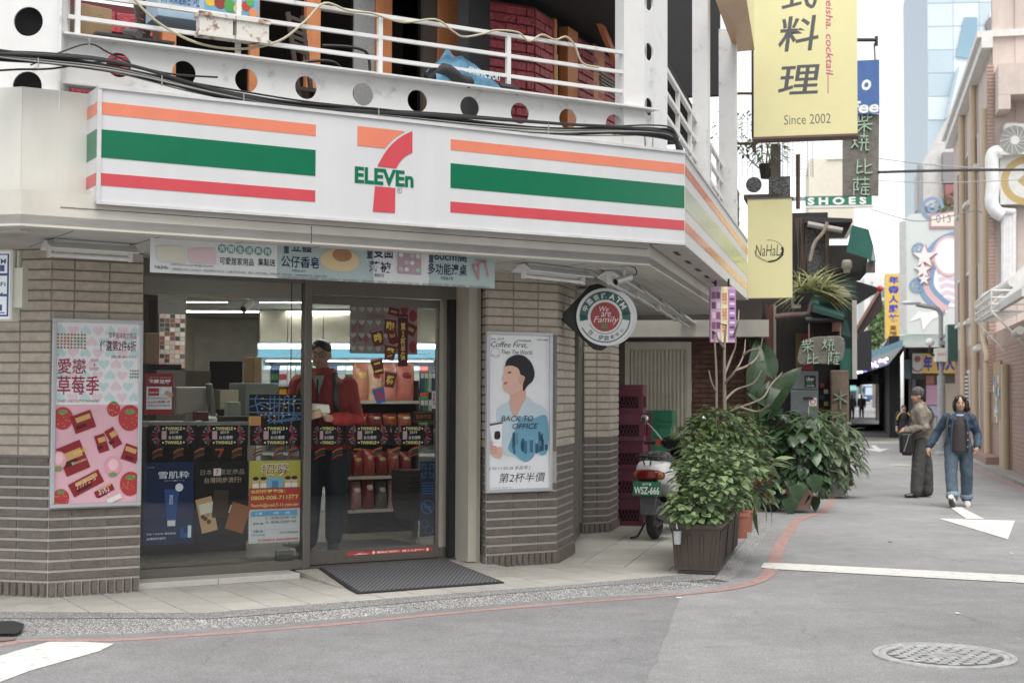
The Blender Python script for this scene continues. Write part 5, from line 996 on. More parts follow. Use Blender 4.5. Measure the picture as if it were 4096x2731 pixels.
twinkle(714,790,GD,'black festival sticker on the door in front of the man'); twinkle(793,897,GD,'black festival sticker in the middle of the sliding door'); twinkle(899,996,GD,'black festival sticker at the right of the sliding door')
def swoosh(x, y, w, lab, seven=False):
    a = FF.px(x,y,w); T = Thing('logo_sticker',lab,'sticker',FF,(a.x,w,a.z),'small stripe stickers in a row on the glass'); sc = FF.px(x + 10,y,w).x - a.x
    if seven:
        T.part('mark',MB().sheet([(a.x - sc,a.z + sc * .9),(a.x + sc,a.z + sc * .9),(a.x + sc,a.z + sc * .5),(a.x - sc,a.z + sc * .5)],w),P('c8663a')); T.part('mark',MB().sheet([(a.x + sc * .2,a.z + sc * .5),(a.x + sc,a.z + sc * .5),(a.x + .1 * sc,a.z - sc * 1.1),(a.x - .5 * sc,a.z - sc * 1.1)],w),P('a8302c')); T.text('ELEVEn',(a.x - sc,a.z - .45 * sc,a.x + sc,a.z - .0 * sc),w - .001,P('1f5a3f'),bold=.02); return
    for k, c in enumerate(('c8663a', '1f5a3f', 'a83a34')):
        z = a.z + sc * (.75 - k * .65); pts = arc([(a.x - sc * 1.15,z - sc * .5),(a.x - sc * .4,z + sc * .0),(a.x + sc * .5,z + sc * .32),(a.x + sc * 1.15,z + sc * .35)])
        T.part('mark', MB().sheet(pts + [(q[0], q[1] - sc * .42) for q in reversed(pts)], w), P(c))
for k,x in enumerate((362,410,458,504,544,592,640,672)): swoosh(x,1040 - k * .3,GI,'small numeral logo sticker on the window' if k == 3 else 'stripe sticker, %s from left in the row on the window' % ORD[k],k == 3)
for k,x in enumerate((735,775,822,866,908,950)): swoosh(x,1040 - k * .5,GD,'small numeral logo sticker on the sliding door' if k == 2 else 'stripe sticker, %s from left in the row on the sliding door' % ORD[k],k == 2)
T, p = sticker('window_poster', 'dark blue skin cream poster at the lower left of the window', 'poster', 329, 1060, 446, 1252, GI, '1c2f5c')
p.text('KOSÉ',.06,.935,.2,.95,'d0d6e0'); p.text('雪肌粋',.28,.80,.9,.89,'e6eaf0',.008); p.text('ホワイト洗顔クリーム',.4,.765,.8,.785,'d0d6e2'); p.poly([(.40,.67),(.70,.67),(.64,.28),(.46,.28)],'2a4f8c'); p.rect(.47,.22,.63,.29,'d8dce0'); p.text('雪\n肌\n粋',.5,.48,.58,.6,'e6eaf1'); p.ell(.7,.69,.08,'e8e8ea'); p.text('日本 7-ELEVEn 限定商品',.06,.12,.64,.145,'e6eaf2',.01); p.text('台灣同步流行!',.06,.06,.44,.09,'e6eaf3',.01); p.rect(.72,.07,.8,.2,'2a4f8d'); p.rect(.88,.07,.95,.22,'c8dcd8'); p.rect(.79,.07,.88,.13,'3a5f9d'); p.done()
T, p = sticker('window_poster', 'black imported biscuits poster in the lower middle of the window', 'poster', 446, 1059, 571, 1248, GI, '14110f')
p.text('日本 7 限定商品',.1,.84,.92,.91,'b8a88c',.005); p.text('台灣同步流行!',.17,.74,.86,.81,'b8a88d',.005); p.rect(.34,.83,.48,.92,'d8d4cc'); p.text('7',.38,.845,.44,.905,'c8503a',.04)
for cx,cy,wx,wy,a,c in ((.22,.35,.3,.62,12,'b89a72'),(.47,.48,.28,.5,-4,'3a2c22'),(.8,.30,.36,.5,-18,'8a5a3a')): p.rrect(cx,cy,wx,wy,a,c); p.rrect(cx,cy + .08,wx * .9,wy * .3,a,'d0cdb8'); [p.ell(cx + random.uniform(-.08,.08),cy - .06 + random.uniform(-.06,.06),.04,'c9b088' if k % 2 else '5a3a26') for k in range(6)]
p.done()
T, p = sticker('window_poster', 'yellow red and white staff recruitment poster at the window corner', 'poster', 571, 1056, 690, 1248, GI, 'e8e8e6')
p.rect(0,.67,1,1,'d9cf5e'); p.rect(0,.41,1,.67,'b5403c'); p.text('招募',.22,.82,.78,.97,'f0e8e0',.03); p.text('招募',.23,.83,.77,.96,'8a5a34',.0); p.rect(.34,.67,.66,.79,'7ab0d0'); p.rect(.44,.67,.56,.75,'4a86a8')
for x in (.12, .27, .75, .88): p.ell(x, .76, .06, 'e0b898'); p.ell(x, .785, .06, '3a2c28', ry=.035); p.rect(x - .06, .67, x + .06, .725, 'e8e4de')
p.text('全國招募專線：',.02,.605,.7,.65,'e8dc7a',.02); p.text('0800-008-711按7',.03,.52,.96,.585,'e8dc7a',.015); p.text('7work@mail.7-11.com.tw',.03,.43,.96,.48,'e8dc7a',.01); p.rect(.04,.33,.94,.39,'5aa0c8'); p.text('人員',.1,.345,.25,.375,'f0f0f0'); p.text('時    段',.48,.345,.8,.375,'f0f0f0')
p.text('1. 15:00-23:00 150',.33,.285,.92,.315,'2a2a2a'); p.text('2. 18:00-23:00 150',.33,.235,.92,.265,'2a2a2a'); p.text('時薪人員',.08,.225,.27,.25,'2a2a2a',.01); p.text('正職人員',.08,.13,.27,.155,'2a2a2a',.01); p.text('02-23709656',.6,.105,.95,.13,'2a2a2a'); p.text('意者內洽店經理',.05,.09,.3,.11,'3a6a9c'); p.text('歡迎全職或兼職人員，意者請洽店經理或招募專線',.17,.02,.96,.05,'b5403d',.01); p.rect(.3,.08,.304,.33,'8aa8b8'); p.rect(.04,.16,.94,.163,'8aa8b8'); p.done()
# on the sliding door
T, p = sticker('door_poster', 'landscape strawberry season poster on the upper sliding door', 'poster', 803, 701, 959, 811, GD, 'a89890')
p.rect(.55,0,1,1,'b98f8c'); p.text('愛戀',.03,.42,.2,.62,'8a3a48'); p.text('草莓季',.03,.2,.28,.38,'8a3a48'); p.text('任選第2件6折',.24,.70,.5,.8,'7a4a48')
for j in range(4):
    for i in range(5): heart(p, .05 + i * .12, .1 + j * .26, .7, 'b8a8a4' if (i + j) % 2 else 'a0aaa6')
for cx, cy in ((.93, .78), (.93, .15), (.8, .92)): p.ell(cx, cy, .06, '8e2f30', ry=.08)
for cx,cy,wx,wy,a in ((.64,.85,.16,.1,-10),(.62,.38,.14,.2,15),(.7,.2,.2,.1,20),(.9,.5,.15,.15,-25)): p.rrect(cx,cy,wx,wy,a,'6a1c20'); p.rrect(cx,cy,wx * .6,wy * .3,a,'b08a5a')
p.done()
T, p = sticker('door_poster', 'narrow maroon vertical coffee offer sign on the door', 'sign', 914, 722, 937, 841, GD - .008, '57161f')
p.text('CITY CAFE', .08, .93, .92, .96, 'c0a0a0'); p.text('第\n2\n杯\n半\n價', .25, .12, .75, .84, 'd0b86a', .02, spacing=.95); p.done()
for i,(x,y,chh,rot,c) in enumerate(((896,749,'咖',-6,'57221f'),(868,776,'啡',12,'57221f'),(896,809,'第',-8,'57221f'),(868,843,'二',14,'57221f'),(896,872,'杯',-9,'57221f'),(872,908,'5',16,'3a5a94'))):
    a = FF.px(x,y,GD - .012); s_ = FF.px(x + 14,y,GD).x - FF.px(x,y,GD).x; T = Thing('cup_cutout','paper cup cutout with %s on the sliding door' % ['the first yellow character at the top','the second yellow character','the third yellow character in the middle','two yellow bars','the fifth yellow character','a red five on blue'][i],'sticker',FF,(a.x,GD - .012,a.z),'cup cutouts hanging on the door')
    cr, sr = math.cos(R(rot)), math.sin(R(rot)); tf = lambda q: (a.x + (q[0] * cr - q[1] * sr) * s_, a.z + (q[0] * sr + q[1] * cr) * s_)
    o = T.part('cup',MB().sheet([tf(q) for q in ((-.75,-1.15),(.75,-1.15),(1,1.1),(-1,1.1))],GD - .012,.002),P(c,.5)); T.part('rim',MB().sheet([tf(q) for q in ((-1.05,1.0),(1.05,1.0),(1.05,1.25),(-1.05,1.25))],GD - .0125,.002),P('8a6a6a',.5))
    T.text(chh,(a.x - .62 * s_,a.z - .7 * s_,a.x + .62 * s_,a.z + .7 * s_),GD - .0135,P('d9c25a' if i < 5 else 'a83038'),o,bold=.03,rot=R(rot))
T, p = sticker('warning_strip', 'red step warning strip on the bottom rail of the sliding door', 'sticker', 797, 1256, 993, 1276, DW - .004, 'c8453f')
p.text('無障礙斜坡！請小心腳步！',.34,.2,.9,.8,'f0eaea',.02); p.ell(.305,.5,.02,'f0eaea',n=4); p.ell(.94,.5,.02,'f0eaea',n=4); p.poly([(.06,.2),(.26,.2),(.22,.35),(.14,.38),(.2,.85),(.16,.6),(.1,.3)],'f0eaea'); p.done()
T, p = sticker('door_notice', 'blue recycling and no smoking notices on the door edge', 'sticker', 964, 1058, 1000, 1232, GD, '2a2c2e')
p._m('2c66a8'); mb, w = p._m('2c66a8'); c = p.pt(.5, .87); hs_ = (p.r[2] - p.r[0]) * .42
for q in range(4):
    a = q * math.pi / 2; r4 = lambda x, y: (c[0] + (x * math.cos(a) - y * math.sin(a)) * hs_, c[1] + (x * math.sin(a) + y * math.cos(a)) * hs_)
    mb.sheet([r4(.2,.8),r4(1,.8),r4(1,1),r4(.2,1)],w); mb.sheet([r4(.8,.25),r4(1,.25),r4(1,.8),r4(.8,.8)],w); mb.sheet([r4(.15,.15),r4(.6,.3),r4(.3,.6)],w)
c = p.pt(.5, .39); mb.annulus(c, hs_ * .85, hs_, w, n=30); p.rrect(.5, .39, .75, .12, -45, '2c66a8'); p.rrect(.5, .39, .5, .1, 0, '2c66a8')
for k in range(5): p.rect(.1, .56 + k * .035, .9, .575 + k * .035, '2c66a8')
c = p.pt(.32, .17); mb.annulus(c, hs_ * .5, hs_ * .6, w, n=24); c = p.pt(.62, .08); mb.annulus(c, hs_ * .5, hs_ * .6, w, n=24); p.done()
T,p = sticker('branch_sign','orange outlined branch name sign inside the door glass','sign',948,944,998,970,GD,'241f1c'); p.text('昆寧門市',.15,.3,.85,.72,'b0683a',.01); p.rect(.04,.08,.96,.12,'b0683a'); p.rect(.04,.88,.96,.92,'b0683a'); p.done()
T,p = sticker('push_sticker','small white and red vertical sticker on the door edge','sticker',992,898,1001,938,GD - .006,'d8d8d8'); p.text('自\n動\n門',.2,.1,.8,.9,'b04040',.02); p.done()

# ================================================================ leaves
LM = {}
def leafmesh(key, L, W, fold=.25, curl=.3, n=5, pw=.8, tip=1.0):
    if key in LM: return LM[key]
    vs = []; fs = []
    for i in range(n + 1):
        t = i / n; w = W * (math.sin(math.pi * min(1, t ** pw)) ** tip) * .5 + (.002 if 0 < i < n else 0); z = -curl * L * t * t; y = L * t
        vs += [(-w, y, z + fold * w), (0, y, z), (w, y, z + fold * w)]
    for i in range(n): a = 3 * i; fs += [(a, a + 1, a + 4, a + 3), (a + 1, a + 2, a + 5, a + 4)]
    LM[key] = MB().add(vs, fs).mesh(name='leaf', smooth=True, fix=False); return LM[key]
def leaf_mat(name, c, rough=.45, trans=.25, ov=.25):
    m = M(name, c, rough, var=.22, scale=25, ov=ov); b = m.node_tree.nodes['Principled BSDF']; t = m.node_tree
    tl = t.nodes.new('ShaderNodeBsdfTranslucent'); mx = t.nodes.new('ShaderNodeMixShader'); mx.inputs[0].default_value = trans
    t.links.new(b.inputs['Base Color'].links[0].from_socket,tl.inputs[0]); t.links.new(b.outputs[0],mx.inputs[1]); t.links.new(tl.outputs[0],mx.inputs[2]); t.links.new(mx.outputs[0],t.nodes['Material Output'].inputs[0]); return m
def leafobj(parent, base, me, mat, pos, direction, up, sc, name='leaf'):
    d = Vector(direction).normalized(); u = Vector(up); x = d.cross(u); x = x.normalized() if x.length > 1e-4 else d.orthogonal().normalized(); z = x.cross(d)
    o = link(name, me, mat, parent)
    o.matrix_local = Matrix.Translation(Vector(pos) - Vector(base)) @ Matrix((x, d, z)).transposed().to_4x4() @ Matrix.Scale(sc, 4)
    return o
def merged_leaves(T, name, me, mat, items):   # many small leaves as one mass
    vs0 = [v.co.copy() for v in me.vertices]; fs0 = [tuple(p.vertices) for p in me.polygons]; mb = MB()
    for pos, direction, up, sc in items:
        d = Vector(direction).normalized(); x = d.cross(Vector(up)); x = x.normalized() if x.length > 1e-4 else d.orthogonal().normalized(); z = x.cross(d)
        mb.add([Vector(pos) + (x * v.x + d * v.y + z * v.z) * sc for v in vs0], fs0)
    me2 = bpy.data.meshes.new(name); me2.from_pydata([Vector(p) - T.base for p in mb.v],[],mb.f); [setattr(p,'use_smooth',True) for p in me2.polygons]
    o = link(name, me2, mat, T.o); o['kind'] = 'stuff'; return o
def rdir():
    while True:
        v = Vector((random.uniform(-1, 1), random.uniform(-1, 1), random.uniform(-1, 1)))
        if .05 < v.length < 1: return v.normalized()
def shrub(T, centers, me, mat, n_obj, n_in, size, camdir=Vector((0, -1, .25)), droop=.35):
    # centers: (centre, radii, weight); outer leaves are objects, the inside is a mass
    tot = sum(c[2] for c in centers); inner = []
    for c, r, wt in centers:
        c = Vector(c)
        for k in range(int(n_in * wt / tot)):
            d = rdir(); q = random.uniform(.3,.97) ** .6; p = c + Vector((d.x * r[0],d.y * r[1],d.z * r[2])) * q; o = Vector((d.x,d.y,d.z * .4 - droop * random.random())).normalized() + rdir() * .5; inner.append((p,o,Vector((0,0,1)) + rdir() * .5,size * random.uniform(.55,1.05)))
        k = 0
        while k < int(n_obj * wt / tot):
            d = rdir()
            if d.dot(camdir) < -.25 and d.z < .3: continue
            q = random.uniform(.9,1.12); p = c + Vector((d.x * r[0],d.y * r[1],d.z * r[2])) * q; o = Vector((d.x,d.y,d.z * .35 - droop * random.random())).normalized() + rdir() * .35
            leafobj(T.o, T.base, me, mat, p, o, Vector((0, 0, 1)) + d * .8 + rdir() * .35, size * random.uniform(.7, 1.3)); k += 1
    if inner: merged_leaves(T, 'foliage', me, mat, inner)
def stems(T, root, tips, r, mat, n=4, name='stem'):
    for p in tips:
        p = Vector(p); root_ = Vector(root); m = root_.lerp(p,.5) + rdir() * .05; T.part(name,MB().tube(interp([root_ + rdir() * .03,m,p],3),[r * (1 - .6 * i / 6) for i in range(7)],6),mat,smooth=True)
m_stem = M('green_stem', (.09, .12, .04), .6); m_twig = M('bare_twig', (.26, .22, .18), .8, var=.2, scale=30)
m_mint = leaf_mat('mint_leaf',(.185,.26,.12)); m_dkl = leaf_mat('dark_leaf',(.085,.14,.045),.35); m_glos = leaf_mat('glossy_leaf',(.045,.085,.04),.25,.12)
m_soil = M('soil', (.035, .025, .018), .95)
# ================================================================ planters along the kerb
m_plast = patches(M('brown_plastic', (.065, .048, .038), .5, var=.12, scale=20, bump=.1, bscale=90), 30, .28, .34, 1.5)
pb = gz(1597, 1320, ZS); PFr = Fr(pb.x, pb.y, 103.6)
pl_w = (PFr.px(1655, 1215, 0).x - PFr.px(1531, 1205, 0).x) * .98; ph_ = PFr.px(1595, 1203, 0).z - ZS
def planter(label, k):
    w0 = k * .74; hw = pl_w / 2; bw_ = hw * .80; T = Thing('planter',label,'planter',PFr,(0,w0 + .33,ZS),'brown planters in a row on the kerb'); z0,z1 = ZS,ZS + ph_
    T.part('body',MB().hexa([(-bw_,w0 + .05,z0 + .035),(bw_,w0 + .05,z0 + .035),(bw_,w0 + .61,z0 + .035),(-bw_,w0 + .61,z0 + .035)],[(-hw + .02,w0 + .01,z1 - .04),(hw - .02,w0 + .01,z1 - .04),(hw - .02,w0 + .65,z1 - .04),(-hw + .02,w0 + .65,z1 - .04)]),m_plast)
    T.part('foot', MB().box(-bw_ + .03, bw_ - .03, w0 + .07, w0 + .59, z0, z0 + .036), m_plast, bevel=.006)
    T.part('rim',MB().box(-hw,hw,w0 - .012,w0 + .025,z1 - .045,z1).box(-hw,hw,w0 + .635,w0 + .67,z1 - .045,z1).box(-hw,-hw + .03,w0 + .025,w0 + .635,z1 - .045,z1).box(hw - .03,hw,w0 + .025,w0 + .635,z1 - .045,z1),m_plast,bevel=.008,seg=2)
    T.part('soil', MB().box(-hw + .03, hw - .03, w0 + .03, w0 + .63, z1 - .07, z1 - .05), m_soil)
    for i in range(4):   # ribs on the face
        t = -.72 + i * .48
        for s0_,s1_ in ((w0 + .05,w0 + .01),): T.part('rib',MB().hexa([(t * bw_ - .02,s0_ - .006,z0 + .06),(t * bw_ + .02,s0_ - .006,z0 + .06),(t * bw_ + .02,s0_ + .01,z0 + .06),(t * bw_ - .02,s0_ + .01,z0 + .06)],[(t * hw - .02,s1_ - .004,z1 - .09),(t * hw + .02,s1_ - .004,z1 - .09),(t * hw + .02,s1_ + .01,z1 - .09),(t * hw - .02,s1_ + .01,z1 - .09)]),m_plast,bevel=.006)
    for i in range(9):   # ribs on the street side
        w = w0 + .09 + i * .06; T.part('rib',MB().hexa([(bw_ - .005,w - .012,z0 + .05),(bw_ + .012,w - .012,z0 + .05),(bw_ + .012,w + .012,z0 + .05),(bw_ - .005,w + .012,z0 + .05)],[(hw - .03,w - .012,z1 - .06),(hw - .01,w - .012,z1 - .06),(hw - .01,w + .012,z1 - .06),(hw - .03,w + .012,z1 - .06)]),m_plast)
    return T
planter('front brown ribbed planter with hanging cup at the pavement corner',0); planter('middle brown ribbed planter in the row along the kerb',1); planter('farthest brown ribbed planter in the row along the kerb',2)
PZ = ZS + ph_
HCp = Thing('hanging_cup','clear plastic cup hanging by a white hook on the front planter','cup',PFr,(PFr.px(1555,1230,-.05).x,-.05,PFr.px(1555,1249,-.05).z)); hcx,hcz = PFr.px(1556,1230,-.05).x,PFr.px(1555,1249,-.05).z
HCp.part('cup',MB().lathe((hcx,-.06,hcz),[(.030,0),(.036,.11),(.034,.11),(.028,.004),(.001,.004)],18,False),M('clear_plastic',(.55,.57,.58),.25,alpha=.5),smooth=True); HCp.part('hook',MB().tube(interp([(hcx,-.06,hcz + .13),(hcx - .01,-.04,hcz + .17),(hcx - .005,-.015,PZ - ZS + ZS + .005),(hcx,.02,PZ + .006)],4),.005,6),m_lampw)
me_mint = leafmesh('mint', 1, .86, .18, .22, 5, .72, .85)
BS = Thing('mint_bush', 'bushy pale green herb overflowing the front planter', 'plant', PFr, (0, .3, PZ - .05))
def pc(x, y, w): return PFr.px(x, y, w)
cs = [(pc(1632,1120,.3),(.30,.28,.24),3),(pc(1580,1165,.1),(.17,.2,.12),1.2),(pc(1665,1075,.55),(.28,.3,.2),2),(pc(1686,1130,.5),(.15,.22,.2),1),(pc(1620,1060,.6),(.2,.25,.17),1.2),(pc(1602,1182,.2),(.24,.22,.07),1)]
shrub(BS, cs, me_mint, m_mint, 620, 900, .068); stems(BS, (0, .3, PZ - .06), [c[0] for c in cs], .012, m_stem)
BS2 = Thing('leafy_shrub', 'taller dark leafy shrub rising behind the herb bush', 'plant', PFr, (.05, 1.3, PZ - .05))
cs = [(pc(1665,985,1.4),(.32,.35,.18),2),(pc(1600,1010,1.1),(.2,.3,.16),1.2),(pc(1715,1030,1.5),(.22,.3,.22),1.4),(pc(1590,1075,.9),(.16,.25,.24),1.2),(pc(1645,965,1.5),(.22,.2,.13),1),(pc(1730,1100,1.3),(.16,.25,.2),1)]
shrub(BS2,cs,leafmesh('oval',1,.5,.25,.25,5,.85,.9),m_dkl,420,900,.085); stems(BS2,(.05,1.3,PZ - .06),[c[0] for c in cs],.014,m_twig)
shrub(BS2, [(pc(1740, 1090, 1.6), (.16, .2, .25), 1)], leafmesh('lance', 1, .22, .3, .35, 6, .8), m_mint, 30, 0, .26, droop=.1)
# bare young tree
BT = Thing('bare_tree','bare grey branched young tree growing from the last planter','tree',PFr,(pc(1650,1100,1.75).x,1.75,PZ - .05)); tw = 1.75
def branch(pts,r): BT.part('branch' if r < .018 else 'trunk',MB().tube(interp([pc(x,y,tw + dw) for x,y,dw in pts],4),[r * (1 - .65 * i / (4 * (len(pts) - 1))) for i in range(4 * (len(pts) - 1) + 1)],7),m_twig,smooth=True)
branch([(1652,1120,0),(1648,1000,0),(1646,940,0),(1645,850,0),(1640,760,.05)],.022); branch([(1660,1120,0),(1665,1000,0),(1664,900,0),(1664,800,0),(1668,745,0)],.026)
for b_ in ([(1664,950,0),(1700,935,-.05),(1750,915,-.1),(1770,885,0),(1797,855,.1)],[(1664,880,0),(1690,850,-.1),(1708,815,0),(1712,780,.1)],[(1664,860,0),(1680,820,.1),(1690,790,.1),(1686,745,.1)],[(1690,850,-.1),(1720,838,0),(1742,815,.1),(1752,775,.1)],[(1700,935,-.05),(1740,945,-.2),(1765,930,-.3)],[(1645,900,0),(1635,880,-.1),(1628,850,-.1)],[(1664,800,0),(1650,780,-.1),(1645,760,-.1)],[(1708,815,0),(1722,805,-.1),(1740,800,-.1)],[(1664,920,0),(1690,895,.2),(1730,880,.2),(1750,850,.2)],[(1686,770,.1),(1695,740,0),(1697,712,.1)]): branch(b_,.013)
for x,y in ((1640,770),(1668,750),(1720,850),(1650,780)): leafobj(BT.o,BT.base,leafmesh('dry',1,.4,.6,.3,4),M('dry_leaf',(.22,.10,.04),.8),pc(x,y,tw),rdir(),(0,0,1),.08)
# terracotta pots, breeze blocks
m_terra = M('terracotta', (.30, .115, .07), .75, var=.15, scale=12); m_ter2 = M('old_terracotta', (.30, .19, .15), .8, var=.2, scale=9)
def pot(label, x, y, r, h, mat=m_terra, plate=False):
    p = gz(x, y, .04); T = Thing('flower_pot', label, 'pot', WF, (p.x, p.y, .04), 'flower pots along the kerb'); c = (p.x, p.y, .04)
    T.part('pot_body',MB().lathe(c,[(r * .68,.0),(r * .92,h * .86),(r * .82,h * .86),(r * .8,h * .8),(.001,h * .8)],22,True),mat,smooth=True); T.part('rim',MB().lathe(c,[(r * .9,h * .84),(r,h * .86),(r,h),(r * .86,h),(r * .84,h * .86)],22,False),mat,smooth=True); T.part('soil',MB().lathe(c,[(.001,h * .9),(r * .86,h * .9)],18,False),m_soil)
    if plate: T.part('saucer', MB().lathe(c, [(r * .8, -.01), (r * .95, .03), (r * .9, .03), (.001, .01)], 20), mat)
    return T, p
pot('small terracotta pot just behind the brown planters',1699,1236,.11,.28); pot('second small terracotta pot beside the breeze blocks',1711,1222,.11,.26)
m_blockc = M('breeze_block', (.22, .22, .20), .95, var=.2, scale=25, bump=.4, bscale=60)
bk = gz(1726, 1196, .04); BKF = Fr(bk.x, bk.y, 13.6 + 0)
for k, (z, w) in enumerate(((.04, 0), (.245, .0), (.45, .02))):
    T = Thing('breeze_block',['lowest grey breeze block of the stack by the pots','middle grey breeze block of the stack by the pots','topmost grey breeze block of the stack by the pots'][k],'block',BKF,(0,0,z),'stacked breeze blocks')
    mb = MB(); mb.box(-.2, .2, w, w + .03, z, z + .195).box(-.2, .2, w + .12, w + .15, z, z + .195)
    for u in (-.2, -.07, .055, .17): mb.box(u, u + .03, w + .03, w + .12, z, z + .195)
    mb.box(-.2,-.12,w - .012,w,z + .02,z + .175).box(-.04,.04,w - .012,w,z + .02,z + .175).box(.12,.2,w - .012,w,z + .02,z + .175); T.part('block',mb,m_blockc)
T, p = pot('terracotta pot of the tall big-leaved plant', 1741, 1158, .23, .36, plate=True); p_bp = p
T, p = pot('round old pinkish pot with heart-shaped leaves hanging over it', 1829, 1168, .27, .36, m_ter2); p_h = p
gp = gz(1909,1138,.04); GPF = Fr(gp.x,gp.y,100); T = Thing('trough_planter','rectangular grey stone trough at the end of the plants','planter',GPF,(0,.15,.04)); T.part('trough',MB().hexa([(-.2,0,.04),(.2,0,.04),(.2,.35,.04),(-.2,.35,.04)],[(-.24,-.03,.24),(.24,-.03,.24),(.24,.38,.24),(-.24,.38,.24)]),m_conc); T.part('rim',MB().box(-.26,.26,-.05,.0,.22,.27).box(-.26,.26,.36,.4,.22,.27).box(-.26,-.22,0,.36,.22,.27).box(.22,.26,0,.36,.22,.27),m_conc); T.part('soil',MB().box(-.22,.22,0,.36,.2,.235),m_soil)
# tall plant with banana-like leaves
BP = Thing('big_leaf_plant','tall plant with huge glossy paddle leaves in the terracotta pot','plant',WF,(p_bp.x,p_bp.y,.36)); rt = Vector((p_bp.x,p_bp.y,.36)); dB = p_bp.y
pad = leafmesh('paddle', 1, .40, .45, .45, 12, .8, .7)
for x0,y0,x1,y1,sc,up in ((1722,905,1765,765,.9,(.3,-1,.1)),(1745,985,1815,800,1.15,(-.7,-.8,.2)),(1790,840,1740,740,.0,(0,-1,0)),(1760,890,1800,905,.0,(0,0,1)),(1715,900,1780,930,.52,(-.3,-.8,.6)),(1788,960,1840,965,.62,(-.2,-.6,.8)),(1730,1040,1712,960,.75,(.5,-.8,.2)),(1760,1060,1768,960,.8,(-.5,-.9,.2)),(1700,1030,1700,940,.7,(.4,-.9,0)),(1780,1060,1800,985,.6,(-.4,-.9,.2)),(1740,920,1770,870,.55,(.1,-1,.5))):
    if not sc: continue
    a, b = at(x0, y0, dB), at(x1, y1, dB - .1); L = (b - a).length; leafobj(BP.o, BP.base, pad, m_glos, a, b - a, up, L * .85)
    BP.part('stalk',MB().tube(interp([rt + Vector((random.uniform(-.05,.05),0,0)),rt.lerp(a,.6) + Vector((random.uniform(-.06,.06),0,.05)),a],4),[.022] * 5 + [.014] * 4,7),m_stem,smooth=True)
back = [(at(1745, 800, dB + .3), at(1715, 720, dB + .3) + Vector((0, 0, .1)))]
a, b = at(1775, 870, dB + .25), at(1735, 745, dB + .3); leafobj(BP.o, BP.base, pad, m_glos, a, b - a, (.4, -1, 0), (b - a).length * .95)
# heart-leaved plant and its neighbour
HL = Thing('heart_leaf_plant','dense plant with large heart-shaped leaves in the round pot','plant',WF,(p_h.x,p_h.y,.4)); hme = leafmesh('heart',1,.82,.2,.25,6,.55,.75)
dh = p_h.y; cs = [(at(1828,1040,dh),(.34,.26,.40),3),(at(1790,985,dh + .3),(.26,.26,.34),1.6),(at(1862,1085,dh - .1),(.22,.22,.3),1.2),(at(1795,1105,dh),(.16,.18,.22),.7)]
shrub(HL, cs, hme, m_glos, 120, 150, .19, droop=.9); stems(HL, (p_h.x, p_h.y, .36), [c[0] for c in cs], .014, m_stem)
shrub(HL, [(at(1860, 1010, dh + .2), (.25, .2, .4), 1)], leafmesh('lance2', 1, .16, .3, .5, 6, .8), m_dkl, 60, 60, .3, droop=.3)
for x,y,c in ((1828,1120,(.12,.16,.05)),(1870,1098,(.30,.20,.05)),(1812,1150,(.10,.15,.05))): leafobj(HL.o,HL.base,hme,leaf_mat('vine_leaf_%d' % x,c),at(x,y - 10,dh - .4),(.1,-.2,-1),(0,-1,.2),.26)
GPl = Thing('trough_plant', 'pale leafy plant with narrow drooping leaves in the stone trough', 'plant', WF, (gp.x, gp.y, .25)); dg_ = gp.y + .15
cs = [(at(1912,1040,dg_),(.38,.3,.36),2),(at(1935,1010,dg_),(.25,.25,.25),1.2),(at(1900,1085,dg_),(.28,.25,.25),1),(at(1890,975,dg_ + .2),(.25,.2,.25),.8)]
shrub(GPl,cs,leafmesh('lance3',1,.28,.3,.4,6,.8),leaf_mat('pale_leaf',(.14,.19,.11)),200,240,.24,droop=.7); stems(GPl,(gp.x,gp.y + .15,.24),[c[0] for c in cs],.012,m_twig)
for x,y in ((1975,1045),(1968,1080),(1960,1060),(1950,1095),(1880,1165),(1890,1170)): GPl.part('stem',MB().tube(interp([at(1925,1090,dg_),at((x + 1925) / 2,y + 10,dg_ - .2),at(x,y,dg_ - .4)],3),.006,5),m_stem) if x > 1940 else None; merged_leaves(GPl,'sprig',leafmesh('lance3',1,.28),m_mint,[(at(x,y,dg_ - .4) + rdir() * .05,rdir() + Vector((.4,0,0)),(0,0,1),.09) for _ in range(7)])
# ================================================================ scooter
sc0 = gz(1493, 1242, ZS); SCF = Fr(sc0.x, sc0.y, 20)      # u forward
SCT = Thing('scooter', 'white and black motor scooter with green number plate parked behind the planters', 'scooter', SCF, (0, 0, ZS)); zg = ZS
m_tyre = M('tyre',(.018,.018,.018),.8,bump=.3,bscale=60); m_whp = M('white_plastic',(.66,.66,.66),.18,var=.02); m_bkg = M('black_gloss',(.012,.012,.013),.15); m_gry = M('grey_plastic',(.06,.062,.065),.5)
def torus(c, R_, r, n=28, m=10, ry=1.):
    vs = [];
    for i in range(n):
        a = 6.2832 * i / n
        for j in range(m): b = 6.2832 * j / m; q = R_ + r * math.cos(b); vs.append((c[0] + q * math.cos(a),c[1] + r * ry * math.sin(b),c[2] + q * math.sin(a)))
    return MB().add(vs,[(i * m + j,i * m + (j + 1) % m,((i + 1) % n) * m + (j + 1) % m,((i + 1) % n) * m + j) for i in range(n) for j in range(m)])
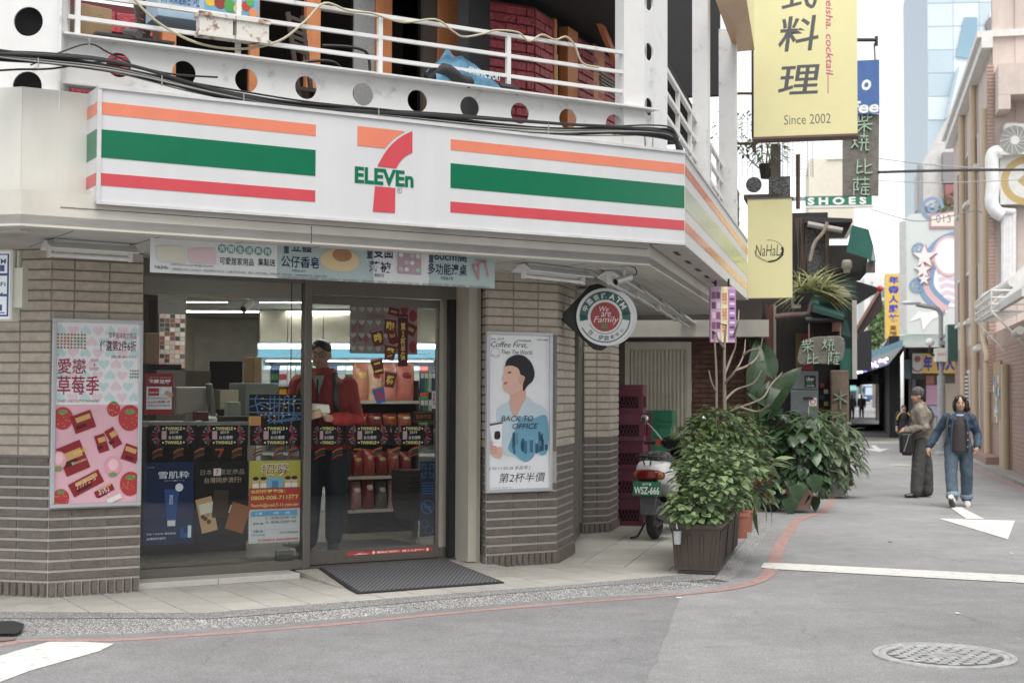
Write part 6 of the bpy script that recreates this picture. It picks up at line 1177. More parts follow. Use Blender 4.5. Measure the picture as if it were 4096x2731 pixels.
for u in (.2, 1.42):
    wl = SCT.part('wheel',MB().lathe((0,0,0),[(.05,-.05),(.05,.05)],12),m_gry); me = wl.data; me.transform(Matrix.Translation(Vector((u,0,zg + .225)) - SCT.base) @ Matrix.Rotation(R(90),4,'X'))
    SCT.part('tyre',torus((u,0,zg + .225),.17,.055,28,10),m_tyre,wl,smooth=True); SCT.part('rim',torus((u,0,zg + .225),.115,.02,24,8,1.6),P('7a2f22',.4),wl,smooth=True)
    mb = MB()
    for k in range(5): a = 6.2832 * k / 5; mb.bar((u, 0, zg + .225), (u + .11 * math.cos(a), 0, zg + .225 + .11 * math.sin(a)), .03, .02, (0, 1, 0))
    SCT.part('spokes', mb, m_gry, wl)
def lofty(secs, n=16):   # secs: (u, w_half, z0, z1): superellipse sections along u
    vs = []
    for u, hw, z0, z1 in secs:
        for k in range(n): a = 6.2832 * k / n; c,s = math.cos(a),math.sin(a); vs.append((u,math.copysign(abs(c) ** .7,c) * hw,(z0 + z1) / 2 + math.copysign(abs(s) ** .7,s) * (z1 - z0) / 2))
    m = len(secs); return MB().add(vs,[(i * n + k,i * n + (k + 1) % n,(i + 1) * n + (k + 1) % n,(i + 1) * n + k) for i in range(m - 1) for k in range(n)] + [tuple(range(n - 1,-1,-1)),tuple(range((m - 1) * n,m * n))])
SCT.part('tail_cowl',lofty([(-.10,.09,zg + .68,zg + .80),(-.06,.14,zg + .62,zg + .84),(.08,.17,zg + .58,zg + .86),(.35,.18,zg + .55,zg + .84),(.62,.17,zg + .42,zg + .78),(.72,.13,zg + .38,zg + .70)]),m_whp,smooth=True)
SCT.part('seat',lofty([(-.02,.10,zg + .84,zg + .88),(.08,.14,zg + .83,zg + .93),(.3,.15,zg + .82,zg + .94),(.55,.14,zg + .77,zg + .87),(.72,.09,zg + .74,zg + .82)]),M('seat_pattern',(.02,.02,.02),.5,c2=(.25,.24,.22),thr=(.56,.6),scale=26),smooth=True)
SCT.part('grab_rail',MB().tube(interp([(.1,.15,zg + .86),(-.08,.13,zg + .89),(-.14,.0,zg + .89),(-.08,-.13,zg + .89),(.1,-.15,zg + .86)],4),.011,8).tube([(-.13,.05,zg + .885),(-.11,.03,zg + .80)],.008,6).tube([(-.13,-.05,zg + .885),(-.11,-.03,zg + .80)],.008,6),m_blk,smooth=True)
SCT.part('tail_light',lofty([(-.125,.10,zg + .66,zg + .75),(-.09,.15,zg + .64,zg + .76),(.0,.165,zg + .63,zg + .75)]),M('red_lens',(.16,.012,.01),.2),smooth=True)
for s_ in (-1, 1): SCT.part('turn_signal', MB().ell((-.085, s_ * .115, zg + .70), .03, .045, .04), M('amber_lens', (.30, .09, .015), .2), smooth=True)
SCT.part('plate_bracket',MB().hexa([(-.09,-.10,zg + .62),(-.09,.10,zg + .62),(0,.10,zg + .62),(0,-.1,zg + .62)],[(-.12,-.1,zg + .67),(-.12,.1,zg + .67),(0,.1,zg + .67),(0,-.1,zg + .67)]),m_blk)
SCT.part('rear_mudguard',MB().hexa([(-.13,-.075,zg + .28),(-.13,.075,zg + .28),(-.11,.075,zg + .28),(-.11,-.075,zg + .28)],[(-.09,-.1,zg + .52),(-.09,.1,zg + .52),(-.03,.1,zg + .56),(-.03,-.1,zg + .56)]),m_gry,bevel=.01)
npf = Fr(*SCF.W(-.125,0,0).xy,SCF.A + 90); NP = SCT.part('number_plate',(lambda m: (setattr(m,'v',[SCF.L(npf.W(*p)) for p in m.v]),m)[1])(MB().hexa([(-.15,-.02,zg + .485),(.15,-.02,zg + .485),(.15,-.012,zg + .485),(-.15,-.012,zg + .485)],[(-.15,.0,zg + .63),(.15,.0,zg + .63),(.15,.008,zg + .63),(-.15,.008,zg + .63)])),P('1c6a47',.4))
for tx, r_, c in (('WSZ-666', (-.135, zg + .50, .135, zg + .577), 'e8ecea'), ('台灣省', (-.05, zg + .59, .05, zg + .618), 'd8e0dc')):
    mb = MB(); puttext(mb,tx,r_,0,.02); mb.v = [SCF.L(npf.W(x,-.0225 + (z - zg - .485) / .145 * .02,z)) for x,_,z in mb.v]; SCT.part('lettering',mb,P(c,.4),NP)
SCT.part('engine_case',lofty([(.0,.05,zg + .14,zg + .32),(.12,.09,zg + .12,zg + .36),(.45,.1,zg + .16,zg + .38),(.6,.06,zg + .2,zg + .36)]),m_gry,smooth=True)
SCT.part('muffler',MB().tube([(-.1,-.16,zg + .30),(.12,-.16,zg + .24),(.4,-.15,zg + .2)],[.065,.07,.04],14),M('muffler_steel',(.12,.12,.12),.35,metal=.7),smooth=True)
SCT.part('floorboard',lofty([(.6,.15,zg + .25,zg + .42),(.8,.17,zg + .26,zg + .36),(1.05,.16,zg + .26,zg + .36),(1.18,.12,zg + .28,zg + .5)]),m_bkg,smooth=True)
SCT.part('front_shield',lofty([(1.1,.18,zg + .35,zg + .86),(1.2,.20,zg + .42,zg + .92),(1.3,.16,zg + .5,zg + .92),(1.37,.08,zg + .6,zg + .88)]),m_bkg,smooth=True)
SCT.part('front_fender',lofty([(1.2,.06,zg + .34,zg + .46),(1.4,.075,zg + .4,zg + .52),(1.6,.06,zg + .3,zg + .42)]),m_whp,smooth=True); SCT.part('fork',MB().tube([(1.42,.07,zg + .22),(1.2,.06,zg + .75)],.025,8).tube([(1.42,-.07,zg + .22),(1.2,-.06,zg + .75)],.025,8),m_gry)
SCT.part('handlebar_cover',lofty([(1.02,.1,zg + .93,zg + 1.03),(1.1,.15,zg + .92,zg + 1.07),(1.22,.13,zg + .92,zg + 1.06),(1.3,.07,zg + .94,zg + 1.02)]),m_bkg,smooth=True)
for s_ in (-1, 1):
    SCT.part('grip',MB().tube([(1.1,s_ * .14,zg + 1.0),(1.06,s_ * .34,zg + .99)],.018,8),m_blk); SCT.part('brake_lever',MB().tube([(1.14,s_ * .16,zg + 1.0),(1.14,s_ * .33,zg + .985)],.006,6),m_sil)
    mr_ = SCT.part('mirror',MB().ell((1.06,s_ * .33,zg + 1.27),.018,.055,.055),m_bkg,smooth=True); SCT.part('mirror_stem',MB().tube(interp([(1.12,s_ * .15,zg + 1.03),(1.1,s_ * .24,zg + 1.14),(1.06,s_ * .32,zg + 1.23)],3),.008,6),m_sil)
    SCT.part('mirror_glass', MB().ell((1.045, s_ * .33, zg + 1.27), .006, .046, .046), M('mirror', (.6, .6, .6), .05, metal=1), mr_)
SCT.part('kickstand',MB().tube([(.35,.12,zg + .2),(.25,.2,zg + .02),(.12,.24,zg + .012)],.012,6).tube([(.35,-.12,zg + .2),(.25,-.2,zg + .02),(.12,-.24,zg + .012)],.012,6),m_blk)
SCT.part('instrument_switch', MB().box(1.02, 1.06, .15, .2, zg + .97, zg + 1.03), P('b83a2a', .4))
# ================================================================ crates and locker in the arcade
def crate(label, group, p, A, z, wd, dp, h, mat, base=None):
    fr = Fr(p.x, p.y, A); T = Thing('crate', label, 'crate', fr, (0, dp / 2, z), group); t = .012; hw = wd / 2
    T.part('floor', MB().box(-hw + .02, hw - .02, .02, dp - .02, z + .002, z + .014), mat)
    mb = MB()
    for z0,z1 in ((0,.06),(h - .13,h)): mb.box(-hw,hw,0,t,z + z0,z + z1 - .004).box(-hw,hw,dp - t,dp,z + z0,z + z1 - .004).box(-hw,-hw + t,t,dp - t,z + z0,z + z1 - .004).box(hw - t,hw,t,dp - t,z + z0,z + z1 - .004)
    T.part('wall',mb,mat); T.part('contents',MB().box(-hw + .03,hw - .03,.035,dp - .035,z + .02,z + h - .1),M('crate_contents',(.02,.015,.016),.9))  # dark inner box stands for the shade behind the lattice
    for a,b in ((-hw,-hw + .05),(hw - .05,hw)): T.part('corner_post',MB().box(a,b,.001,.03,z + .06,z + h - .13).box(a,b,dp - .03,dp - .001,z + .06,z + h - .13),mat)
    mb = MB(); n = 9
    for i in range(n):
        u = -hw + .05 + (wd - .1) * i / (n - 1)
        for s_ in (-1,1): mb.bar((max(-hw + .05,min(hw - .05,u)),.006,z + .06),(max(-hw + .05,min(hw - .05,u + s_ * .06)),.006,z + h - .13),.008)
    T.part('lattice', mb, mat, kind='stuff'); mb = MB()
    for i in range(7): w = .04 + (dp - .08) * i / 6; mb.bar((hw - .006, w, z + .06), (hw - .006, min(dp - .03, w + .05), z + h - .13), .008)
    T.part('lattice', mb, mat, kind='stuff')
    T.part('rib',MB().box(-hw - .008,hw + .008,-.008,0,z + h - .02,z + h - .004).box(-hw - .008,hw + .008,-.008,0,z + h - .14,z + h - .125).box(hw,hw + .008,0,dp,z + h - .02,z + h - .004).box(hw,hw + .008,0,dp,z + h - .14,z + h - .125),mat)
m_mar = M('maroon_plastic', (.15, .03, .055), .45, var=.15, scale=12, ov=.15); cp = gz(1440, 1207, ZS); chh = 64 / 3267 * 16.9
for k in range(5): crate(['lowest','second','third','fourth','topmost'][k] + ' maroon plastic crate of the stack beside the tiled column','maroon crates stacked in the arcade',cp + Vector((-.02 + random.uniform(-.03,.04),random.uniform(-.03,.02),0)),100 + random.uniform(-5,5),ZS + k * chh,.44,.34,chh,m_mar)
cp2 = cp + Vector((.1, .42, 0))
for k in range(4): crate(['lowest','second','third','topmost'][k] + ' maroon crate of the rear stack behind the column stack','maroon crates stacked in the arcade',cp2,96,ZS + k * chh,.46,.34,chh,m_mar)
m_grn = M('green_plastic', (.02, .17, .085), .4, ov=.1); m_blu = M('blue_plastic', (.02, .10, .20), .4); gp2 = at(1500, 1100, 17.9)
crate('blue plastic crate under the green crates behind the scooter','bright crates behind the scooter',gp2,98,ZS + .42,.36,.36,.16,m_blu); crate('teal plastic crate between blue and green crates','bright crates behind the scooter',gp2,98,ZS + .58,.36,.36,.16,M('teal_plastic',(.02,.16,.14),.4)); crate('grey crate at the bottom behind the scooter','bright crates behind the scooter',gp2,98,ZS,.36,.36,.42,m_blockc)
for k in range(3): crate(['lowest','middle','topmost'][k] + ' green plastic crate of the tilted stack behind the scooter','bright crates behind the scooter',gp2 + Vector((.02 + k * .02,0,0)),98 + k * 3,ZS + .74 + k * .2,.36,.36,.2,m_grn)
lk = at(1437,1100,18.6); LKF = Fr(lk.x,lk.y,97); lkw = LKF.px(1586,1000,0).x; lkz = LKF.px(1500,787,0).z; m_lock = patches(M('locker_cream',(.40,.375,.31),.5,var=.06),3,.3,.6,.85)
LK = Thing('steel_cabinet','tall cream ribbed steel cabinet standing in the arcade behind the crates','cabinet',LKF,(lkw / 2,.2,ZS)); LK.part('carcass',MB().box(0,lkw,.012,.6,ZS,lkz),m_lock)
LK.part('frame',MB().box(-.01,lkw + .01,-.01,.012,lkz - .09,lkz + .01).box(-.01,.05,-.01,.012,ZS,lkz - .09).box(lkw - .05,lkw + .01,-.01,.012,ZS,lkz - .09),m_lock)
for k in range(15): u = .06 + k * (lkw - .14) / 14; LK.part('rib',MB().prism([(u,.012,ZS + .05),(u + .008,-.004,ZS + .05),(u + .026,-.004,ZS + .05),(u + .034,.012,ZS + .05)],(0,0,lkz - .15 - ZS)),m_lock)
LK.part('side_panel', MB().box(lkw + .001, lkw + .012, .08, .5, ZS + .1, lkz - .12), M('cabinet_side', (.16, .15, .14), .4))
LK.part('side_label', MB().box(lkw + .012, lkw + .015, .2, .26, 1.5, 1.75), P('d0d0cc'))

# ================================================================ next shop along the side street
def CFr(x, depth, A=103.6): p = at(x, 904, depth); return Fr(p.x, p.y, A)
def rect(fr, x0, y0, x1, y1, w=0):   # pixel rectangle on a frame plane -> u0,u1,z0,z1
    a, b = fr.px(x0, (y0 + y1) / 2, w).x, fr.px(x1, (y0 + y1) / 2, w).x; xm = (x0 + x1) / 2
    return a, b, fr.px(xm, y1, w).z, fr.px(xm, y0, w).z
def sbox(T, name, r, w0, w1, mat, parent=None, bevel=0): return T.part(name, MB().box(r[0], r[1], w0, w1, r[2], r[3]), mat, parent, bevel)
def poutline(fr, pts, w=0): return [(fr.px(x, y, w).x, fr.px(x, y, w).z) for x, y in pts]
m_wood = patches(M('weathered_wood',(.20,.15,.11),.85,var=.3,scale=8,stretch=(8,8,1),bump=.4,bscale=30),3,.3,.6,.6); m_gwood = patches(M('grey_driftwood',(.19,.175,.155),.9,var=.3,scale=6,stretch=(2,2,12),bump=.4,bscale=25),5,.3,.6,.6)
m_yel = M('sign_yellow', sRGB('e0d9a6'), .35, var=.02); m_ink = P('55565a', .4)
# brick arcade wall
BWF = CFr(1660, 20.8, 100); r = rect(BWF, 1330, 690, 1750, 1100); m_dbr = M('old_brick', (.11, .05, .038), .85, var=.35, scale=12, ov=.25)
AW = Thing('brick_side_wall','dark old brick wall closing the arcade behind the bare tree','wall',BWF,((r[0] + r[1]) / 2,0,0)); AW.part('mortar_bed',MB().box(r[0],r[1],0,.2,0,3.4),M('dark_mortar',(.07,.06,.055),.95)); bkm = MB().box(-.1,.1,-.015,0,-.03,.03).mesh(bevel=.005,name='brick'); bkm.materials.append(m_dbr)
ub0 = BWF.px(1592, 850).x
for j in range(36):
    for i in range(6):
        u = ub0 + i * .212 + (.106 if j % 2 else 0); z = .08 + j * .071
        if u < r[1] and z > .5 and z < 2.6: o = link('brick',bkm,None,AW.o); o.location = Vector((u,random.uniform(-.004,.004),z)) - AW.base; o.rotation_euler = (random.uniform(-.03,.03),0,random.uniform(-.02,.02))
AW.part('roof_band', MB().box(r[0] - .6, r[1] + .1, -.4, .0, 2.42, 2.66), m_cream)
PZF = CFr(1830, 24.0, 100)
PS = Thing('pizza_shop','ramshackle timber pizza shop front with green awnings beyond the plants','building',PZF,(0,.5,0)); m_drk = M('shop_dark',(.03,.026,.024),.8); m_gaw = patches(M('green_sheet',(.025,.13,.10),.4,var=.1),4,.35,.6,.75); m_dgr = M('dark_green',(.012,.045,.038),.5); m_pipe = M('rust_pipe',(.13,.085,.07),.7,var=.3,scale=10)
sbox(PS,'wall',rect(PZF,1690,680,1955,1110),.3,3,m_drk); sbox(PS,'corner_post',rect(PZF,1908,850,1950,1110,-.1),-.1,.25,m_wood,None,.02); sbox(PS,'door_post',rect(PZF,1758,700,1776,1100,.1),.1,.28,M('red_post',(.09,.028,.024),.6)); sbox(PS,'door_trim',rect(PZF,1777,700,1783,1100,.1),.1,.2,P('8c8678',.6))
sbox(PS,'patterned_panel',rect(PZF,1828,765,1870,850),.1,.28,P('6a5a2a',.7,k=.6)); sbox(PS,'red_panel',rect(PZF,1842,765,1866,850),.08,.1,P('6a1c20',.6))
for k in range(9): x = 1885 + (k % 2) * 9; y = 880 + k * 14; sbox(PS,'small_notice',rect(PZF,x,y,x + 10,y + 10),.26,.3,P(['8c2f28','b8b4a8','34486a','a89a70'][k % 4],.6))
for s_ in (((1915,920),(1945,905)),((1915,905),(1945,925)),((1930,895),(1930,940)),((1912,960),(1944,950)),((1925,945),(1920,985)),((1935,945),(1940,980))): a,b = [PZF.px(x,y,-.12) for x,y in s_]; PS.part('twig_letter',MB().tube([a,b],.018,6),M('green_twig',(.16,.20,.14),.8))
# upper storey
sbox(PS,'upper_wall',rect(PZF,1812,480,1905,690),.5,3,m_drk); sbox(PS,'woven_panel',rect(PZF,1855,520,1897,690),.42,.5,M('woven_grey',(.20,.20,.20),.7,c2=(.06,.06,.06),thr=(.42,.58),scale=30)); sbox(PS,'upper_post',rect(PZF,1898,520,1907,700),.3,.42,m_wood)
PS.part('roof',MB().prism([PZF.px(x,y,0) for x,y in ((1848,512),(1958,510),(1958,502),(1848,497))],(0,2.5,0)),M('roof_black',(.03,.03,.032),.6)); PS.part('roof_log',MB().tube([PZF.px(1855,515,-.1),PZF.px(1935,530,-.1)],.05,8),M('bleached_log',(.34,.31,.29),.8)); PS.part('roof_branch',MB().tube(interp([PZF.px(x,y,-.15) for x,y in ((1860,600),(1870,560),(1890,535),(1900,510))],4),.03,7),m_twig)
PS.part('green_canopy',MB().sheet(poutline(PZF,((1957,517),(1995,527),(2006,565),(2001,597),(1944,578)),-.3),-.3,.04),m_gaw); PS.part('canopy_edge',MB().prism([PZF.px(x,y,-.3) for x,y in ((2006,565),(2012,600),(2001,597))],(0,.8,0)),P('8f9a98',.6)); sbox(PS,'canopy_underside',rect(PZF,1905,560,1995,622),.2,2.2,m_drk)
sbox(PS,'plank_end',rect(PZF,1990,602,2012,625),.1,.2,m_gwood); sbox(PS,'glazed_case',rect(PZF,1905,638,1966,688),.0,.4,m_dgr); [PS.part('case_frame',MB().box(*f_((rect(PZF,1903,637,1967,690)))),M('case_black',(.015,.015,.016),.4)) for f_ in (lambda q: (q[0],q[1],-.02,0,q[3] - .03,q[3]),lambda q: (q[0],q[1],-.02,0,q[2],q[2] + .03))]
sbox(PS,'case_backing',rect(PZF,1913,645,1958,684),-.012,-.002,P('2f3f3a',.4)); PS.part('carving',MB().sheet(poutline(PZF,((1918,682),(1955,682),(1950,668),(1942,664),(1936,656),(1926,664),(1920,670)),-.02),-.02,.01),P('8f8a80',.7))
sbox(PS,'green_panel',rect(PZF,1930,800,1962,870),.0,.3,m_gaw); sbox(PS,'pale_post',rect(PZF,1957,690,1968,870),-.05,.05,P('a8a49c',.6)); sbox(PS,'pink_shutter',rect(PZF,1912,692,1935,760),.1,.2,P('8f5f58',.6)); sbox(PS,'dark_glass',rect(PZF,1936,690,1958,800),.08,.1,m_dgr)
PS.part('lower_awning',MB().prism([PZF.px(x,y,-.6) for x,y in ((1868,706),(1940,728),(1936,735),(1865,716))],(0,.9,.25)),m_dgr); PS.part('awning_roll',MB().tube([PZF.px(1850,735,-.5),PZF.px(1938,733,-.5)],.05,10),M('awning_black',(.015,.016,.016),.5)); PS.part('awning_flap',MB().sheet(poutline(PZF,((1938,730),(1946,740),(1956,775),(1930,768)),-.5),-.5,.02),m_dgr)
PS.part('green_chute',MB().prism([PZF.px(x,y,-.2) for x,y in ((1864,670),(1880,690),(1884,712),(1866,708))],(0,.25,0)),P('5a9a84',.5)); sbox(PS,'duct_box',rect(PZF,1850,672,1866,690),-.2,.1,P('8c8880',.6)); PS.part('drain_pipe',MB().tube(interp([PZF.px(x,y,-.25) for x,y in ((1860,690),(1860,715),(1850,722),(1815,724),(1780,728))],4),.05,10),m_pipe,smooth=True)
PS.part('gas_meter',MB().box(*(lambda q: (q[0],q[1],-.25,-.05,q[2],q[3]))(rect(PZF,1818,682,1840,708,-.25))),P('b8b4a4',.5),bevel=.01); PS.part('meter_dial',MB().tube([(PZF.px(1829,695,-.25).x,-.26,PZF.px(1829,695,-.25).z),(PZF.px(1829,695,-.25).x,-.25,PZF.px(1829,695,-.25).z)],.035,14),P('3a3a38',.5)); sbox(PS,'beam_end',rect(PZF,1850,722,1905,735,-.3),-.3,.2,M('awning_black',(.015,.016,.016)))
sbox(PS, 'ground_skirting', rect(PZF, 1690, 1090, 1960, 1115), .1, .3, m_drk)
for k in range(7): a = PZF.px(1700 + k * 17,690,-.1); PS.part('loose_wire',MB().tube(interp([a,a + Vector((random.uniform(-.1,.1),0,-.4)),a + Vector((random.uniform(-.2,.2),.1,-.9 - .5 * random.random()))],4),.006,5),m_cab)
for k in range(6): a = PZF.px(1828 + k * 5,500,.2); PS.part('hanging_vine',MB().tube(interp([a,a + Vector((random.uniform(-.06,.06),0,-.7)),a + Vector((random.uniform(-.1,.1),.1,-1.5))],4),random.choice([.012,.02,.03]),6),M('vine_brown',(.09,.065,.05),.8))
# fridge, wooden name board, lantern, fern, tyres
r = rect(PZF,1817,852,1880,1040,-.35); FG = Thing('grey_fridge','grey steel fridge with stickers behind the plants','fridge',PZF,((r[0] + r[1]) / 2,-.1,.05)); m_fr2 = M('fridge_grey',(.13,.14,.145),.35,metal=.3)
FG.part('body',MB().box(r[0],r[1],-.33,.2,.05,r[3]),m_fr2); zsp = PZF.px(1850,895,-.35).z; FG.part('door',MB().box(r[0],r[1],-.35,-.33,zsp + .01,r[3]),m_fr2,bevel=.006); dd = FG.part('door',MB().box(r[0],r[1],-.35,-.33,.1,zsp - .01),m_fr2,bevel=.006); FG.part('handle',MB().box(r[0] + .2,r[0] + .36,-.37,-.352,zsp - .16,zsp - .12),m_blk,dd)
q = rect(PZF,1848,862,1874,890,-.36); s_ = FG.part('delivery_sticker',MB().box(q[0],q[1],-.353,-.351,q[2],q[3]),P('0c0f0e',.4)); FG.text('Uber',(q[0] + .03,q[3] - .09,q[1] - .03,q[3] - .03),-.3545,P('d8d8d8'),s_,bold=.01); FG.text('Eats',(q[0] + .04,q[2] + .06,q[1] - .04,q[2] + .11),-.3545,P('3f7a4a'),s_,bold=.01); FG.text('合作餐廳',(q[0] + .03,q[2] + .015,q[1] - .03,q[2] + .045),-.3545,P('c8c8c8'),s_)
q = rect(PZF,1858,913,1876,932,-.36); s_ = FG.part('smoking_sticker',MB().box(q[0],q[1],-.353,-.351,q[2],q[3]),P('c8c4c0',.4)); FG.part('ban_ring',MB().annulus(((q[0] + q[1]) / 2,(q[2] + q[3]) / 2),.035,.048,-.3545,n=20),P('a8343a'),s_)
WB = Thing('wooden_signboard','slab of driftwood with pale green stick characters hanging above the fridge','sign',PZF,(PZF.px(1885,805,-.6).x,-.6,PZF.px(1885,838,-.6).z))
ol = arc([(p_[0],p_[1]) for p_ in poutline(PZF,((1838,795),(1850,782),(1872,774),(1905,772),(1930,772),(1940,785),(1938,815),(1930,830),(1900,836),(1868,834),(1848,838),(1832,830)),-.6)] + [poutline(PZF,((1838,795),),-.6)[0]])[:-1]
wb = WB.part('slab', MB().sheet(ol, -.6, .07), m_gwood, bevel=.01); m_stick = P('a9c4ac', .6)
def sticks(T, fr, w, cx, cy, s, strokes, mat, par, th=.011):
    for x0,y0,x1,y1 in strokes: a,b = fr.px(cx + x0 * s,cy + y0 * s,w),fr.px(cx + x1 * s,cy + y1 * s,w); T.part('stick',MB().bar(a,b,th,th * 2.2,(0,1,0)),mat,par)
CHAI = [(-.6,-.9,-.6,-.2),(-.9,-.6,-.6,-.55),(-.25,-1,-.2,-.2),(-.2,-.6,.2,-.75),(.4,-1,.35,-.3),(.35,-.6,.9,-.75),(-.9,-.15,.4,-.3),(-.8,.2,.9,.05),(.0,-.1,.0,1),(0,.2,-.7,.9),(0,.2,.8,.7)]
SHAO = [(-.8,-.5,-.65,-.2),(-.3,-.7,-.45,-.2),(-.55,-.9,-.55,.1),(-.55,.1,-.95,.6),(-.55,.1,-.2,.5),(.0,-.7,.9,-.7),(.45,-1,.45,-.5),(.1,-.35,.35,-.35),(.55,-.35,.9,-.35),(.2,-.5,.2,-.1),(.75,-.5,.75,-.1),(-.1,0,1,0),(.3,0,.1,.9),(.65,0,.65,.8),(.65,.8,1,.8)]
BI = [(-.7, -.8, -.8, .7), (-.7, 0, -.2, -.1), (-.8, .7, -.1, .5), (.1, -.9, .1, .7), (.1, .7, .9, .6), (.1, 0, .8, -.3)]
SA = [(-.9,-.7,.9,-.75),(-.4,-1,-.4,-.5),(.4,-1,.4,-.5),(-.8,-.4,-.8,1),(-.8,-.4,-.3,-.4),(-.3,-.4,-.5,0),(-.5,0,-.3,.4),(-.3,.4,-.8,.4),(0,-.2,.9,-.2),(.45,-.4,.45,-.1),(.1,.1,.9,.1),(.1,.1,0,.9),(.45,.1,.5,.9),(.2,.45,.8,.45),(.1,.9,.9,.9)]
for cx, cy, st in ((1855, 794, CHAI), (1902, 792, SHAO), (1867, 824, BI), (1915, 822, SA)): sticks(WB, PZF, -.62, cx, cy, 15, st, m_stick, wb)
WB.part('chain',MB().tube([PZF.px(1858,778,-.57),PZF.px(1858,740,-.5)],.012,6).tube([PZF.px(1930,773,-.57),PZF.px(1930,738,-.5)],.012,6),m_pipe)
LTn = Thing('paper_lantern','pale perforated lantern hanging under the green canopy','lantern',PZF,(PZF.px(1945,612,.2).x,.1,PZF.px(1945,627,.1).z)); lc = PZF.px(1945,612,.1); LTn.part('shade',MB().lathe(lc,[(.05,-.11),(.06,-.06),(.09,-.02),(.085,.07),(.06,.11)],14),P('a8a696',.7),smooth=True); LTn.part('cord',MB().tube([lc + Vector((0,0,.11)),lc + Vector((0,0,.3))],.006,5),m_cab)
for j in range(4):
    for i in range(14): a = 6.2832 * (i + .5 * (j % 2)) / 14; LTn.part('hole',MB().ell(lc + Vector((.087 * math.cos(a),.087 * math.sin(a),-.04 + j * .032)),.007,.007,.007,6,4),m_blk) if math.sin(a) < 0 else None
FN = Thing('yellow_fern','yellow green drooping fern in a basket on the pizza shop ledge','plant',PZF,(PZF.px(1865,680,-.2).x,-.2,PZF.px(1860,680,-.2).z)); fb_ = PZF.px(1858,668,-.2); frd = leafmesh('frond',1,.07,.4,.6,8,.6); mfe = leaf_mat('yellow_frond',(.40,.42,.20),.5)
for k in range(150): a = random.uniform(-.6,3.6); leafobj(FN.o,FN.base,frd,mfe,fb_ + rdir() * .1 + Vector((random.uniform(-.1,.25),0,0)),(math.cos(a) * .9 + .25,-.5 * random.random(),math.sin(a) * .6 + .15),(0,-.3,1),random.uniform(.25,.6),'frond')
FN.part('basket',MB().hexa([fb_ + Vector(q) for q in ((-.2,-.1,-.22),(.0,-.1,-.22),(.0,.1,-.22),(-.2,.1,-.22))],[fb_ + Vector(q) for q in ((-.25,-.15,-.03),(.05,-.15,-.05),(.05,.15,-.05),(-.25,.15,-.03))]),M('basket_black',(.02,.02,.022),.5))
def tyre(label, fr, x, y, w, Rr, r_, turn=0):
    c = fr.px(x,y,w); T = Thing('old_tyre',label,'tyre',fr,(c.x,w,c.z - Rr - r_),'old tyres used as decoration'); o = T.part('tyre',torus((0,0,0),Rr,r_,32,12,1.1),m_tyre,smooth=True); o.data.transform(Matrix.Translation((0,0,Rr + r_)) @ Matrix.Rotation(turn,4,'Z')); return T,c
NH = CFr(1768,19.4); T,c = tyre('black scooter tyre framing a chequer plate above the cream light box',NH,1731,424,.25,.152,.05); T.part('chequer_plate',MB().tube([(c.x,.27,c.z),(c.x,.29,c.z)],.11,24),M('chequer',(.22,.22,.21),.4,metal=.5,c2=(.06,.06,.06),thr=(.45,.55),scale=45)); tyre('narrow tyre seen edge on beside the fern',PZF,1822,655,-.1,.22,.07,R(70))
# rack with mesh and plants above the cream light box
RKt = Thing('plant_rack','rusty metal roof rack with ringed mesh sides above the cream light box','rack',NH,(NH.px(1768,420,.3).x,.5,NH.px(1768,455,.3).z)); m_mesh = M('mesh_wire',(.25,.25,.24),.5,metal=.5)
RKt.part('base_plate',MB().box(*(lambda q: (q[0],q[1],.2,.9,q[2],q[3]))(rect(NH,1708,446,1790,456,.2))),m_pipe); RKt.part('chequer_side',MB().box(*(lambda q: (q[0],q[1],.32,.34,q[2],q[3]))(rect(NH,1765,405,1815,456,.3))),MATS['chequer'])
mb = MB(); mw = .9
for i in range(14):
    for j in range(20):
        x = 1693 + i * 13.2; y = 262 + j * 8.2
        if (x < 1740 or y > 312) and y < 408: c = NH.px(x,y,mw); mb.v; k0 = len(mb.v); rr_ = .024; n_ = 10; vs = []; [vs.extend([(c.x + rr_ * q * math.cos(6.2832 * k / n_),mw,c.z + rr_ * q * math.sin(6.2832 * k / n_)) for q in (.78,1)]) for k in range(n_)]; mb.add(vs,[(2 * k,2 * k + 1,(2 * k + 3) % (2 * n_),(2 * k + 2) % (2 * n_)) for k in range(n_)])
RKt.part('ringed_mesh', mb, m_mesh, kind='stuff'); mb = MB()
for i in range(16): x = 1693 + i * 11.6; mb.tube([NH.px(x, 262 if x < 1740 else 312, mw), NH.px(x, 408, mw)], .004, 4)
RKt.part('mesh_bars',mb,m_mesh,kind='stuff'); RKt.part('frame',MB().tube([NH.px(1693,215,.6),NH.px(1735,215,.6)],.02,6).tube([NH.px(1693,330,.6),NH.px(1740,330,.6)],.02,6).tube([NH.px(1833,355,.6),NH.px(1833,480,.6)],.03,8).tube([NH.px(1733,60,.3),NH.px(1733,350,.3)],.025,6),m_pipe)
RP = Thing('rack_plant','twiggy climbing plant in pots on the roof rack','plant',NH,(NH.px(1765,400,.6).x,.6,NH.px(1765,405,.6).z)); cs = [(NH.px(1710,310,.75),(.2,.15,.3),2),(NH.px(1765,345,.7),(.25,.15,.2),2),(NH.px(1665,300,.9),(.3,.15,.3),1)]; shrub(RP,cs,leafmesh('oval',1,.5),m_mint,90,160,.07); shrub(RP,[(NH.px(1765,340,.7),(.2,.15,.2),1)],leafmesh('lance',1,.22),m_dkl,60,0,.16)
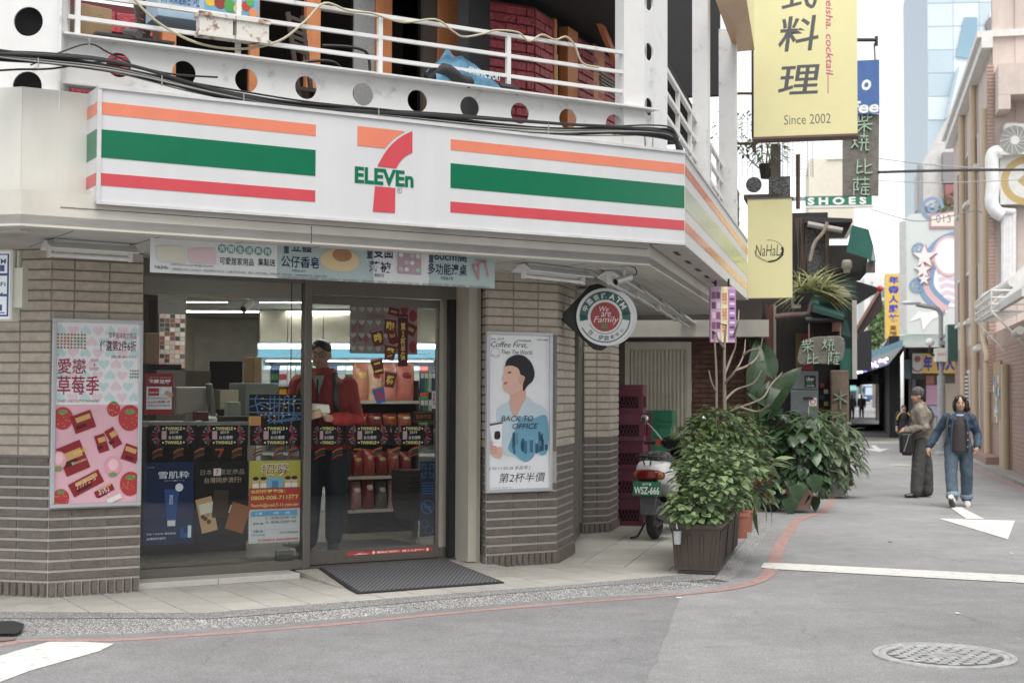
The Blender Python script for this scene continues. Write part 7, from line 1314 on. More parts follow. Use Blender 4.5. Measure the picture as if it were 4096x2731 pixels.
stems(RP,NH.px(1768,410,.65),[c[0] for c in cs] + [NH.px(1750 + k * 8,320 + k * 4,.7) for k in range(5)],.012,m_twig); RP.part('pot',MB().lathe(NH.px(1762,410,.65),[(.09,0),(.12,.2),(.1,.2),(.08,.02)],14),M('dark_pot',(.06,.05,.045),.7)); RP.part('plank',MB().box(*(lambda q: (q[0],q[1],.55,.6,q[2],q[3]))(rect(NH,1770,330,1793,408,.55))),m_gwood)
# cream light box with arc logo
r = rect(NH,1717,457,1819,684); NB = Thing('cream_light_box','cream light box sign with black script and a feathered arc','sign',NH,((r[0] + r[1]) / 2,.1,r[2])); nb = NB.part('face',MB().box(r[0],r[1],0,.02,r[2],r[3]),m_yel); NB.part('cabinet',MB().box(r[0] + .004,r[1] - .004,.02,.22,r[2] + .004,r[3] - .004),m_yel); NB.part('cap',MB().box(r[0] - .01,r[1] + .02,-.01,.25,r[3],r[3] + .02),M('cap_grey',(.12,.12,.12),.5))
c = ((NH.px(1770,573,0).x),NH.px(1770,573,0).z); q = rect(NH,1735,562,1800,588); NB.text('NaHaLa',(q[0],q[2],q[1],q[3]),-.001,P('2a2a2c'),nb,bold=-.004,shear=.15)
NB.part('arc',MB().annulus((c[0] - .02,c[1] - .02),.17,.20,-.001,-95,20,24,.8).annulus((c[0] - .02,c[1] - .02),.182,.19,-.001,20,100,20,.8),P('2a2a2c'),nb); mb = MB()
for k in range(16): a = R(185 + k * 6.5); mb.annulus((c[0] - .02 + .185 * math.cos(a),c[1] - .01 + .15 * math.sin(a)),.008,.014,-.001,k * 40,k * 40 + 240,8)
NB.part('curls', mb, P('2a2a2c'), nb, kind='stuff')
# tall yellow sign
YS = CFr(1850,18.9); r = rect(YS,1731,-60,1969,311); YT = Thing('yellow_sign','tall pale yellow restaurant sign with grey brush characters','sign',YS,((r[0] + r[1]) / 2,.1,r[2])); yf = YT.part('face',MB().box(r[0],r[1],0,.03,r[2],r[3]),m_yel); YT.part('cabinet',MB().box(r[0] + .005,r[1] - .005,.03,.3,r[2] + .005,r[3]),m_yel); YT.part('bottom_trim',MB().box(r[0] - .01,r[1] + .01,-.01,.31,r[2] - .03,r[2]),M('rust_trim',(.16,.10,.085),.7)); YT.part('edge_frame',MB().box(r[0] - .03,r[0] - .002,-.005,.3,r[2],r[3]),m_blk)
def yt(t, x0, y0, x1, y1, mat, **k): q = rect(YS, x0, y0, x1, y1); YT.text(t, (q[0], q[2], q[1], q[3]), -.001, mat, yf, **k)
yt('料',1787,37,1880,118,m_ink,bold=.012,shear=.12); yt('理',1787,150,1883,217,m_ink,bold=.012,shear=.12); yt('式',1795,-50,1880,22,m_ink,bold=.012,shear=.12); yt('Since 2002',1801,263,1908,285,m_ink,bold=-.008)
m_mag = P('c04a7c',.4); q = rect(YS,1890,5,1915,155); mb = MB(); puttext(mb,'geisha. cocktail',((q[0] + q[1]) / 2 - (YS.px(1900,155).z and .55),(q[2] + q[3]) / 2 - .06,(q[0] + q[1]) / 2 + .55,(q[2] + q[3]) / 2 + .06),-.001,.01,.2,R(-90)); YT.part('lettering',mb,m_mag,yf); q = rect(YS,1901,168,1903,215); YT.part('rule',MB().box(q[0],q[1],-.001,0,q[2],q[3]).box(q[0] - .02,q[1] + .02,-.001,0,q[3] - .006,q[3]),m_mag,yf)
YS2 = Thing('amber_sign_box','amber underside of a sign box running above the side balcony','sign',YS,(r[0] - .4,.1,4.6)); b1 = [at(x,y,d) for x,y,d in ((1652,-4,15.6),(1660,-60,15.6),(1720,-60,15.6),(1718,-4,15.6))]
lo_n = [at(1640, -8, 14.5), at(1713, -8, 14.5)]; lo_f = [at(1688, 120, 18.6), at(1733, 116, 18.6)]; L_ = YS.L
YS2.part('underside',MB().hexa([L_(lo_n[0]),L_(lo_n[1]),L_(lo_f[1]),L_(lo_f[0])],[L_(p_) + Vector((0,0,.03)) for p_ in (lo_n[0],lo_n[1],lo_f[1],lo_f[0])]),M('amber_panel',(.50,.27,.11),.35,var=.1)); YS2.part('street_face',MB().hexa([L_(lo_n[1]) + Vector((0,0,.031)),L_(lo_f[1]) + Vector((0,0,.031)),L_(lo_f[1]) + Vector((-.03,.0,.031)),L_(lo_n[1]) + Vector((-.03,0,.031))],[L_(lo_n[1]) + Vector((0,0,.9)),L_(lo_f[1]) + Vector((0,0,.9)),L_(lo_f[1]) + Vector((-.03,0,.9)),L_(lo_n[1]) + Vector((-.03,0,.9))]),m_yel)
# blue board and driftwood board on an iron arm
BF = CFr(1985,26); BB = Thing('blue_board','weathered blue hanging coffee board with white letters','sign',BF,(BF.px(1993,200).x,0,BF.px(1993,262).z)); r = rect(BF,1940,139,2020,262); bb = BB.part('board',MB().box(r[0],r[1],0,.04,r[2],r[3]),patches(M('board_blue',sRGB('46669c'),.6),4,.3,.5,.8))
q = rect(BF,1979,183,2001,208); BB.text('o',(q[0],q[2],q[1],q[3]),-.001,P('e0e0de'),bb,bold=.03,shear=.1); q = rect(BF,1946,232,2019,260); BB.text('ffee',(q[0],q[2],q[1],q[3]),-.001,P('e0e0de'),bb,bold=.03,shear=.1); BB.part('chain',MB().tube([BF.px(2010,139,.02),BF.px(2008,100,.02)],.015,6),m_pipe); BB.part('iron_arm',MB().tube([BF.px(1940,92,.02),BF.px(2012,92,.02)],.035,8).tube([BF.px(2013,84,.02),BF.px(2013,106,.02)],.03,8),m_blk)
WD = Thing('driftwood_board','grey driftwood board with pale green stick characters below the blue board','sign',BF,(BF.px(1977,360,.1).x,.1,BF.px(1977,452,.1).z)); wd = WD.part('board',MB().sheet(poutline(BF,((1935,262),(2020,262),(2018,450),(1995,449),(1990,453),(1960,450),(1935,452)),.08),.08,.05),m_gwood,bevel=.008)
for cx, cy, st in ((1985, 284, CHAI), (1975, 328, SHAO), (1985, 384, BI), (1978, 428, SA)): sticks(WD, BF, .06, cx, cy, 21, st, m_stick, wd, .018)
# ================================================================ right hand building
gR = gz(2350,1097); RF = Fr(gR.x,gR.y,193.6); m_pink = patches(M('pink_stucco',(.60,.51,.46),.85,var=.06,scale=5,bump=.2,bscale=40),1.2,.3,.6,.8,(1,1,.3)); m_rbk = M('small_brick',(.37,.25,.205),.8,var=.2,scale=14,ov=.12); m_rmt = M('brick_joint',(.40,.30,.25),.9); m_rpipe = P('bba98f',.5); m_offw = M('offwhite_paint',(.66,.65,.62),.5)
uN = RF.px(2283, 900).x; uFa = RF.px(2194, 900).x; zEv = RF.px(2236, 201, 0).z
RB = Thing('brick_townhouse', 'pink stucco and narrow brick town house on the right with pipes', 'building', RF, (uN - 1, 1, 0))
uE = RF.px(2283, 500).x
RB.part('stucco_wall',MB().box(uFa,uE,0,5,3.0,zEv),m_pink); RB.part('lower_wall',MB().box(uFa,uN,.0,5,0,3.0),m_rmt); RB.part('eave',MB().box(uFa - .3,uE + .1,-.35,5,zEv,zEv + .15).box(uFa - .3,uE + .1,-.25,0,zEv - .25,zEv),m_offw)
RB.part('front_wall',MB().box(uE - .02,uE + .02,.5,9,0,zEv + 1.5),m_pink); RB.part('annex_wall',MB().box(uN,uN + 14,0.0,.3,0,RF.px(2352,770,0).z + .3),m_rmt)
# courses of narrow bricks: nearest ones are pieces
nb_ = 0; bL,bH = .34,.085; cm_ = MB().box(-bL / 2 + .008,bL / 2 - .008,-.012,0,-bH / 2 + .012,bH / 2 - .012).mesh(name='brick',bevel=.004); cm_.materials.append(m_rbk); rest = MB()
uV0 = RF.px(2352, 900).x + .2
for j in range(31):
    z = .12 + j * bH
    for i in range(80):
        u = uV0 - i * bL - (bL / 2 if j % 2 else 0)
        if u < uFa + .2: break
        if z < 2.0 and 1.0 < z and i < 25 and nb_ < 300: o = link('brick', cm_, None, RB.o); o.location = Vector((u, -.0005, z)) - RB.base; nb_ += 1
        else: rest.box(u - bL / 2 + .008, u + bL / 2 - .008, -.012, -.0005, z - bH / 2 + .012, z + bH / 2 - .012)
RB.part('brick_courses', rest, m_rbk, kind='stuff')
RB.part('base_plinth', MB().box(RF.px(2260, 1000).x, RF.px(2302, 1000).x, -.35, -.02, 0, .22), M('plinth', (.30, .20, .17), .8))
for x in (2212.6, 2239):
    u = RF.px(x, 800, -.12).x; RB.part('downpipe', MB().tube([(u, -.12, .25), (u, -.12, zEv - .2)], .09, 10), m_rpipe, smooth=True)
# windows on the street wall
for x,y0,y1 in ((2245,322,377),(2224.5,360,462),(2205,400,490),(2247,615,692),(2226,632,731),(2206,649,740),(2226,857,927),(2248,856,983)):
    u = RF.px(x,(y0 + y1) / 2).x; z0,z1 = RF.px(x,y1).z,RF.px(x,y0).z; wn = RB.part('window',MB().box(u - .5,u + .5,-.04,.02,z0 - .08,z1 + .08),m_offw); RB.part('pane',MB().box(u - .36,u + .36,-.05,-.039,z0,z1),P('6b4030',.6) if y0 < 800 else P('2a2a2c',.3),wn); RB.part('sill',MB().box(u - .55,u + .55,-.14,0,z0 - .18,z0 - .085),m_offw,wn)
    if y0 > 800: [RB.part('window_bar',MB().tube([(u - .36,-.07,z0 + (z1 - z0) * k / 8),(u + .36,-.07,z0 + (z1 - z0) * k / 8)],.03,5),m_offw,wn) for k in range(1,8)]
# pipes nearer the camera
for x, y0, y1, r_ in ((2266, 240, 770, .08), (2268, 830, 1045, .085), (2309, 836, 1082, .09), (2302, 965, 1070, .07)):
    u = RF.px(x,900,-.12).x; RB.part('downpipe',MB().tube([(u,-.12,RF.px(x,y1,-.12).z),(u,-.12,RF.px(x,y0,-.12).z)],r_,10),m_rpipe,smooth=True)
a = RF.px(2258,745,-.14); b = RF.px(2268,830,-.12); RB.part('pipe_bend',MB().tube(interp([a,a + Vector((.1,0,-.3)),b + Vector((-.1,0,.2)),b],4),.075,10),m_rpipe,smooth=True)
r = (RF.px(2284,900,-.02).x,RF.px(2302,900,-.02).x); NBd = RB.part('notice_board',MB().box(r[0],r[1],-.06,-.013,RF.px(2292,971).z,RF.px(2292,831).z),P('9c8468',.7))
for k in range(16): u = r[0] + random.uniform(.05,.9) * (r[1] - r[0]); z = RF.px(2292,971).z + random.uniform(.05,.9) * 1.1; RB.part('notice',MB().box(u - .13,u + .13,-.064 - k * .001,-.062 - k * .001,z - .09,z + .09),P(['c8ccd0','a8b8c0','d8d4cc','7a98b0'][k % 4],.7),NBd)
# front gable wall features: air conditioners, sign panel, white ducts, canopy
GFx = RF.W(uE, 0, 0); GF = Fr(GFx.x, GFx.y, 103.6); gq = lambda x0, y0, x1, y1, w=0: rect(GF, x0, y0, x1, y1, w)
RB.part('gable_wall',(lambda m: (setattr(m,'v',[RF.L(GF.W(*p)) for p in m.v]),m)[1])(MB().box(.0,8,.02,.3,2.5,zEv + 1.2)),m_pink); RB.part('roof_beam',(lambda m: (setattr(m,'v',[RF.L(GF.W(*p)) for p in m.v]),m)[1])(MB().box(*(lambda q: (q[0],q[1] + 2,-.9,.0,q[2],q[3]))(gq(2285,165,2352,235))).box(*(lambda q: (q[0],q[1],-.9,.02,q[2],q[3]))(gq(2285,235,2312,268)))),m_pink)
bq_ = gq(2269, 190, 2285, 900); pm = MB()
for k in range(90): pm.box(bq_[0], bq_[1], -.06, .0, bq_[2] + k * .085, bq_[2] + k * .085 + .065)
pm.v = [RF.L(GF.W(*p)) for p in pm.v]; RB.part('brick_pilaster', pm, m_rbk, kind='stuff')
def gthing(name,label,cat,x0,y0,x1,y1,group=None,w=0): q = gq(x0,y0,x1,y1,w); return Thing(name,label,cat,GF,((q[0] + q[1]) / 2,w,q[2]),group),q
T,q = gthing('air_conditioner','white air conditioner with round fan grille on the pink wall','air conditioner',2302,292,2400,352); T.part('case',MB().box(q[0],q[1],-.5,-.02,q[2],q[3]),m_offw,bevel=.02); c = GF.px(2331,322,-.5); T.part('fan_grille',MB().annulus((c.x,c.z),.1,.33,-.505,n=28),P('8f8f8c',.5)); T.part('fan_hub',MB().disc((c.x,c.z),.1,-.51,16),m_offw); T.part('top_box',MB().box(*(lambda z: (z[0],z[1],-.4,-.1,z[2],z[3]))(gq(2310,282,2336,292,-.4))),m_offw); T.part('bracket',MB().box(q[0] - .1,q[1],-.5,0,q[2] - .1,q[2] - .003),m_offw)
for k in range(14): a = 6.2832 * k / 14; T.part('grille_bar',MB().bar((c.x + .1 * math.cos(a),-.508,c.z + .1 * math.sin(a)),(c.x + .33 * math.cos(a + .5),-.508,c.z + .33 * math.sin(a + .5)),.012),m_offw)
T,q = gthing('bank_sign_panel','white square light panel with gold ring emblem at right edge','sign',2294,360,2420,472); s_ = T.part('panel',MB().box(q[0],q[1],-.3,-.02,q[2],q[3]),m_offw); T.part('edge',MB().box(q[0] - .04,q[0] - .002,-.3,-.02,q[2],q[3]),P('3f5f5a',.5)); c = GF.px(2358,415,-.3); T.part('ring',MB().annulus((c.x,c.z),.40,.56,-.302,60,330,30),P('b8a06a',.5),s_); T.part('diamond',MB().disc((c.x,c.z),.2,-.302,4),P('b8a06a',.5),s_)
T,q = gthing('duct_bundle','thick white insulated duct splitting into vertical trunking','duct',2270,345,2320,650); T.part('duct',MB().tube(interp([GF.px(x,y,-.35) for x,y in ((2302,350),(2284,352),(2278,372),(2281,420),(2278,465),(2288,486),(2304,495))],5),.16,12),M('duct_white',(.72,.72,.72),.5),smooth=True)
for k in range(4): x = 2304 + k * 7; T.part('trunking',MB().tube(interp([GF.px(2300,490 - k * 2,-.3),GF.px(x,487,-.25),GF.px(x + 2,500,-.2),GF.px(x + 2,650,-.2)],4),.07,8),M('duct_white',(.72,.72,.72)),smooth=True)
cv = [RF.px(x, y, -.5) for x, y in ((2270, 652), (2352, 645), (2400, 760), (2352, 765))]
CN = Thing('white_canopy','white metal canopy roof over the brick annex at right edge','canopy',RF,(RF.px(2330,700,-.4).x,-.4,RF.px(2330,765,-.4).z)); u0,u1 = RF.px(2294,690,-.1).x,RF.px(2352,690,-.1).x + 3; zc1 = RF.px(2300,656,.3).z; zc0 = RF.px(2300,700,-.35).z - .5
CN.part('roof_sheet',MB().hexa([(u0,.3,zc1),(u1,.3,zc1),(u1,-.38,zc0 + .5),(u0,-.38,zc0 + .5)],[(u0,.3,zc1 + .06),(u1,.3,zc1 + .06),(u1,-.38,zc0 + .56),(u0,-.38,zc0 + .56)]),m_offw); CN.part('gutter',MB().box(u0 - .02,u1,-.46,-.37,zc0 + .36,zc0 + .5),m_offw); CN.part('gable_infill',MB().prism([(u0 + .01,.29,zc1 - .4),(u0 + .01,.29,zc1 - .01),(u0 + .01,-.36,zc0 + .48),(u0 + .01,-.36,zc0 + .3)],(.06,0,0)),m_offw)
# grille box and small lamps on the street wall, green shop box
T = Thing('grille_box','rusty white window grille box holding a rolled blind','grille',RF,(RF.px(2250,740,-.4).x,-.4,RF.px(2250,740,-.4).z)); u0,u1 = RF.px(2241,720,-.6).x,RF.px(2290,720,-.5).x; z0,z1 = RF.px(2250,738,-.5).z,RF.px(2250,696,-.5).z; mb = MB()
for k in range(7):
    u = u0 + (u1 - u0) * k / 6; mb.tube([(u, -.6, z0), (u, -.6, z1)], .018, 5); mb.tube([(u, -.6, z0), (u, 0, z0)], .015, 5)
for k in range(4): z = z0 + (z1 - z0) * k / 3; mb.tube([(u0,-.6,z),(u1,-.6,z)],.022,5); mb.tube([(u0,-.6,z),(u0,0,z)],.022,5); mb.tube([(u1,-.6,z),(u1,0,z)],.022,5)
T.part('bars',mb,m_offw,kind='stuff'); T.part('rolled_blind',MB().tube([(u0,-.4,z1 + .1),(u1,-.2,z1 + .16)],.1,10),m_offw); [T.part('brace',MB().tube([(x_,-.6,z0),(x_ + .25,0,z0 - .7)],.02,5),m_offw) for x_ in (u0,u1)]
for x,y,l in ((2248,797,'small white security camera on the pink brick wall beside the pipe'),(2342,759,'small white security camera below the white canopy')): c = RF.px(x,y,-.25); T = Thing('wall_camera',l,'camera',RF,(c.x,-.25,c.z),'cameras on the right hand wall'); T.part('housing',MB().tube([(c.x - .2,-.3,c.z - .05),(c.x + .12,-.25,c.z)],.08,10),m_offw,smooth=True); T.part('arm',MB().box(c.x,c.x + .1,-.25,0,c.z - .03,c.z + .03),m_offw)
OW = Thing('overhead_wire','dark overhead wire crossing the street from the driftwood board','wire',WF,(9,27,5)); OW.part('wire',MB().tube(interp([at(x,y,26 + (x - 2018) * .01) for x,y in ((2018,396),(2120,393),(2240,391),(2420,390))],4),.028,5),m_cab); OW.part('wire',MB().tube(interp([at(x,y,30) for x,y in ((2018,364),(2120,377),(2240,386),(2300,388),(2420,392))],4),.012,5),m_cabg); OW.part('wire',MB().tube(interp([at(x,y,34) for x,y in ((2000,480),(2090,506),(2150,504),(2240,484),(2260,498))],4),.014,5),m_cabg); OW.part('wire',MB().tube(interp([at(x,y,30) for x,y in ((2018,415),(2150,420),(2300,415),(2420,408))],4),.01,5),m_cabg)
# right pavement
RPv = link('side_pavement',MB().hexa([(*gz(x,y).xy,-.01) for x,y in ((2420,1150),(2225,1060),(2215,1045),(2420,1110))],[(*gz(x,y).xy,.06) for x,y in ((2420,1150),(2225,1060),(2215,1045),(2420,1110))]).mesh(),m_conc); props(RPv,kind='structure')
link('red_line',strip(interp([gz(x,y) for x,y in ((2245,1078),(2215,1058),(2195,1040))][::-1] + [gz(2290,1098),gz(2330,1115),gz(2400,1146)],4),.14,.005).mesh(),m_red,road)

# ================================================================ second block, far street
T = Thing('green_wall_box','dark green sign box projecting from the pink wall by the lamp post','sign',RF,(RF.px(2198,790,-.5).x,-.5,RF.px(2198,828,-.5).z)); a,b = RF.px(2200,828,-.02),RF.px(2200,745,-.02); GBx = Fr(*RF.W(RF.px(2200,790).x,-.02,0).xy,103.6); q = rect(GBx,2177,745,2203,828)
bx_ = MB().box(q[0],q[1],0,1.2,q[2],q[3]); bx_.v = [RF.L(GBx.W(*p)) for p in bx_.v]; T.part('box',bx_,M('box_green',(.035,.09,.075),.5)); bx_ = MB().box(q[0] - .02,q[0] - .001,0,1.2,q[2],q[3]); bx_.v = [RF.L(GBx.W(*p)) for p in bx_.v]; T.part('pale_edge',bx_,P('a8b8b4',.5))
# lamp post
lp = gz(2163, 1046); LPF = Fr(lp.x, lp.y, 95); dL = lp.y
LP = Thing('lamp_post','grey street lamp post with curved arm, camera and white control box','street lamp',LPF,(0,0,0)); m_pole = M('pole_grey',(.30,.31,.32),.5,metal=.2); zz_ = lambda y: LPF.px(2163,y,0).z; xx_ = lambda x: LPF.px(x,800,0).x
LP.part('pole',MB().tube([(0,0,0),(0,0,zz_(862))],[.11,.1],12),m_pole,smooth=True); LP.part('upper_pole',MB().tube(interp([(0,0,zz_(862)),(0,0,zz_(745)),(xx_(2160),0,zz_(720)),(xx_(2150),0,zz_(708)),(xx_(2125),0,zz_(703)),(xx_(2105),0,zz_(699))],5),.06,10),m_pole,smooth=True); LP.part('lamp_head',MB().ell((xx_(2092),0,zz_(695)),.28,.1,.06),P('c8ccd0',.4),smooth=True)
s_ = LP.part('control_box',MB().box(xx_(2146),xx_(2172),-.2,.1,zz_(831),zz_(800)),P('d0ccc8',.5),bevel=.01); LP.text('拍照監控',(xx_(2149),zz_(817),xx_(2169),zz_(811)),-.202,P('b86a60'),s_); LP.part('camera_dome',MB().ell((xx_(2134),-.1,zz_(786)),.12,.12,.11),P('d8d8d8',.4),smooth=True); LP.part('camera_arm',MB().tube(interp([(xx_(2134),-.1,zz_(792)),(xx_(2134),-.1,zz_(808)),(xx_(2142),0,zz_(815)),(0,0,zz_(815))],3),.03,6),m_blk); LP.part('clamp',MB().box(xx_(2157),xx_(2169),-.15,.1,zz_(792),zz_(783)).box(xx_(2157),xx_(2169),-.15,.1,zz_(776),zz_(768)),m_pole); LP.part('base',MB().lathe((0,0,0),[(.22,0),(.22,.06),(.12,.12)],12),m_pole)
# storefront
D2 = 52.; SFt = CFr(2095,D2,103.6); ST = Thing('corner_storefront','shop front under the big billboard with yellow sign and posters','building',SFt,(2,1,0)); m_wal = M('shop_wall',(.13,.12,.12),.7)
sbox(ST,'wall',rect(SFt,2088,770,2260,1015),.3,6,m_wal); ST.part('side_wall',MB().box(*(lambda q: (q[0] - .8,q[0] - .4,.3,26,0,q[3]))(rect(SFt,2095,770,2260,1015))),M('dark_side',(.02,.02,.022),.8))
sbox(ST,'roof_edge',rect(SFt,2066,772,2260,790),-1.2,3,P('a8b4b0',.6)); sbox(ST,'white_gutter',rect(SFt,2068,790,2158,800),-1.4,-1.2,P('c8ccc8',.5))
q = rect(SFt,2095,812,2118,857); sbox(ST,'sign_white',q,-.3,.3,P('d0d2d4',.5)); q2 = rect(SFt,2118,812,2200,857); ys_ = sbox(ST,'sign_yellow',q2,-.31,.3,P('e3bd62',.5)); ST.text('年',(*rect(SFt,2120,816,2140,852)[:1],rect(SFt,2120,816,2140,852)[2],rect(SFt,2120,816,2140,852)[1],rect(SFt,2120,816,2140,852)[3]),-.315,P('3a48b0'),ys_,bold=.05); t_q = rect(SFt,2150,816,2192,852); ST.text('青人',(t_q[0],t_q[2],t_q[1],t_q[3]),-.315,P('3a48b0'),ys_,bold=.05)
ST.part('sign_emblem',MB().annulus(((q[0] + q[1]) / 2,(q[2] + q[3]) / 2 - .1),.16,.22,-.302,200,340,14).disc(((q[0] + q[1]) / 2,q[3] - .2),.12,-.302,12),P('a86a48',.5))
for x0,y0,x1,y1,c in ((2128,862,2146,882,'a87a6a'),(2128,884,2160,930,'c8a0b8'),(2126,932,2156,955,'b8b4cc'),(2130,958,2152,985,'a8a8ac'),(2170,880,2196,985,'b0a898')): sbox(ST,'poster',rect(SFt,x0,y0,x1,y1),.2,.3,P(c,.5))
sbox(ST,'teal_board',rect(SFt,2076,826,2092,870),-.2,0,P('4f6a72',.5)); sbox(ST,'door_frame',rect(SFt,2096,870,2104,1010),.1,.3,P('5a6468',.5)); sbox(ST,'inner_door',rect(SFt,2106,872,2124,1010),.2,.3,m_drk)
# billboard with fairground ornament
BL = CFr(2130,54,100); BD = Thing('billboard','huge pale green billboard with circus style stars and curls','billboard',BL,(0,.5,BL.px(2130,768).z)); r = rect(BL,2066,489,2320,768); m_bb = M('billboard_pale',(.60,.635,.62),.5,var=.03)
bf = BD.part('face',MB().sheet([(r[0],r[2]),(r[1],r[2]),(r[1],r[3]),(r[0] + .45,r[3]),(r[0],r[3] - .35)],0,.06),m_bb); BD.part('side_strip',MB().box(r[0] - .01,r[0] + .25,-.03,-.002,r[2],r[3] - .3),M('billboard_edge',(.45,.46,.46),.5)); BD.part('back_frame',MB().box(r[0] + .3,r[1],.06,.5,r[2],r[3] - .2),m_wal)
bp_ = lambda x,y: (BL.px(x,y,-.01).x,BL.px(x,y,-.01).z); m_b1,m_b2,m_b3,m_b4 = P('7f98b6',.5),P('d6b3b6',.5),P('d8c6d8',.5),P('eceaea',.5)
def band(pts,wd,mat,w): q = [Vector((*bp_(*p),0)) for p in pts]; q = interp(q,6); vs = []; n = len(q); [vs.extend([((p + o_).x,w,(p + o_).y),((p - o_).x,w,(p - o_).y)]) for p,o_ in [(q[i],(lambda d: Vector((-d.y,d.x,0)).normalized() * wd)(q[min(i + 1,n - 1)] - q[max(i - 1,0)])) for i in range(n)]]; BD.part('ornament_band',MB().add(vs,[(2 * i,2 * i + 1,2 * i + 3,2 * i + 2) for i in range(n - 1)]),mat,bf)
BD.part('ornament_field',MB().sheet(arc([bp_(*p) for p in ((2290,540),(2190,545),(2140,580),(2125,640),(2135,690),(2175,705),(2290,690),(2290,540))])[:-1],-.012),m_b4,bf)
for k in range(6): band([(2150 + k * 3, 610 + k * 17), (2175, 603 + k * 17), (2200, 608 + k * 17), (2260, 600 + k * 17)], .08, m_b3, -.016)
band([(2280,540),(2200,548),(2160,566),(2136,600),(2126,640),(2132,670),(2160,700),(2175,708)],.30,m_b1,-.02); band([(2280,540),(2200,548),(2160,566),(2136,600),(2126,640),(2132,670),(2160,700),(2175,708)],.11,m_b2,-.024)
BD.part('ornament_oval',MB().disc(bp_(2180,588),.55,-.03,24,.75),m_b4,bf); BD.part('oval_edge',MB().annulus(bp_(2180,588),.52,.6,-.032,0,360,30,1.3),m_b2,bf)
def star(x,y,r_): c = bp_(x,y); BD.part('star',MB().sheet([(c[0] + (r_ if k % 2 == 0 else r_ * .42) * math.sin(math.pi * k / 5),c[1] + (r_ if k % 2 == 0 else r_ * .42) * math.cos(math.pi * k / 5)) for k in range(10)],-.08,.05),P('e6dede',.5),bf); BD.part('star_shadow',MB().sheet([(c[0] + .05 + (r_ if k % 2 == 0 else r_ * .42) * 1.12 * math.sin(math.pi * k / 5),c[1] - .03 + (r_ if k % 2 == 0 else r_ * .42) * 1.12 * math.cos(math.pi * k / 5)) for k in range(10)],-.035,.01),P('a88088',.5),bf)
star(2123, 590, .45); star(2119, 620, .33); star(2122, 641, .24)
for x,y,r_ in ((2110,573,.3),(2107,655,.34),(2142,478,.5)): c = bp_(x,y); BD.part('curl',MB().annulus(c,r_ * .6,r_ * .85,-.04,0,330,22).annulus(c,r_ * .2,r_ * .4,-.04,90,400,16),m_b1,bf)
BD.part('name_board',MB().sheet([bp_(*p) for p in ((2140,497),(2280,472),(2280,520),(2138,520))],-.06,.03),P('e6d8cc',.5),bf); BD.part('name_board_edge',MB().sheet([bp_(*p) for p in ((2136,494),(2284,467),(2284,525),(2134,525))],-.045,.01),P('b88a94',.5),bf); c = bp_(2165,503); BD.text('013',(c[0] - .25,c[1] - .15,c[0] + .3,c[1] + .15),-.062,P('7a7f98'),bf); BD.part('ribbon',MB().sheet([bp_(*p) for p in ((2086,740),(2110,715),(2130,718),(2170,708),(2178,716),(2140,735),(2120,760),(2115,730))],-.02),m_b4,bf)
# vertical yellow sign
YV = CFr(2050,60,100); r = rect(YV,2034,628,2066,778); YVt = Thing('tall_yellow_sign','narrow yellow vertical sign with blue characters beside the billboard','sign',YV,((r[0] + r[1]) / 2,.1,r[2])); yf2 = YVt.part('face',MB().box(r[0],r[1],0,.5,r[2],r[3]),P('e3bd62',.5))
for k,chh_ in enumerate('年青人服飾'): q = rect(YV,2041,634 + k * 22,2064,652 + k * 22); YVt.text(chh_,(q[0],q[2],q[1],q[3]),-.003,P('3a48b0'),yf2,bold=.05)
for k,chh_ in enumerate('直銷'): q = rect(YV,2043,747 + k * 13,2060,758 + k * 13); YVt.text(chh_,(q[0],q[2],q[1],q[3]),-.003,P('7a5a38'),yf2,bold=.03)
# covered market over the street
MK = CFr(1990,58,100); MT = Thing('market_canopy','blue edged corrugated canopy covering the far street','canopy',MK,(0,5,0)); m_bla = M('blue_sheet',sRGB('6d96a8'),.5,var=.15)
mp_ = lambda x,y,d: MK.L(at(x,y,d)); MT.part('roof',MB().hexa([mp_(1880,866,52),mp_(2078,800,50),mp_(2052,850,100),mp_(1900,880,100)],[q_ + Vector((0,0,.1)) for q_ in (mp_(1880,866,52),mp_(2078,800,50),mp_(2052,850,100),mp_(1900,880,100))]),M('canopy_dark',(.02,.02,.022),.8))
MT.part('blue_edge',MB().hexa([mp_(1962,842,51),mp_(2074,797,49.5),mp_(2074,797,49.6),mp_(1962,842,51.1)],[mp_(1962,822,51),mp_(2074,780,49.5),mp_(2074,780,49.6),mp_(1962,822,51.1)]),m_bla); MT.part('awning_slope',MB().hexa([mp_(1955,865,48),mp_(2040,838,48),mp_(2074,797,49.4),mp_(1962,838,50.9)],[mp_(1955,865,48) + Vector((0,0,.04)),mp_(2040,838,48) + Vector((0,0,.04)),mp_(2074,797,49.4) + Vector((0,0,.04)),mp_(1962,838,50.9) + Vector((0,0,.04))]),M('awning_grey',(.16,.17,.17),.6))
MT.part('back_valance',MB().hexa([mp_(1950,885,78),mp_(2050,880,78),mp_(2050,880,78.1),mp_(1950,885,78.1)],[mp_(1950,840,78),mp_(2060,810,78),mp_(2060,810,78.1),mp_(1950,840,78.1)]),M('canopy_dark',(.02,.02,.022))); MT.part('post',MB().tube([mp_(2041,985,60),mp_(2043,840,60)],.12,8),M('canopy_dark',(.02,.02,.022)))
m_pur, m_wl = M('purple_bulb', (.25, .12, .9), .4, emit=3), M('white_bulb', (.8, .9, 1), .4, emit=3)
FL = Thing('fairy_lights', 'string of purple and white fairy lights under the far canopy', 'lights', MK, (0, 0, 3))
for k in range(34): t = k / 33; c = mp_(1955 + 82 * t + random.uniform(-2,2),856 - 28 * t + random.uniform(-7,6),47.6); FL.part('bulb',MB().ell(c,.04,.04,.04,6,4),m_pur if k % 3 else m_wl)
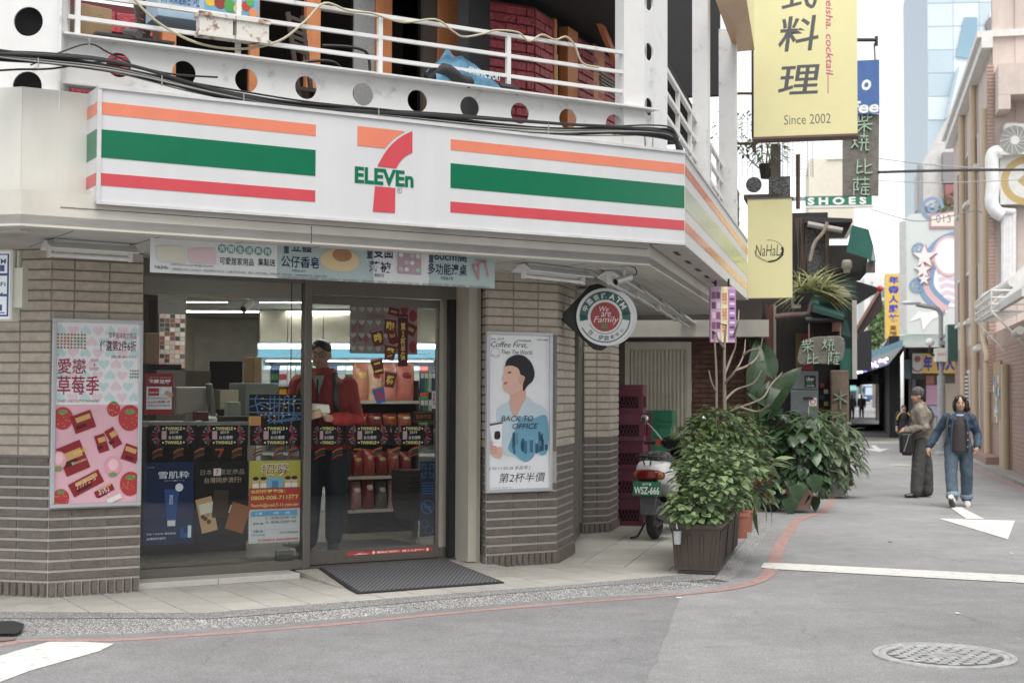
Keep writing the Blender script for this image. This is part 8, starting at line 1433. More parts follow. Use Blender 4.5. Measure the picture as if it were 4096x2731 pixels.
# far street left side and end
def fblock(name, label, cat, x0, y0, x1, y1, d, c, thick=4, rough=.7, extra=()):
    fr = CFr((x0 + x1) / 2,d,100); q = rect(fr,x0,y0,x1,y1); T = Thing(name,label,cat,fr,((q[0] + q[1]) / 2,thick / 2,q[2])); w = T.part('wall',MB().box(q[0],q[1],0,thick,q[2],q[3]),P(c,rough) if isinstance(c,str) else c)
    for i,(a0,b0,a1,b1,c2,nm) in enumerate(extra): e = rect(fr,a0,b0,a1,b1); T.part(nm,MB().box(e[0],e[1],-.05 - .02 * (i % 3),.0,e[2],e[3]),P(c2,.5) if isinstance(c2,str) else c2,w)
    return T, fr
fblock('street_shop','red and white stall fronts at the far right of the covered street','shop',2016,868,2048,938,120,'8a7a74',6,extra=[(2031,865,2044,885,'c83a34','red_board'),(2034,888,2046,896,'2a2a2a','hat'),(2034,904,2046,912,'2a2a2a','hat'),(2032,915,2047,932,'a85a5a','goods')])
fblock('street_shop','pale shop front with teal sign at the far left of the street','shop',1940,880,1972,930,190,'8a9494',6,extra=[(1944,886,1968,896,'8fd0c8','sign_board'),(1950,898,1966,926,'3a3f44','window')]); fblock('street_building','grey far building closing the view above the truck','building',1930,845,2048,905,240,'5f6464',8,extra=[(1968,872,1990,886,'6f7a9c','sign_board'),(1995,858,2018,872,'9aa0a0','window'),(2024,850,2040,866,'3a3030','window'),(1945,862,1960,872,'404848','window'),(1970,852,1985,866,'404848','window')])
fblock('white_house','pale far house with ironwork balcony left of the yellow sign','building',1985,636,2042,830,105,'d2d2d0',8,extra=[(2008,660,2034,682,'7a8084','balcony_grille'),(2000,646,2006,690,'b0b4b4','column'),(2012,690,2030,700,'9a9a98','ledge')]); fblock('cream_house','cream far wall behind the shoe shop sign','building',1858,364,1962,520,46,'dcd6c6',4,extra=[(1900,300,1962,366,'f0eeea','white_parapet')]); fblock('white_tower','bright white tower block in the far haze','building',2104,-80,2141,700,170,'e8ebee',14,extra=[(2108,40,2111,120,'8a98a8','window_strip'),(2108,220,2111,300,'8a98a8','window_strip')])
SHs = CFr(1925,36,100); r = rect(SHs,1850,450,2003,477); SH = Thing('shoes_sign','green SHOES sign board with white slab letters','sign',SHs,((r[0] + r[1]) / 2,.1,r[2])); sf_ = SH.part('face',MB().box(r[0],r[1],0,.15,r[2] + .06,r[3]),P('2f7558',.5)); SH.part('white_frame',MB().box(r[0],r[1] + .04,-.01,.16,r[2] - .0,r[2] + .058),m_offw); q = rect(SHs,1855,453,1990,470); SH.text('S H O E S',(q[0],q[2],q[1],q[3]),-.002,P('f0f0ee'),sf_,bold=.04); SH.part('arm',MB().box(r[0] - 1.2,r[0],.05,.1,r[3] - .1,r[3]),m_pole)
# blue glass tower with panels
GT_ = CFr(2240,120,96); TW = Thing('glass_tower','pale blue glass office tower at upper right','building',GT_,(0,5,0)); q = rect(GT_,2130,-80,2420,265); m_cur = P('c3d2da',.25); TW.part('core',MB().box(q[0],q[1],.05,12,0,q[3]),P('b4c5cf',.4)); pw_,phh = 2.15,2.0; gm = MB().box(.03,pw_ - .03,0,.05,.03,phh - .03).mesh(name='panel'); gmats = [P(c,.15) for c in ('bccad2','c8d3d9','b3c3cc','d0dadf')]; gms = []
for m in gmats: g2 = gm.copy(); g2.materials.append(m); gms.append(g2)
nxp = int((q[1] - q[0]) / pw_) + 1
for i in range(nxp):
    for j in range(14): o = link('glass_panel',random.choice(gms),None,TW.o); o.location = Vector((q[0] + i * pw_,0,q[2] + j * phh + (q[3] - q[2]) % phh - 1.2)) - TW.base
TW.part('plant_balcony', MB().box(*(lambda e: (e[0], e[1], -.12, -.01, e[2], e[3]))(rect(GT_, 2272, 30, 2352, 72))), P('d8d8d8', .5))
for x in (2284,2308,2350): c = GT_.px(x,58,-.2); TW.part('fan',MB().tube([(c.x,-.35,c.z),(c.x,-.12,c.z)],.75,20),P('7a7a78',.5)); TW.part('fan_hub',MB().tube([(c.x,-.4,c.z),(c.x,-.35,c.z)],.2,12),P('a8806a',.5))
for x in (2324,2330): c = GT_.px(x,30,-.2); TW.part('riser',MB().tube([(c.x,-.25,GT_.px(x,72).z),(c.x,-.25,GT_.px(x,10).z)],.2,8),m_offw)
TW.part('white_ledge',MB().box(*(lambda e: (e[0],e[1],-.6,-.01,e[2],e[3]))(rect(GT_,2266,76,2420,84))),m_offw); TW.part('slanted_wing',MB().prism([GT_.px(x,y,-2) for x,y in ((2180,265),(2205,150),(2262,150),(2262,265))],(0,1.9,0)),P('cfdee6',.4)); TW.part('dark_notch',MB().prism([GT_.px(x,y,-.2) for x,y in ((2195,130),(2215,40),(2245,40),(2245,100),(2230,135))],(0,.1,0)),P('86a4b6',.3))
# grey stepped building behind the pink house, roof plants, antenna
GRf = CFr(2170,62,100); GB_ = Thing('grey_gable','pale grey stepped rear building above the pink house','building',GRf,(0,1,0)); GB_.part('wall',MB().sheet(poutline(GRf,((2116,470),(2116,385),(2180,265),(2215,225),(2300,200),(2300,780),(2180,780),(2180,490)),0),0,3),M('gable_grey',(.56,.55,.54),.8)); GB_.part('drain',MB().tube([GRf.px(2113,500,-.1),GRf.px(2113,380,-.1)],.12,8),m_pole); e = rect(GRf,2165,350,2195,420,-.3); GB_.part('balcony',MB().box(e[0],e[1],-.4,-.01,e[2],e[3]),P('8a8688',.6)); e = rect(GRf,2170,425,2194,470,-.3); GB_.part('red_awning',MB().box(e[0],e[1],-.5,-.01,e[2],e[3]),P('9a6468',.6))
VP = Thing('roof_vine','green vine bush growing on the rear roof behind billboard','plant',GRf,(GRf.px(2185,490,-.6).x,-.6,GRf.px(2185,490,-.6).z)); shrub(VP,[(GRf.px(2184,475,-.6),(.6,.3,.5),1)],leafmesh('oval',1,.5),m_mint,40,300,.18)
VP.part('stem', MB().tube([GRf.px(2184, 490, -.6), GRf.px(2184, 475, -.6)], .03, 6), m_twig)
# tree beyond
tp = gz(2015,960); tr_d = 88.; TRE = Thing('street_tree','dark green street tree seen between canopy and yellow sign','tree',WF,(at(2018,904,tr_d).x,tr_d,0)); cs = [(at(2018,745,tr_d),(.9,.8,1.2),2),(at(2005,780,tr_d),(.7,.7,.8),1),(at(2028,720,tr_d),(.5,.5,.8),1)]; its = []
for c, r_, wt in cs:
    for k in range(int(420 * wt)): d = rdir(); its.append((c + Vector((d.x * r_[0],d.y * r_[1],d.z * r_[2])) * random.uniform(.4,1.05),rdir(),rdir(),random.uniform(.18,.36)))
merged_leaves(TRE,'crown',leafmesh('oval',1,.5),m_mint,its); c0_ = at(2018,904,tr_d); TRE.part('trunk',MB().tube([(c0_.x,tr_d,0),(c0_.x,tr_d,3.5),tuple(at(2018,760,tr_d))],[.2,.15,.06],8),m_twig)
BA = CFr(1990,27,100); T = Thing('brown_awning','brown slanted awning with red ball beyond the pizza shop','awning',BA,(BA.px(1995,740).x,0,BA.px(1995,760).z)); T.part('cloth',MB().prism([BA.px(x,y,0) for x,y in ((1966,755),(2022,665),(2028,705),(1972,775))],(0,.5,0)),M('awning_brown',(.05,.035,.035),.6)); T.part('bar',MB().tube([BA.px(1966,757,-.05),BA.px(2020,667,-.05)],.03,8),P('9a7a70',.5)); T.part('red_ball',MB().ell(BA.px(2021,663,-.05),.06,.06,.06),P('c0343a',.4)); T.part('roof_dark',MB().prism([BA.px(x,y,.1) for x,y in ((1966,645),(2015,660),(2018,668),(1966,700))],(0,.6,0)),M('awning_black',(.015,.016,.016)))
sbx = fblock('dark_gate', 'dark wall strip under the brown awning beyond the pizza shop', 'wall', 1960, 760, 2002, 850, 29, '2c2c30', 1.0)
# truck on the far street
kt = gz(2003,928); KF = Fr(kt.x,kt.y,100); TK = Thing('delivery_truck','blue cab delivery truck with white box coming down the far street','truck',KF,(0,2,0)); kx = lambda x: KF.px(x,900).x; kz = lambda y: KF.px(2003,y).z; w_ = kx(2022) - kx(1983); cxk = (kx(2022) + kx(1983)) / 2; k0,k1 = kx(1983),kx(2022); kzz = lambda f: kz(928) + f
TK.part('cargo_box',MB().box(k0 + .1,k1 - .1,2.2,7,.9,kz(878)),P('dfe3e6',.4)); cb_ = TK.part('cab',MB().hexa([(k0 + .1,0,.6),(k1 - .1,0,.6),(k1 - .1,2.1,.6),(k0 + .1,2.1,.6)],[(k0 + .25,.5,kz(886)),(k1 - .25,.5,kz(886)),(k1 - .1,2.1,kz(886)),(k0 + .1,2.1,kz(886))]),P('2f4f78',.3)); zw0,zw1 = kz(907),kz(889); f2 = lambda z: .5 * (z - .6) / (kz(886) - .6)
TK.part('windscreen',MB().hexa([(k0 + .3,f2(zw0) - .02,zw0),(k1 - .3,f2(zw0) - .02,zw0),(k1 - .3,f2(zw0),zw0),(k0 + .3,f2(zw0),zw0)],[(k0 + .4,f2(zw1) - .02,zw1),(k1 - .4,f2(zw1) - .02,zw1),(k1 - .4,f2(zw1),zw1),(k0 + .4,f2(zw1),zw1)]),P('a8b4bc',.1),cb_); TK.part('bumper',MB().box(k0 + .1,k1 - .1,-.1,.05,.4,.85),P('2a2c30',.5)); TK.part('number_plate',MB().box(cxk - .25,cxk + .25,-.12,-.1,.5,.7),P('d0d0d0',.5))
for s_ in (k0 + .35,k1 - .35): TK.part('headlight',MB().box(s_ - .2,s_ + .2,-.03,.04,.95,1.15),P('e0e4e8',.2)); TK.part('mirror',MB().box(s_ - .5 if s_ < cxk else s_ + .3,s_ - .3 if s_ < cxk else s_ + .5,.2,.3,kz(900),kz(892)),m_blk); wl = TK.part('wheel',MB().tube([(s_ - .12,.9,.42),(s_ + .12,.9,.42)],.42,16),m_tyre); TK.part('wheel',MB().tube([(s_ - .12,5.5,.42),(s_ + .12,5.5,.42)],.42,16),m_tyre)

# hanging boards and stalls that crowd the covered street
for i,(x0,y0,x1,y1,d,c,l) in enumerate(((1966,868,1976,888,70,'6a2a2a','small dark red board hanging at the left under the far canopy'),(1992,862,2002,874,75,'4a5468','small blue grey board hanging in the far street'),(2020,866,2030,880,62,'30302e','dark board hanging near the dark market wall'),(2004,852,2020,860,66,'7a7468','pale strip board hanging under the canopy'))):
    fr = CFr((x0 + x1) / 2,d,100); q = rect(fr,x0,y0,x1,y1); T = Thing('hanging_board',l,'sign',fr,((q[0] + q[1]) / 2,0,q[2]),'boards hanging in the far street'); T.part('board',MB().box(q[0],q[1],0,.08,q[2],q[3]),P(c,.6)); T.part('hanger',MB().tube([((q[0] + q[1]) / 2,.04,q[3]),((q[0] + q[1]) / 2,.04,q[3] + .5)],.02,5),m_blk)
fblock('stall_row','dark row of stalls on the left of the far street','shop',1930,872,1952,1000,62,'2e2c2c',30,extra=[(1934,880,1950,892,'5a3a34','awning'),(1936,900,1950,940,'4a4844','goods')]); fblock('stall_row','cluttered stall with pale goods beside the dark market wall','shop',2030,900,2046,955,92,'3a3634',6,extra=[(2032,906,2044,914,'a89a90','goods'),(2032,918,2044,926,'8a4a48','goods'),(2032,930,2044,940,'2a2a2a','goods')])

# ================================================================ people
m_skin = M('skin',(.46,.27,.19),.5,var=.06,scale=12); m_hair = M('black_hair',(.012,.010,.010),.4,var=.4,scale=60,stretch=(1,1,.15)); m_eye = M('eye_dark',(.02,.015,.015),.3); m_lip = M('lip',(.30,.11,.10),.5)
def remeshed(o, vox, sm=6):
    r_ = o.modifiers.new('remesh','REMESH'); r_.mode = 'VOXEL'; r_.voxel_size = vox; r_.use_smooth_shade = True; s = o.modifiers.new('smooth','SMOOTH'); s.factor = .5; s.iterations = sm; return o
FOLD = bpy.data.textures.new('folds', 'CLOUDS'); FOLD.noise_scale = .11; FOLD.noise_depth = 2
def folds(o,s=.018): d = o.modifiers.new('folds','DISPLACE'); d.texture = FOLD; d.strength = s; d.mid_level = .5; d.texture_coords = 'LOCAL'; return o
def rings(mb, secs, n=18):   # secs: (x, y, z, rx, ry) stacked horizontal ellipses
    vs = [(x + rx * math.cos(6.2832 * k / n), y + ry * math.sin(6.2832 * k / n), z) for x, y, z, rx, ry in secs for k in range(n)]; m = len(secs)
    return mb.add(vs,[(i * n + k,i * n + (k + 1) % n,(i + 1) * n + (k + 1) % n,(i + 1) * n + k) for i in range(m - 1) for k in range(n)] + [tuple(range(n - 1,-1,-1)),tuple(range((m - 1) * n,m * n))])
def limb(mb, pts, rs, n=12): mb.tube(pts, rs, n); [mb.ell(p, r, r, r, 10, 6) for p, r in zip(pts, rs)]; return mb
class Person:   # local frame: u = viewer's right, -w = facing direction, z up
    def __init__(s, label, fr, J, H=1.7, vox=.011, group=None, head_turn=0):
        s.T = Thing('person',label,'person',fr,(0,0,0),group); s.J = {k: Vector(v) for k,v in J.items()}; s.vox = vox; J = s.J; s.hh = H / 7.4; hh = s.hh; mb = MB(); hc = J['head']; s.tq = Matrix.Rotation(head_turn,3,'Z')
        # head: skull, face, jaw, nose, ears
        def hp(x, y, z): return hc + s.tq @ Vector((x * hh, y * hh, z * hh))
        s.hp = hp
        def hell(x,y,z,a,b,c): q = MB().ell((0,0,0),a * hh,b * hh,c * hh,16,10); mb.add([hp(x,y,z) + s.tq @ Vector(v) for v in q.v],q.f)
        hell(0,.04,.1,.33,.40,.40); hell(0,-.08,-.12,.29,.29,.36); hell(0,-.13,-.36,.17,.17,.13); hell(0,-.39,-.08,.055,.07,.08); hell(0,-.36,.02,.04,.05,.12)
        for q in (-1, 1): hell(q * .34, .03, -.04, .04, .08, .11); hell(q * .15, -.27, -.12, .1, .1, .1)
        nk = J['neck']; mb.tube([hp(0, .06, -.2), nk + Vector((0, 0, .04)), nk + Vector((0, .0, -.08))], [.055, .058, .075], 12)
        c,p = J['chest'],J['pelvis']; lw = (J['shR'] - J['shL']).length / 2; ax = (J['shR'] - J['shL']).normalized(); pr = abs(ax.x); rx = lambda k: max(.11,lw * k * pr + .12 * (1 - pr)); ry = lambda k: .115 * k * pr + lw * k * (1 - pr) * .9
        rings(mb,[(p.x,p.y,p.z - .1,rx(.7),ry(.9)),(p.x,p.y,p.z,rx(.85),ry(1)),(p.x,p.y,p.z + .14,rx(.78),ry(.9)),(c.x,c.y,c.z,rx(.9),ry(1.05)),(c.x,c.y,c.z + .14,rx(.95),ry(.95)),(nk.x,nk.y,nk.z - .05,rx(.55),ry(.7))])
        for q in 'LR':
            limb(mb,[J['sh' + q],J['el' + q],J['wr' + q]],[.055,.042,.029]); limb(mb,[J['hip' + q],J['kn' + q],J['an' + q]],[.085,.058,.042]); s.hand(mb,J['wr' + q],J['hd' + q],J.get('pk' + q,Vector((0,-1,0))),q)
            t = J['toe' + q]; a = J['an' + q]; mb.tube([a + (a - t) * .25 + Vector((0,0,-.04)),a.lerp(t,.5) + Vector((0,0,-.045)),t],[.035,.042,.03],10)
        s.body = remeshed(s.T.part('body', mb, m_skin), vox, 3)
        f = MB(); br = MB(); lp = MB()
        for q in (-1,1): e = MB().ell((0,0,0),.045 * hh,.02 * hh,.022 * hh,8,5); f.add([hp(q * .135,-.345,.0) + s.tq @ Vector(v) for v in e.v],e.f); e = MB().ell((0,0,0),.075 * hh,.025 * hh,.016 * hh,8,5); br.add([hp(q * .135,-.345,.085) + s.tq @ Vector(v) for v in e.v],e.f)
        e = MB().ell((0, 0, 0), .085 * hh, .03 * hh, .028 * hh, 8, 5); lp.add([hp(0, -.335, -.27) + s.tq @ Vector(v) for v in e.v], e.f)
        s.T.part('eyes', f, m_eye, s.body, kind='stuff'); s.T.part('eyebrows', br, m_hair, s.body, kind='stuff'); s.T.part('mouth', lp, m_lip, s.body)
    def hand(s, mb, w, tip, pk, side):
        d = (tip - w); L = d.length; d.normalize(); pk = (pk - d * pk.dot(d)).normalized(); ac = d.cross(pk); hl = .18; pm = w + d * hl * .28; mb.tube([w,pm,w + d * hl * .5],[.026,.036,.034],10)
        for i in range(4):
            o = ac * (-.027 + i * .018); l = (.078,.088,.082,.066)[i]; b = w + d * hl * .48 + o; m = b + d * l * .5 + pk * .012; mb.tube([b,m,m + d * l * .25 + pk * l * .32],[.0095,.009,.0075],7)
        sg = -1 if side == 'L' else 1; b = w + d * .03 + ac * (-.032); mb.tube([b,b + d * .04 - ac * .02 + pk * .012,b + d * .075 - ac * .018 + pk * .03],[.012,.011,.009],7)
    def garment(s,name,mb,mat,vox=None,fold=.016,sm=4): o = remeshed(s.T.part(name,mb,mat,s.body),vox or s.vox,sm); folds(o,fold) if fold else None; return o
    def jacket(s, name, mat, hem, kx=1.0, sl=(.082, .068, .055), zhem=None, fold=.02, rad=None, collar=True):
        J = s.J; mb = MB(); c,p,nk = J['chest'],J['pelvis'],J['neck']; lw = (J['shR'] - J['shL']).length / 2; ax = (J['shR'] - J['shL']).normalized(); pr = abs(ax.x); W = lambda k,b: (lw * k * pr + b * (1 - pr)) * kx; D = lambda k,b: (b * pr + lw * k * (1 - pr) * .95) * kx
        rings(mb,[(p.x,p.y,hem,W(.98,.15),D(1.,.155)),(p.x,p.y,hem + .05,W(1.04,.165),D(1.05,.165)),(p.x,p.y,p.z + .16,W(1.02,.16),D(1.03,.16)),(c.x,c.y,c.z,W(1.05,.165),D(1.05,.165)),(c.x,c.y,c.z + .13,W(1.0,.15),D(1.0,.15)),(nk.x,nk.y,nk.z - .03,W(.55,.1),D(.55,.1)),(nk.x,nk.y,nk.z + (.035 if collar else .0),W(.42,.085),D(.42,.085))])
        for q in 'LR':
            a,e,w = J['sh' + q],J['el' + q],J['wr' + q]; limb(mb,[a,a.lerp(e,.5),e,e.lerp(w,.5),w.lerp(e,.04)],[sl[0],sl[0] * .95,sl[1],sl[1] * .97,sl[2]])
        return s.garment(name, mb, mat, fold=fold)
    def trousers(s, mat, r=(.115, .088, .075), end=.0, name='trousers', waist=None, fold=.014):
        J = s.J; mb = MB(); p = J['pelvis']; lw = (J['hipR'] - J['hipL']).length / 2 + .085; pr = abs((J['hipR'] - J['hipL']).normalized().x); rings(mb,[(p.x,p.y,p.z - .1,lw * pr + .13 * (1 - pr),.13 * pr + lw * (1 - pr)),(p.x,p.y,p.z,(lw + .01) * pr + .135 * (1 - pr),.135 * pr + (lw + .01) * (1 - pr)),(p.x,p.y,(waist or p.z + .14),lw * .93 * pr + .125 * (1 - pr),.12 * pr + lw * (1 - pr))])
        for q in 'LR': h,k,a = J['hip' + q],J['kn' + q],J['an' + q]; limb(mb,[h,h.lerp(k,.5),k,k.lerp(a,.5),k.lerp(a,1 - end)],[r[0],r[0] * .92,r[1],(r[1] + r[2]) / 2,r[2]])
        return s.garment(name, mb, mat, fold=fold)
    def shoes(s, mat, sole=None, big=1):
        for q in 'LR':
            a,t = s.J['an' + q],s.J['toe' + q]; b = a + (a - t) * .32; mb = MB(); dn = Vector((0,0,-.05)); mb.tube([b + dn,a + dn * .7,a.lerp(t,.55) + dn * .75,t + (t - a) * .06],[.04 * big,.05 * big,.046 * big,.034 * big],12); mb.tube([a + Vector((0,0,.015)),a + dn],[.044,.05],10); o = s.garment('shoe',mb,mat,.009,0,3)
            if sole: m2 = MB(); m2.tube([b + Vector((0,0,-.085)),a + Vector((0,0,-.088)),a.lerp(t,.55) + Vector((0,0,-.075)),t + Vector((0,0,-.026))],[.035,.04,.042,.03],10); s.T.part('sole',m2,sole,o)
    def hair(s, mat, secs, name='hair', lock=.012):   # secs: ellipsoids in head units
        mb = MB()
        for x,y,z,a,b,c in secs: q = MB().ell((0,0,0),a * s.hh,b * s.hh,c * s.hh,18,12); mb.add([s.hp(x,y,z) + s.tq @ Vector(v) for v in q.v],q.f)
        o = remeshed(s.T.part(name, mb, mat, s.body), .009, 2); folds(o, lock); return o
def pose(scale, **kw): return {k: Vector(v) * scale for k, v in kw.items()}
# ---- woman in denim, walking towards us
wp = gz(2202, 1163); WFm = Fr(wp.x, wp.y, 103); k = 1.0
Jw = dict(head=(.03,-.02,1.475),neck=(.02,.01,1.345),chest=(.01,.02,1.13),pelvis=(.0,.02,.86),shL=(-.155,.02,1.275),shR=(.175,.02,1.27),elL=(-.285,.08,1.05),elR=(.27,.07,1.03),wrL=(-.40,.0,.86),wrR=(.25,-.13,.86),hdL=(-.43,-.04,.73),hdR=(.21,-.2,.76),pkL=(.6,-.4,0),pkR=(-.9,-.3,.2),hipL=(-.09,.02,.84),hipR=(.10,.02,.84),knL=(-.11,-.12,.47),knR=(.115,.03,.46),anL=(-.10,-.24,.13),anR=(.12,.12,.10),toeL=(-.135,-.38,.17),toeR=(.125,-.03,.035))
PW = Person('woman in a blue denim jacket and jeans walking towards the camera', WFm, Jw, 1.6)
m_den = patches(M('denim_jacket',(.04,.068,.115),.75,var=.3,scale=18,bump=.3,bscale=200),6,.3,.65,.6); m_jean = patches(M('jeans',(.085,.125,.165),.75,var=.25,scale=14,bump=.3,bscale=200),4,.3,.6,.6); m_char = M('charcoal_knit',(.05,.042,.042),.9,var=.15,scale=80,bump=.3,bscale=250); m_wht = M('white_canvas',(.66,.65,.63),.6)
PW.jacket('denim_jacket', m_den, .80, .90, (.072, .062, .056), fold=.022)
for s_ in (-1, 1):
    PW.T.part('jacket_placket',MB().tube(interp([(.016 + s_ * .085,-.125,1.27),(.014 + s_ * .112,-.152,1.12),(.012 + s_ * .118,-.150,.95),(.012 + s_ * .122,-.142,.80)],4),.014,7),m_den,PW.body,smooth=True); PW.T.part('pocket_flap',MB().box(.02 + s_ * .135 - .035,.02 + s_ * .135 + .035,-.145,-.125,1.135,1.165),m_den,PW.body,bevel=.006); PW.T.part('collar_flap',MB().hexa([(.02 + s_ * .05,-.115,1.24),(.02 + s_ * .13,-.10,1.24),(.02 + s_ * .13,-.09,1.24),(.02 + s_ * .05,-.1,1.24)],[(.02 + s_ * .04,-.085,1.335),(.02 + s_ * .1,-.06,1.335),(.02 + s_ * .1,-.05,1.335),(.02 + s_ * .04,-.07,1.335)]),m_den,PW.body,bevel=.004)
mb = MB(); mb.tube([(.0 + .168 * math.cos(6.2832 * i / 24),.02 + .145 * math.sin(6.2832 * i / 24),.805) for i in range(25) if not (4.2 < 6.2832 * i / 24 < 5.2)] ,.018,7); PW.garment('jacket_waistband',mb,m_den,fold=0)
mb = MB(); rings(mb,[(.014,-.066,.785,.125,.092),(.012,-.066,1.0,.115,.096),(.016,-.062,1.18,.095,.092),(.02,-.035,1.3,.06,.078)]); PW.garment('knit_top',mb,m_char,fold=.01)
mb = MB(); q = [(.02 + .078 * math.cos(6.2832 * i / 12),-.01 + .085 * math.sin(6.2832 * i / 12),1.325 + .02 * math.sin(6.2832 * i / 12)) for i in range(13)]; mb.tube(q,.018,8); PW.garment('shirt_collar',mb,M('pale_denim',(.36,.44,.52),.7),fold=0)
PW.trousers(m_jean, (.108, .088, .082), .06); PW.shoes(m_wht, M('sole_dark', (.06, .055, .05), .8), 1.08)
for q in 'LR': a = PW.J['an' + q]; kn = PW.J['kn' + q]; d = (a - kn).normalized(); PW.garment('jeans_cuff',MB().tube([a - d * .085,a - d * .02],[.094,.094],14),M('cuff_pale',(.20,.26,.32),.8),fold=.006)
PW.hair(m_hair,[(0,.16,.16,.42,.44,.42),(-.34,.14,-.14,.17,.32,.44),(.37,.14,-.16,.22,.34,.44),(0,.28,-.2,.36,.22,.38),(-.24,-.1,.3,.16,.26,.22),(.22,-.1,.3,.16,.26,.22),(.5,.14,-.36,.16,.2,.18)],lock=.014)
PW.T.part('wrist_watch',MB().tube([PW.J['wrR'].lerp(PW.J['elR'],.1),PW.J['wrR'].lerp(PW.J['elR'],-.05)],.036,12),M('watch_pale',(.5,.46,.42),.3),PW.body)
for z in (.86,.96,1.06): PW.T.part('button',MB().ell((.115,-.165,z),.009,.006,.009,8,5),M('button_metal',(.5,.48,.44),.3,metal=.8),PW.body)
PW.T.part('bag_strap',MB().tube(interp([(-.12,-.06,1.33),(-.16,-.13,1.2),(-.17,-.15,1.0),(-.2,-.12,.85)],4),.014,6),M('strap_green',(.03,.05,.045),.7),PW.body)
# ---- man with knit hat, in profile facing left
mp = gz(2113, 1142); MFm = Fr(mp.x, mp.y, 103)
Jm = dict(head=(-.03,-.03,1.575),neck=(.01,.0,1.44),chest=(.03,.02,1.2),pelvis=(.03,.03,.9),shL=(.0,-.19,1.37),shR=(.03,.2,1.37),elL=(.07,-.23,1.09),elR=(.05,.21,1.1),wrL=(-.20,-.17,1.03),wrR=(-.19,.06,1.06),hdL=(-.32,-.10,1.02),hdR=(-.30,-.02,1.04),pkL=(0,.3,-1),pkR=(0,-.3,-1),hipL=(.03,-.07,.88),hipR=(.03,.11,.88),knL=(-.03,-.1,.48),knR=(.10,.13,.48),anL=(-.055,-.10,.10),anR=(.12,.14,.10),toeL=(-.22,-.15,.03),toeR=(-.04,.12,.03))
PMn = Person('man in knit hat and taupe leather jacket standing sideways with shoulder bag', MFm, Jm, 1.72, head_turn=R(-78))
m_leath = patches(M('taupe_leather',(.25,.215,.175),.38,var=.25,scale=9,bump=.35,bscale=45),5,.3,.6,.7); m_grey = M('grey_trousers',(.07,.068,.066),.85,var=.2,scale=18)
PMn.jacket('leather_jacket',m_leath,.80,1.08,(.098,.082,.062),fold=.034); PMn.trousers(m_grey,(.128,.105,.098),.02,fold=.024); PMn.shoes(M('shoe_black',(.015,.014,.014),.2),None,1.05)
PMn.hair(M('knit_grey',(.05,.05,.052),.95,c2=(.13,.13,.13),thr=(.42,.6),scale=40,stretch=(1,1,.3)),[(0,.04,.30,.39,.44,.34),(0,.04,.15,.40,.45,.14),(0,.06,.52,.25,.28,.14)],'knit_hat',.012); PMn.hair(m_hair,[(0,.24,-.04,.33,.22,.2)],'hair',.01)
mb = MB().box(-.31,-.09,-.28,-.10,.66,1.02); bg_ = PMn.T.part('shoulder_bag',mb,M('bag_black',(.014,.014,.015),.55),PMn.body,bevel=.04,seg=3); PMn.T.part('bag_strap',MB().tube(interp([(-.1,-.24,1.0),(.05,-.28,1.08),(.2,-.1,1.25),(.15,.15,1.4),(-.02,.12,1.42),(-.14,-.1,1.2),(-.22,-.2,1.0)],4),.016,6),MATS['bag_black'],bg_); PMn.T.part('zip',MB().tube([(-.25,-.285,.72),(-.17,-.285,.98)],.006,5),m_sil,bg_)
# ---- child in black sports top, far person pair
def standing(s,stride=.1,arms=.02): return pose(s,head=(0,-.02,1.58),neck=(0,0,1.44),chest=(0,.01,1.22),pelvis=(0,.02,.92),shL=(-.19,0,1.38),shR=(.19,0,1.38),elL=(-.25,.03,1.1),elR=(.25,.03,1.1),wrL=(-.26,-.06,.87),wrR=(.26,-.06,.87),hdL=(-.26,-.1,.7),hdR=(.26,-.1,.7),pkL=(1,-.2,0),pkR=(-1,-.2,0),hipL=(-.09,.02,.9),hipR=(.09,.02,.9),knL=(-.10,-stride * .6,.49),knR=(.10,stride * .4,.49),anL=(-.10,-stride,.1),anR=(.10,stride,.1),toeL=(-.11,-stride - .14,.03),toeR=(.11,stride - .14,.03))
cpz = gz(2076,1038); CFm = Fr(cpz.x,cpz.y,96); kc = 1.33 / 1.72; PC_ = Person('child in black and yellow sports top walking by the crossing',CFm,standing(kc,.12),1.33,.012); m_bt = M('sport_black',(.015,.016,.018),.7); PC_.jacket('sports_top',m_bt,.66,.85,(.07,.05,.02),fold=.012,collar=False); PC_.trousers(M('navy_trousers',(.012,.016,.026),.7),(.085,.068,.058),.02); PC_.shoes(m_bt,None,.85); PC_.hair(m_hair,[(0,.08,.17,.37,.42,.36),(0,.2,-.05,.34,.28,.25)])
for q in (-1,1): PC_.T.part('yellow_stripe',MB().tube(interp([(q * .10,-.10,1.09),(q * .17,-.1,1.0),(q * .19,-.06,.9)],3),.02,6),P('c8b04a',.6),PC_.body)
for i,(x,y,lab,c) in enumerate(((1957,962,'far dark figure with a handbag walking away under the canopy','22242a'),(1979,960,'far dark figure in a maroon top walking beside another under canopy','2c1c20'))):
    fp_ = gz(x,y); hgt = 1.6; F_ = Fr(fp_.x,fp_.y,280 + i * 6); pp = Person(lab,F_,standing(hgt / 1.72,.14),hgt,.018); pp.jacket('coat',P(c,.8),.72,.95,(.075,.06,.05),fold=.01); pp.trousers(P('16171a',.8),(.095,.075,.06),.02); pp.shoes(m_bt,None,.95); pp.hair(m_hair,[(0,.08,.15,.38,.42,.38),(0,.2,-.2,.34,.25,.3)])
    if i == 0: pp.T.part('handbag', MB().box(.22, .42, -.1, .02, .62, .86), m_blk, pp.body, bevel=.02)
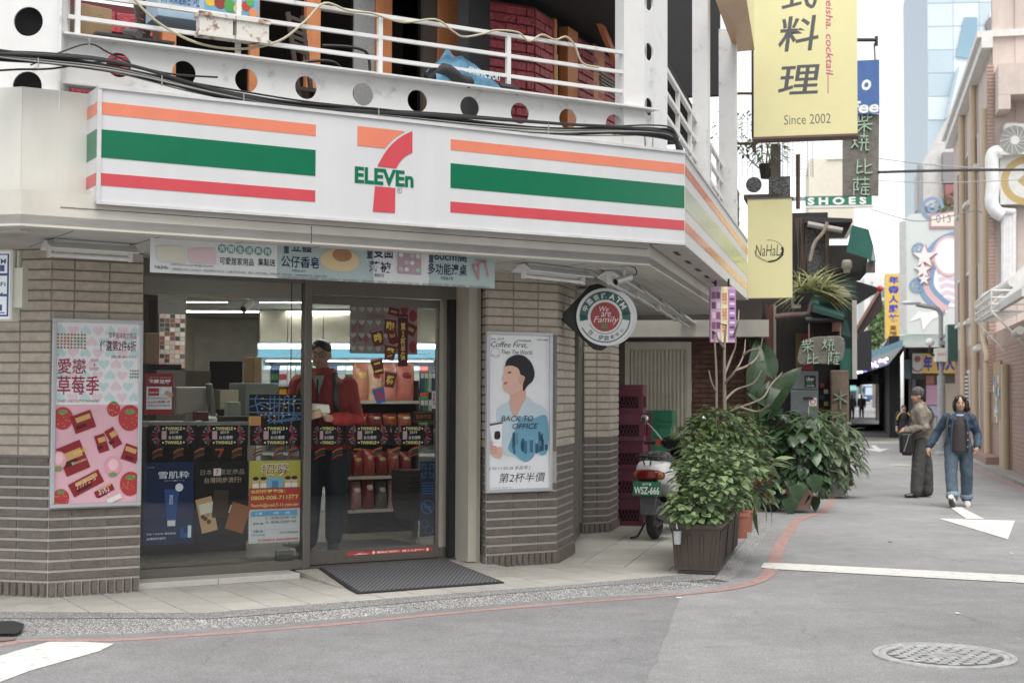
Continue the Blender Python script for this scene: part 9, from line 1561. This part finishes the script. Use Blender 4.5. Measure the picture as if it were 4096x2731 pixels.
# ---- man in red jacket behind the door
rm = FF.px(752, 1000, .66); rw = FF.W(rm.x, .66, 0); RMF = Fr(rw.x, rw.y, 96); rz_ = .1; hz0 = RMF.px(738, 830, 0)
sx = RMF.px(738, 830, 0).x
Jr = dict(head=(sx,-.02,1.70),neck=(sx + .01,.02,1.56),chest=(sx + .02,.02,1.32),pelvis=(sx + .02,.03,1.02),shL=(sx - .2,.02,1.48),shR=(sx + .23,.02,1.47),elL=(sx - .27,-.02,1.20),elR=(sx + .31,-.02,1.18),wrL=(sx - .07,-.24,1.20),wrR=(sx + .17,-.24,1.18),hdL=(sx + .04,-.30,1.22),hdR=(sx + .08,-.31,1.20),pkL=(.2,-.1,.9),pkR=(-.2,-.1,.9),hipL=(sx - .08,.03,1.0),hipR=(sx + .12,.03,1.0),knL=(sx - .07,0,.58),knR=(sx + .12,.03,.58),anL=(sx - .09,.04,.2),anR=(sx + .1,.06,.2),toeL=(sx - .14,-.12,.13),toeR=(sx + .13,-.1,.13))
kr = (RMF.px(738, 779, 0).z - .2) / 1.73
Jr = {k_: ((Vector((sx + (v[0] - sx) * kr, v[1] * kr, .2 + (v[2] - .1) * kr))) if not k_.startswith('pk') else Vector(v)) for k_, v in Jr.items()}
rz2 = lambda z: .2 + (z - .1) * kr
PRd = Person('man in a red zip jacket and glasses holding snacks behind the glass door', RMF, Jr, 1.72 * kr, .01)
m_rj = M('red_jacket',(.30,.028,.022),.7,var=.15,scale=14); PRd.jacket('red_jacket',m_rj,rz2(.93),1.0 * kr,(.068,.066,.054),fold=.03); PRd.trousers(M('navy_trousers',(.012,.016,.026)),(.12,.09,.075),.02); PRd.shoes(M('trainer_dark',(.035,.035,.038),.6),None,1.1); PRd.hair(m_hair,[(0,.08,.22,.37,.42,.34),(0,.22,.0,.34,.28,.24)],lock=.02)
PRd.T.part('zip',MB().tube(interp([(sx + .01,-.175,rz2(1.5)),(sx + .015,-.19,rz2(1.3)),(sx + .02,-.2,rz2(1.0))],3),.008,6),m_blk,PRd.body); PRd.T.part('shirt',MB().sheet([(sx - .045,rz2(1.53)),(sx + .06,rz2(1.53)),(sx + .015,rz2(1.38))],-.15,.03),P('9aa49a',.7),PRd.body)
for s_ in (-1,1): PRd.T.part('backpack_strap',MB().tube(interp([(sx + .02 + s_ * .12,-.06,rz2(1.545)),(sx + .02 + s_ * .15,-.175,rz2(1.44)),(sx + .02 + s_ * .16,-.185,rz2(1.28)),(sx + s_ * .2,-.06,rz2(1.12))],4),.026,7),m_blk,PRd.body)
gl_ = MB()
for s_ in (-1,1): c = PRd.hp(s_ * .15,-.40,.0); gl_.tube([c + Vector((.033 * math.cos(6.2832 * i / 12),0,.024 * math.sin(6.2832 * i / 12))) for i in range(13)],.003,5)
PRd.T.part('glasses', gl_.tube([PRd.hp(-.03, -.41, .02), PRd.hp(.03, -.41, .02)], .003, 5), m_blk, PRd.body, kind='stuff')
for i, (dx, dz, a) in enumerate(((.04, .04, .2), (.07, .085, -.15), (.0, .0, .5))):
    T = Thing('snack_packet',['cream snack packet in front in the hands of the red jacket man','white snack packet on top in the hands of the red jacket man','small packet lowest in the hands of the red jacket man'][i],'packet',RMF,(sx + .04 + dx * .6,-.34 - .02 * i,rz2(1.16) + dz)); T.part('packet',MB().hexa([(sx - .06 + dx,-.36 - .02 * i,rz2(1.16) + dz),(sx + .10 + dx,-.36 - .02 * i,rz2(1.16) + dz + a * .08),(sx + .10 + dx,-.32 - .02 * i,rz2(1.16) + dz + a * .08),(sx - .06 + dx,-.32 - .02 * i,rz2(1.16) + dz)],[(sx - .07 + dx,-.35 - .02 * i,rz2(1.16) + .075 + dz),(sx + .09 + dx,-.35 - .02 * i,rz2(1.16) + .075 + dz + a * .08),(sx + .09 + dx,-.33 - .02 * i,rz2(1.16) + .075 + dz + a * .08),(sx - .07 + dx,-.33 - .02 * i,rz2(1.16) + .075 + dz)]),P(['c0b59a','d2cdbf','b89a7a'][i],.4),bevel=.01)
# ================================================================ unseen house across the crossing, added to darken the window reflections
OH = Fr(16,-4,330); OT = Thing('opposite_house','dark grey house across the crossing mirrored in the shop window','building',OH,(0,0,0)); OT.part('wall',MB().box(-14,14,0,6,0,11),M('opposite_wall',(.13,.12,.11),.8));
for i in range(7):
    for j in range(3): OT.part('window',MB().box(-12.5 + i * 3.8,-10.5 + i * 3.8,-.06,-.001,1 + j * 3.4,3.1 + j * 3.4),M('opposite_window',(.03,.03,.035),.2))
OT.part('awning', MB().box(-14, 14, -1.2, -.001, 3.2, 3.35), m_conc)
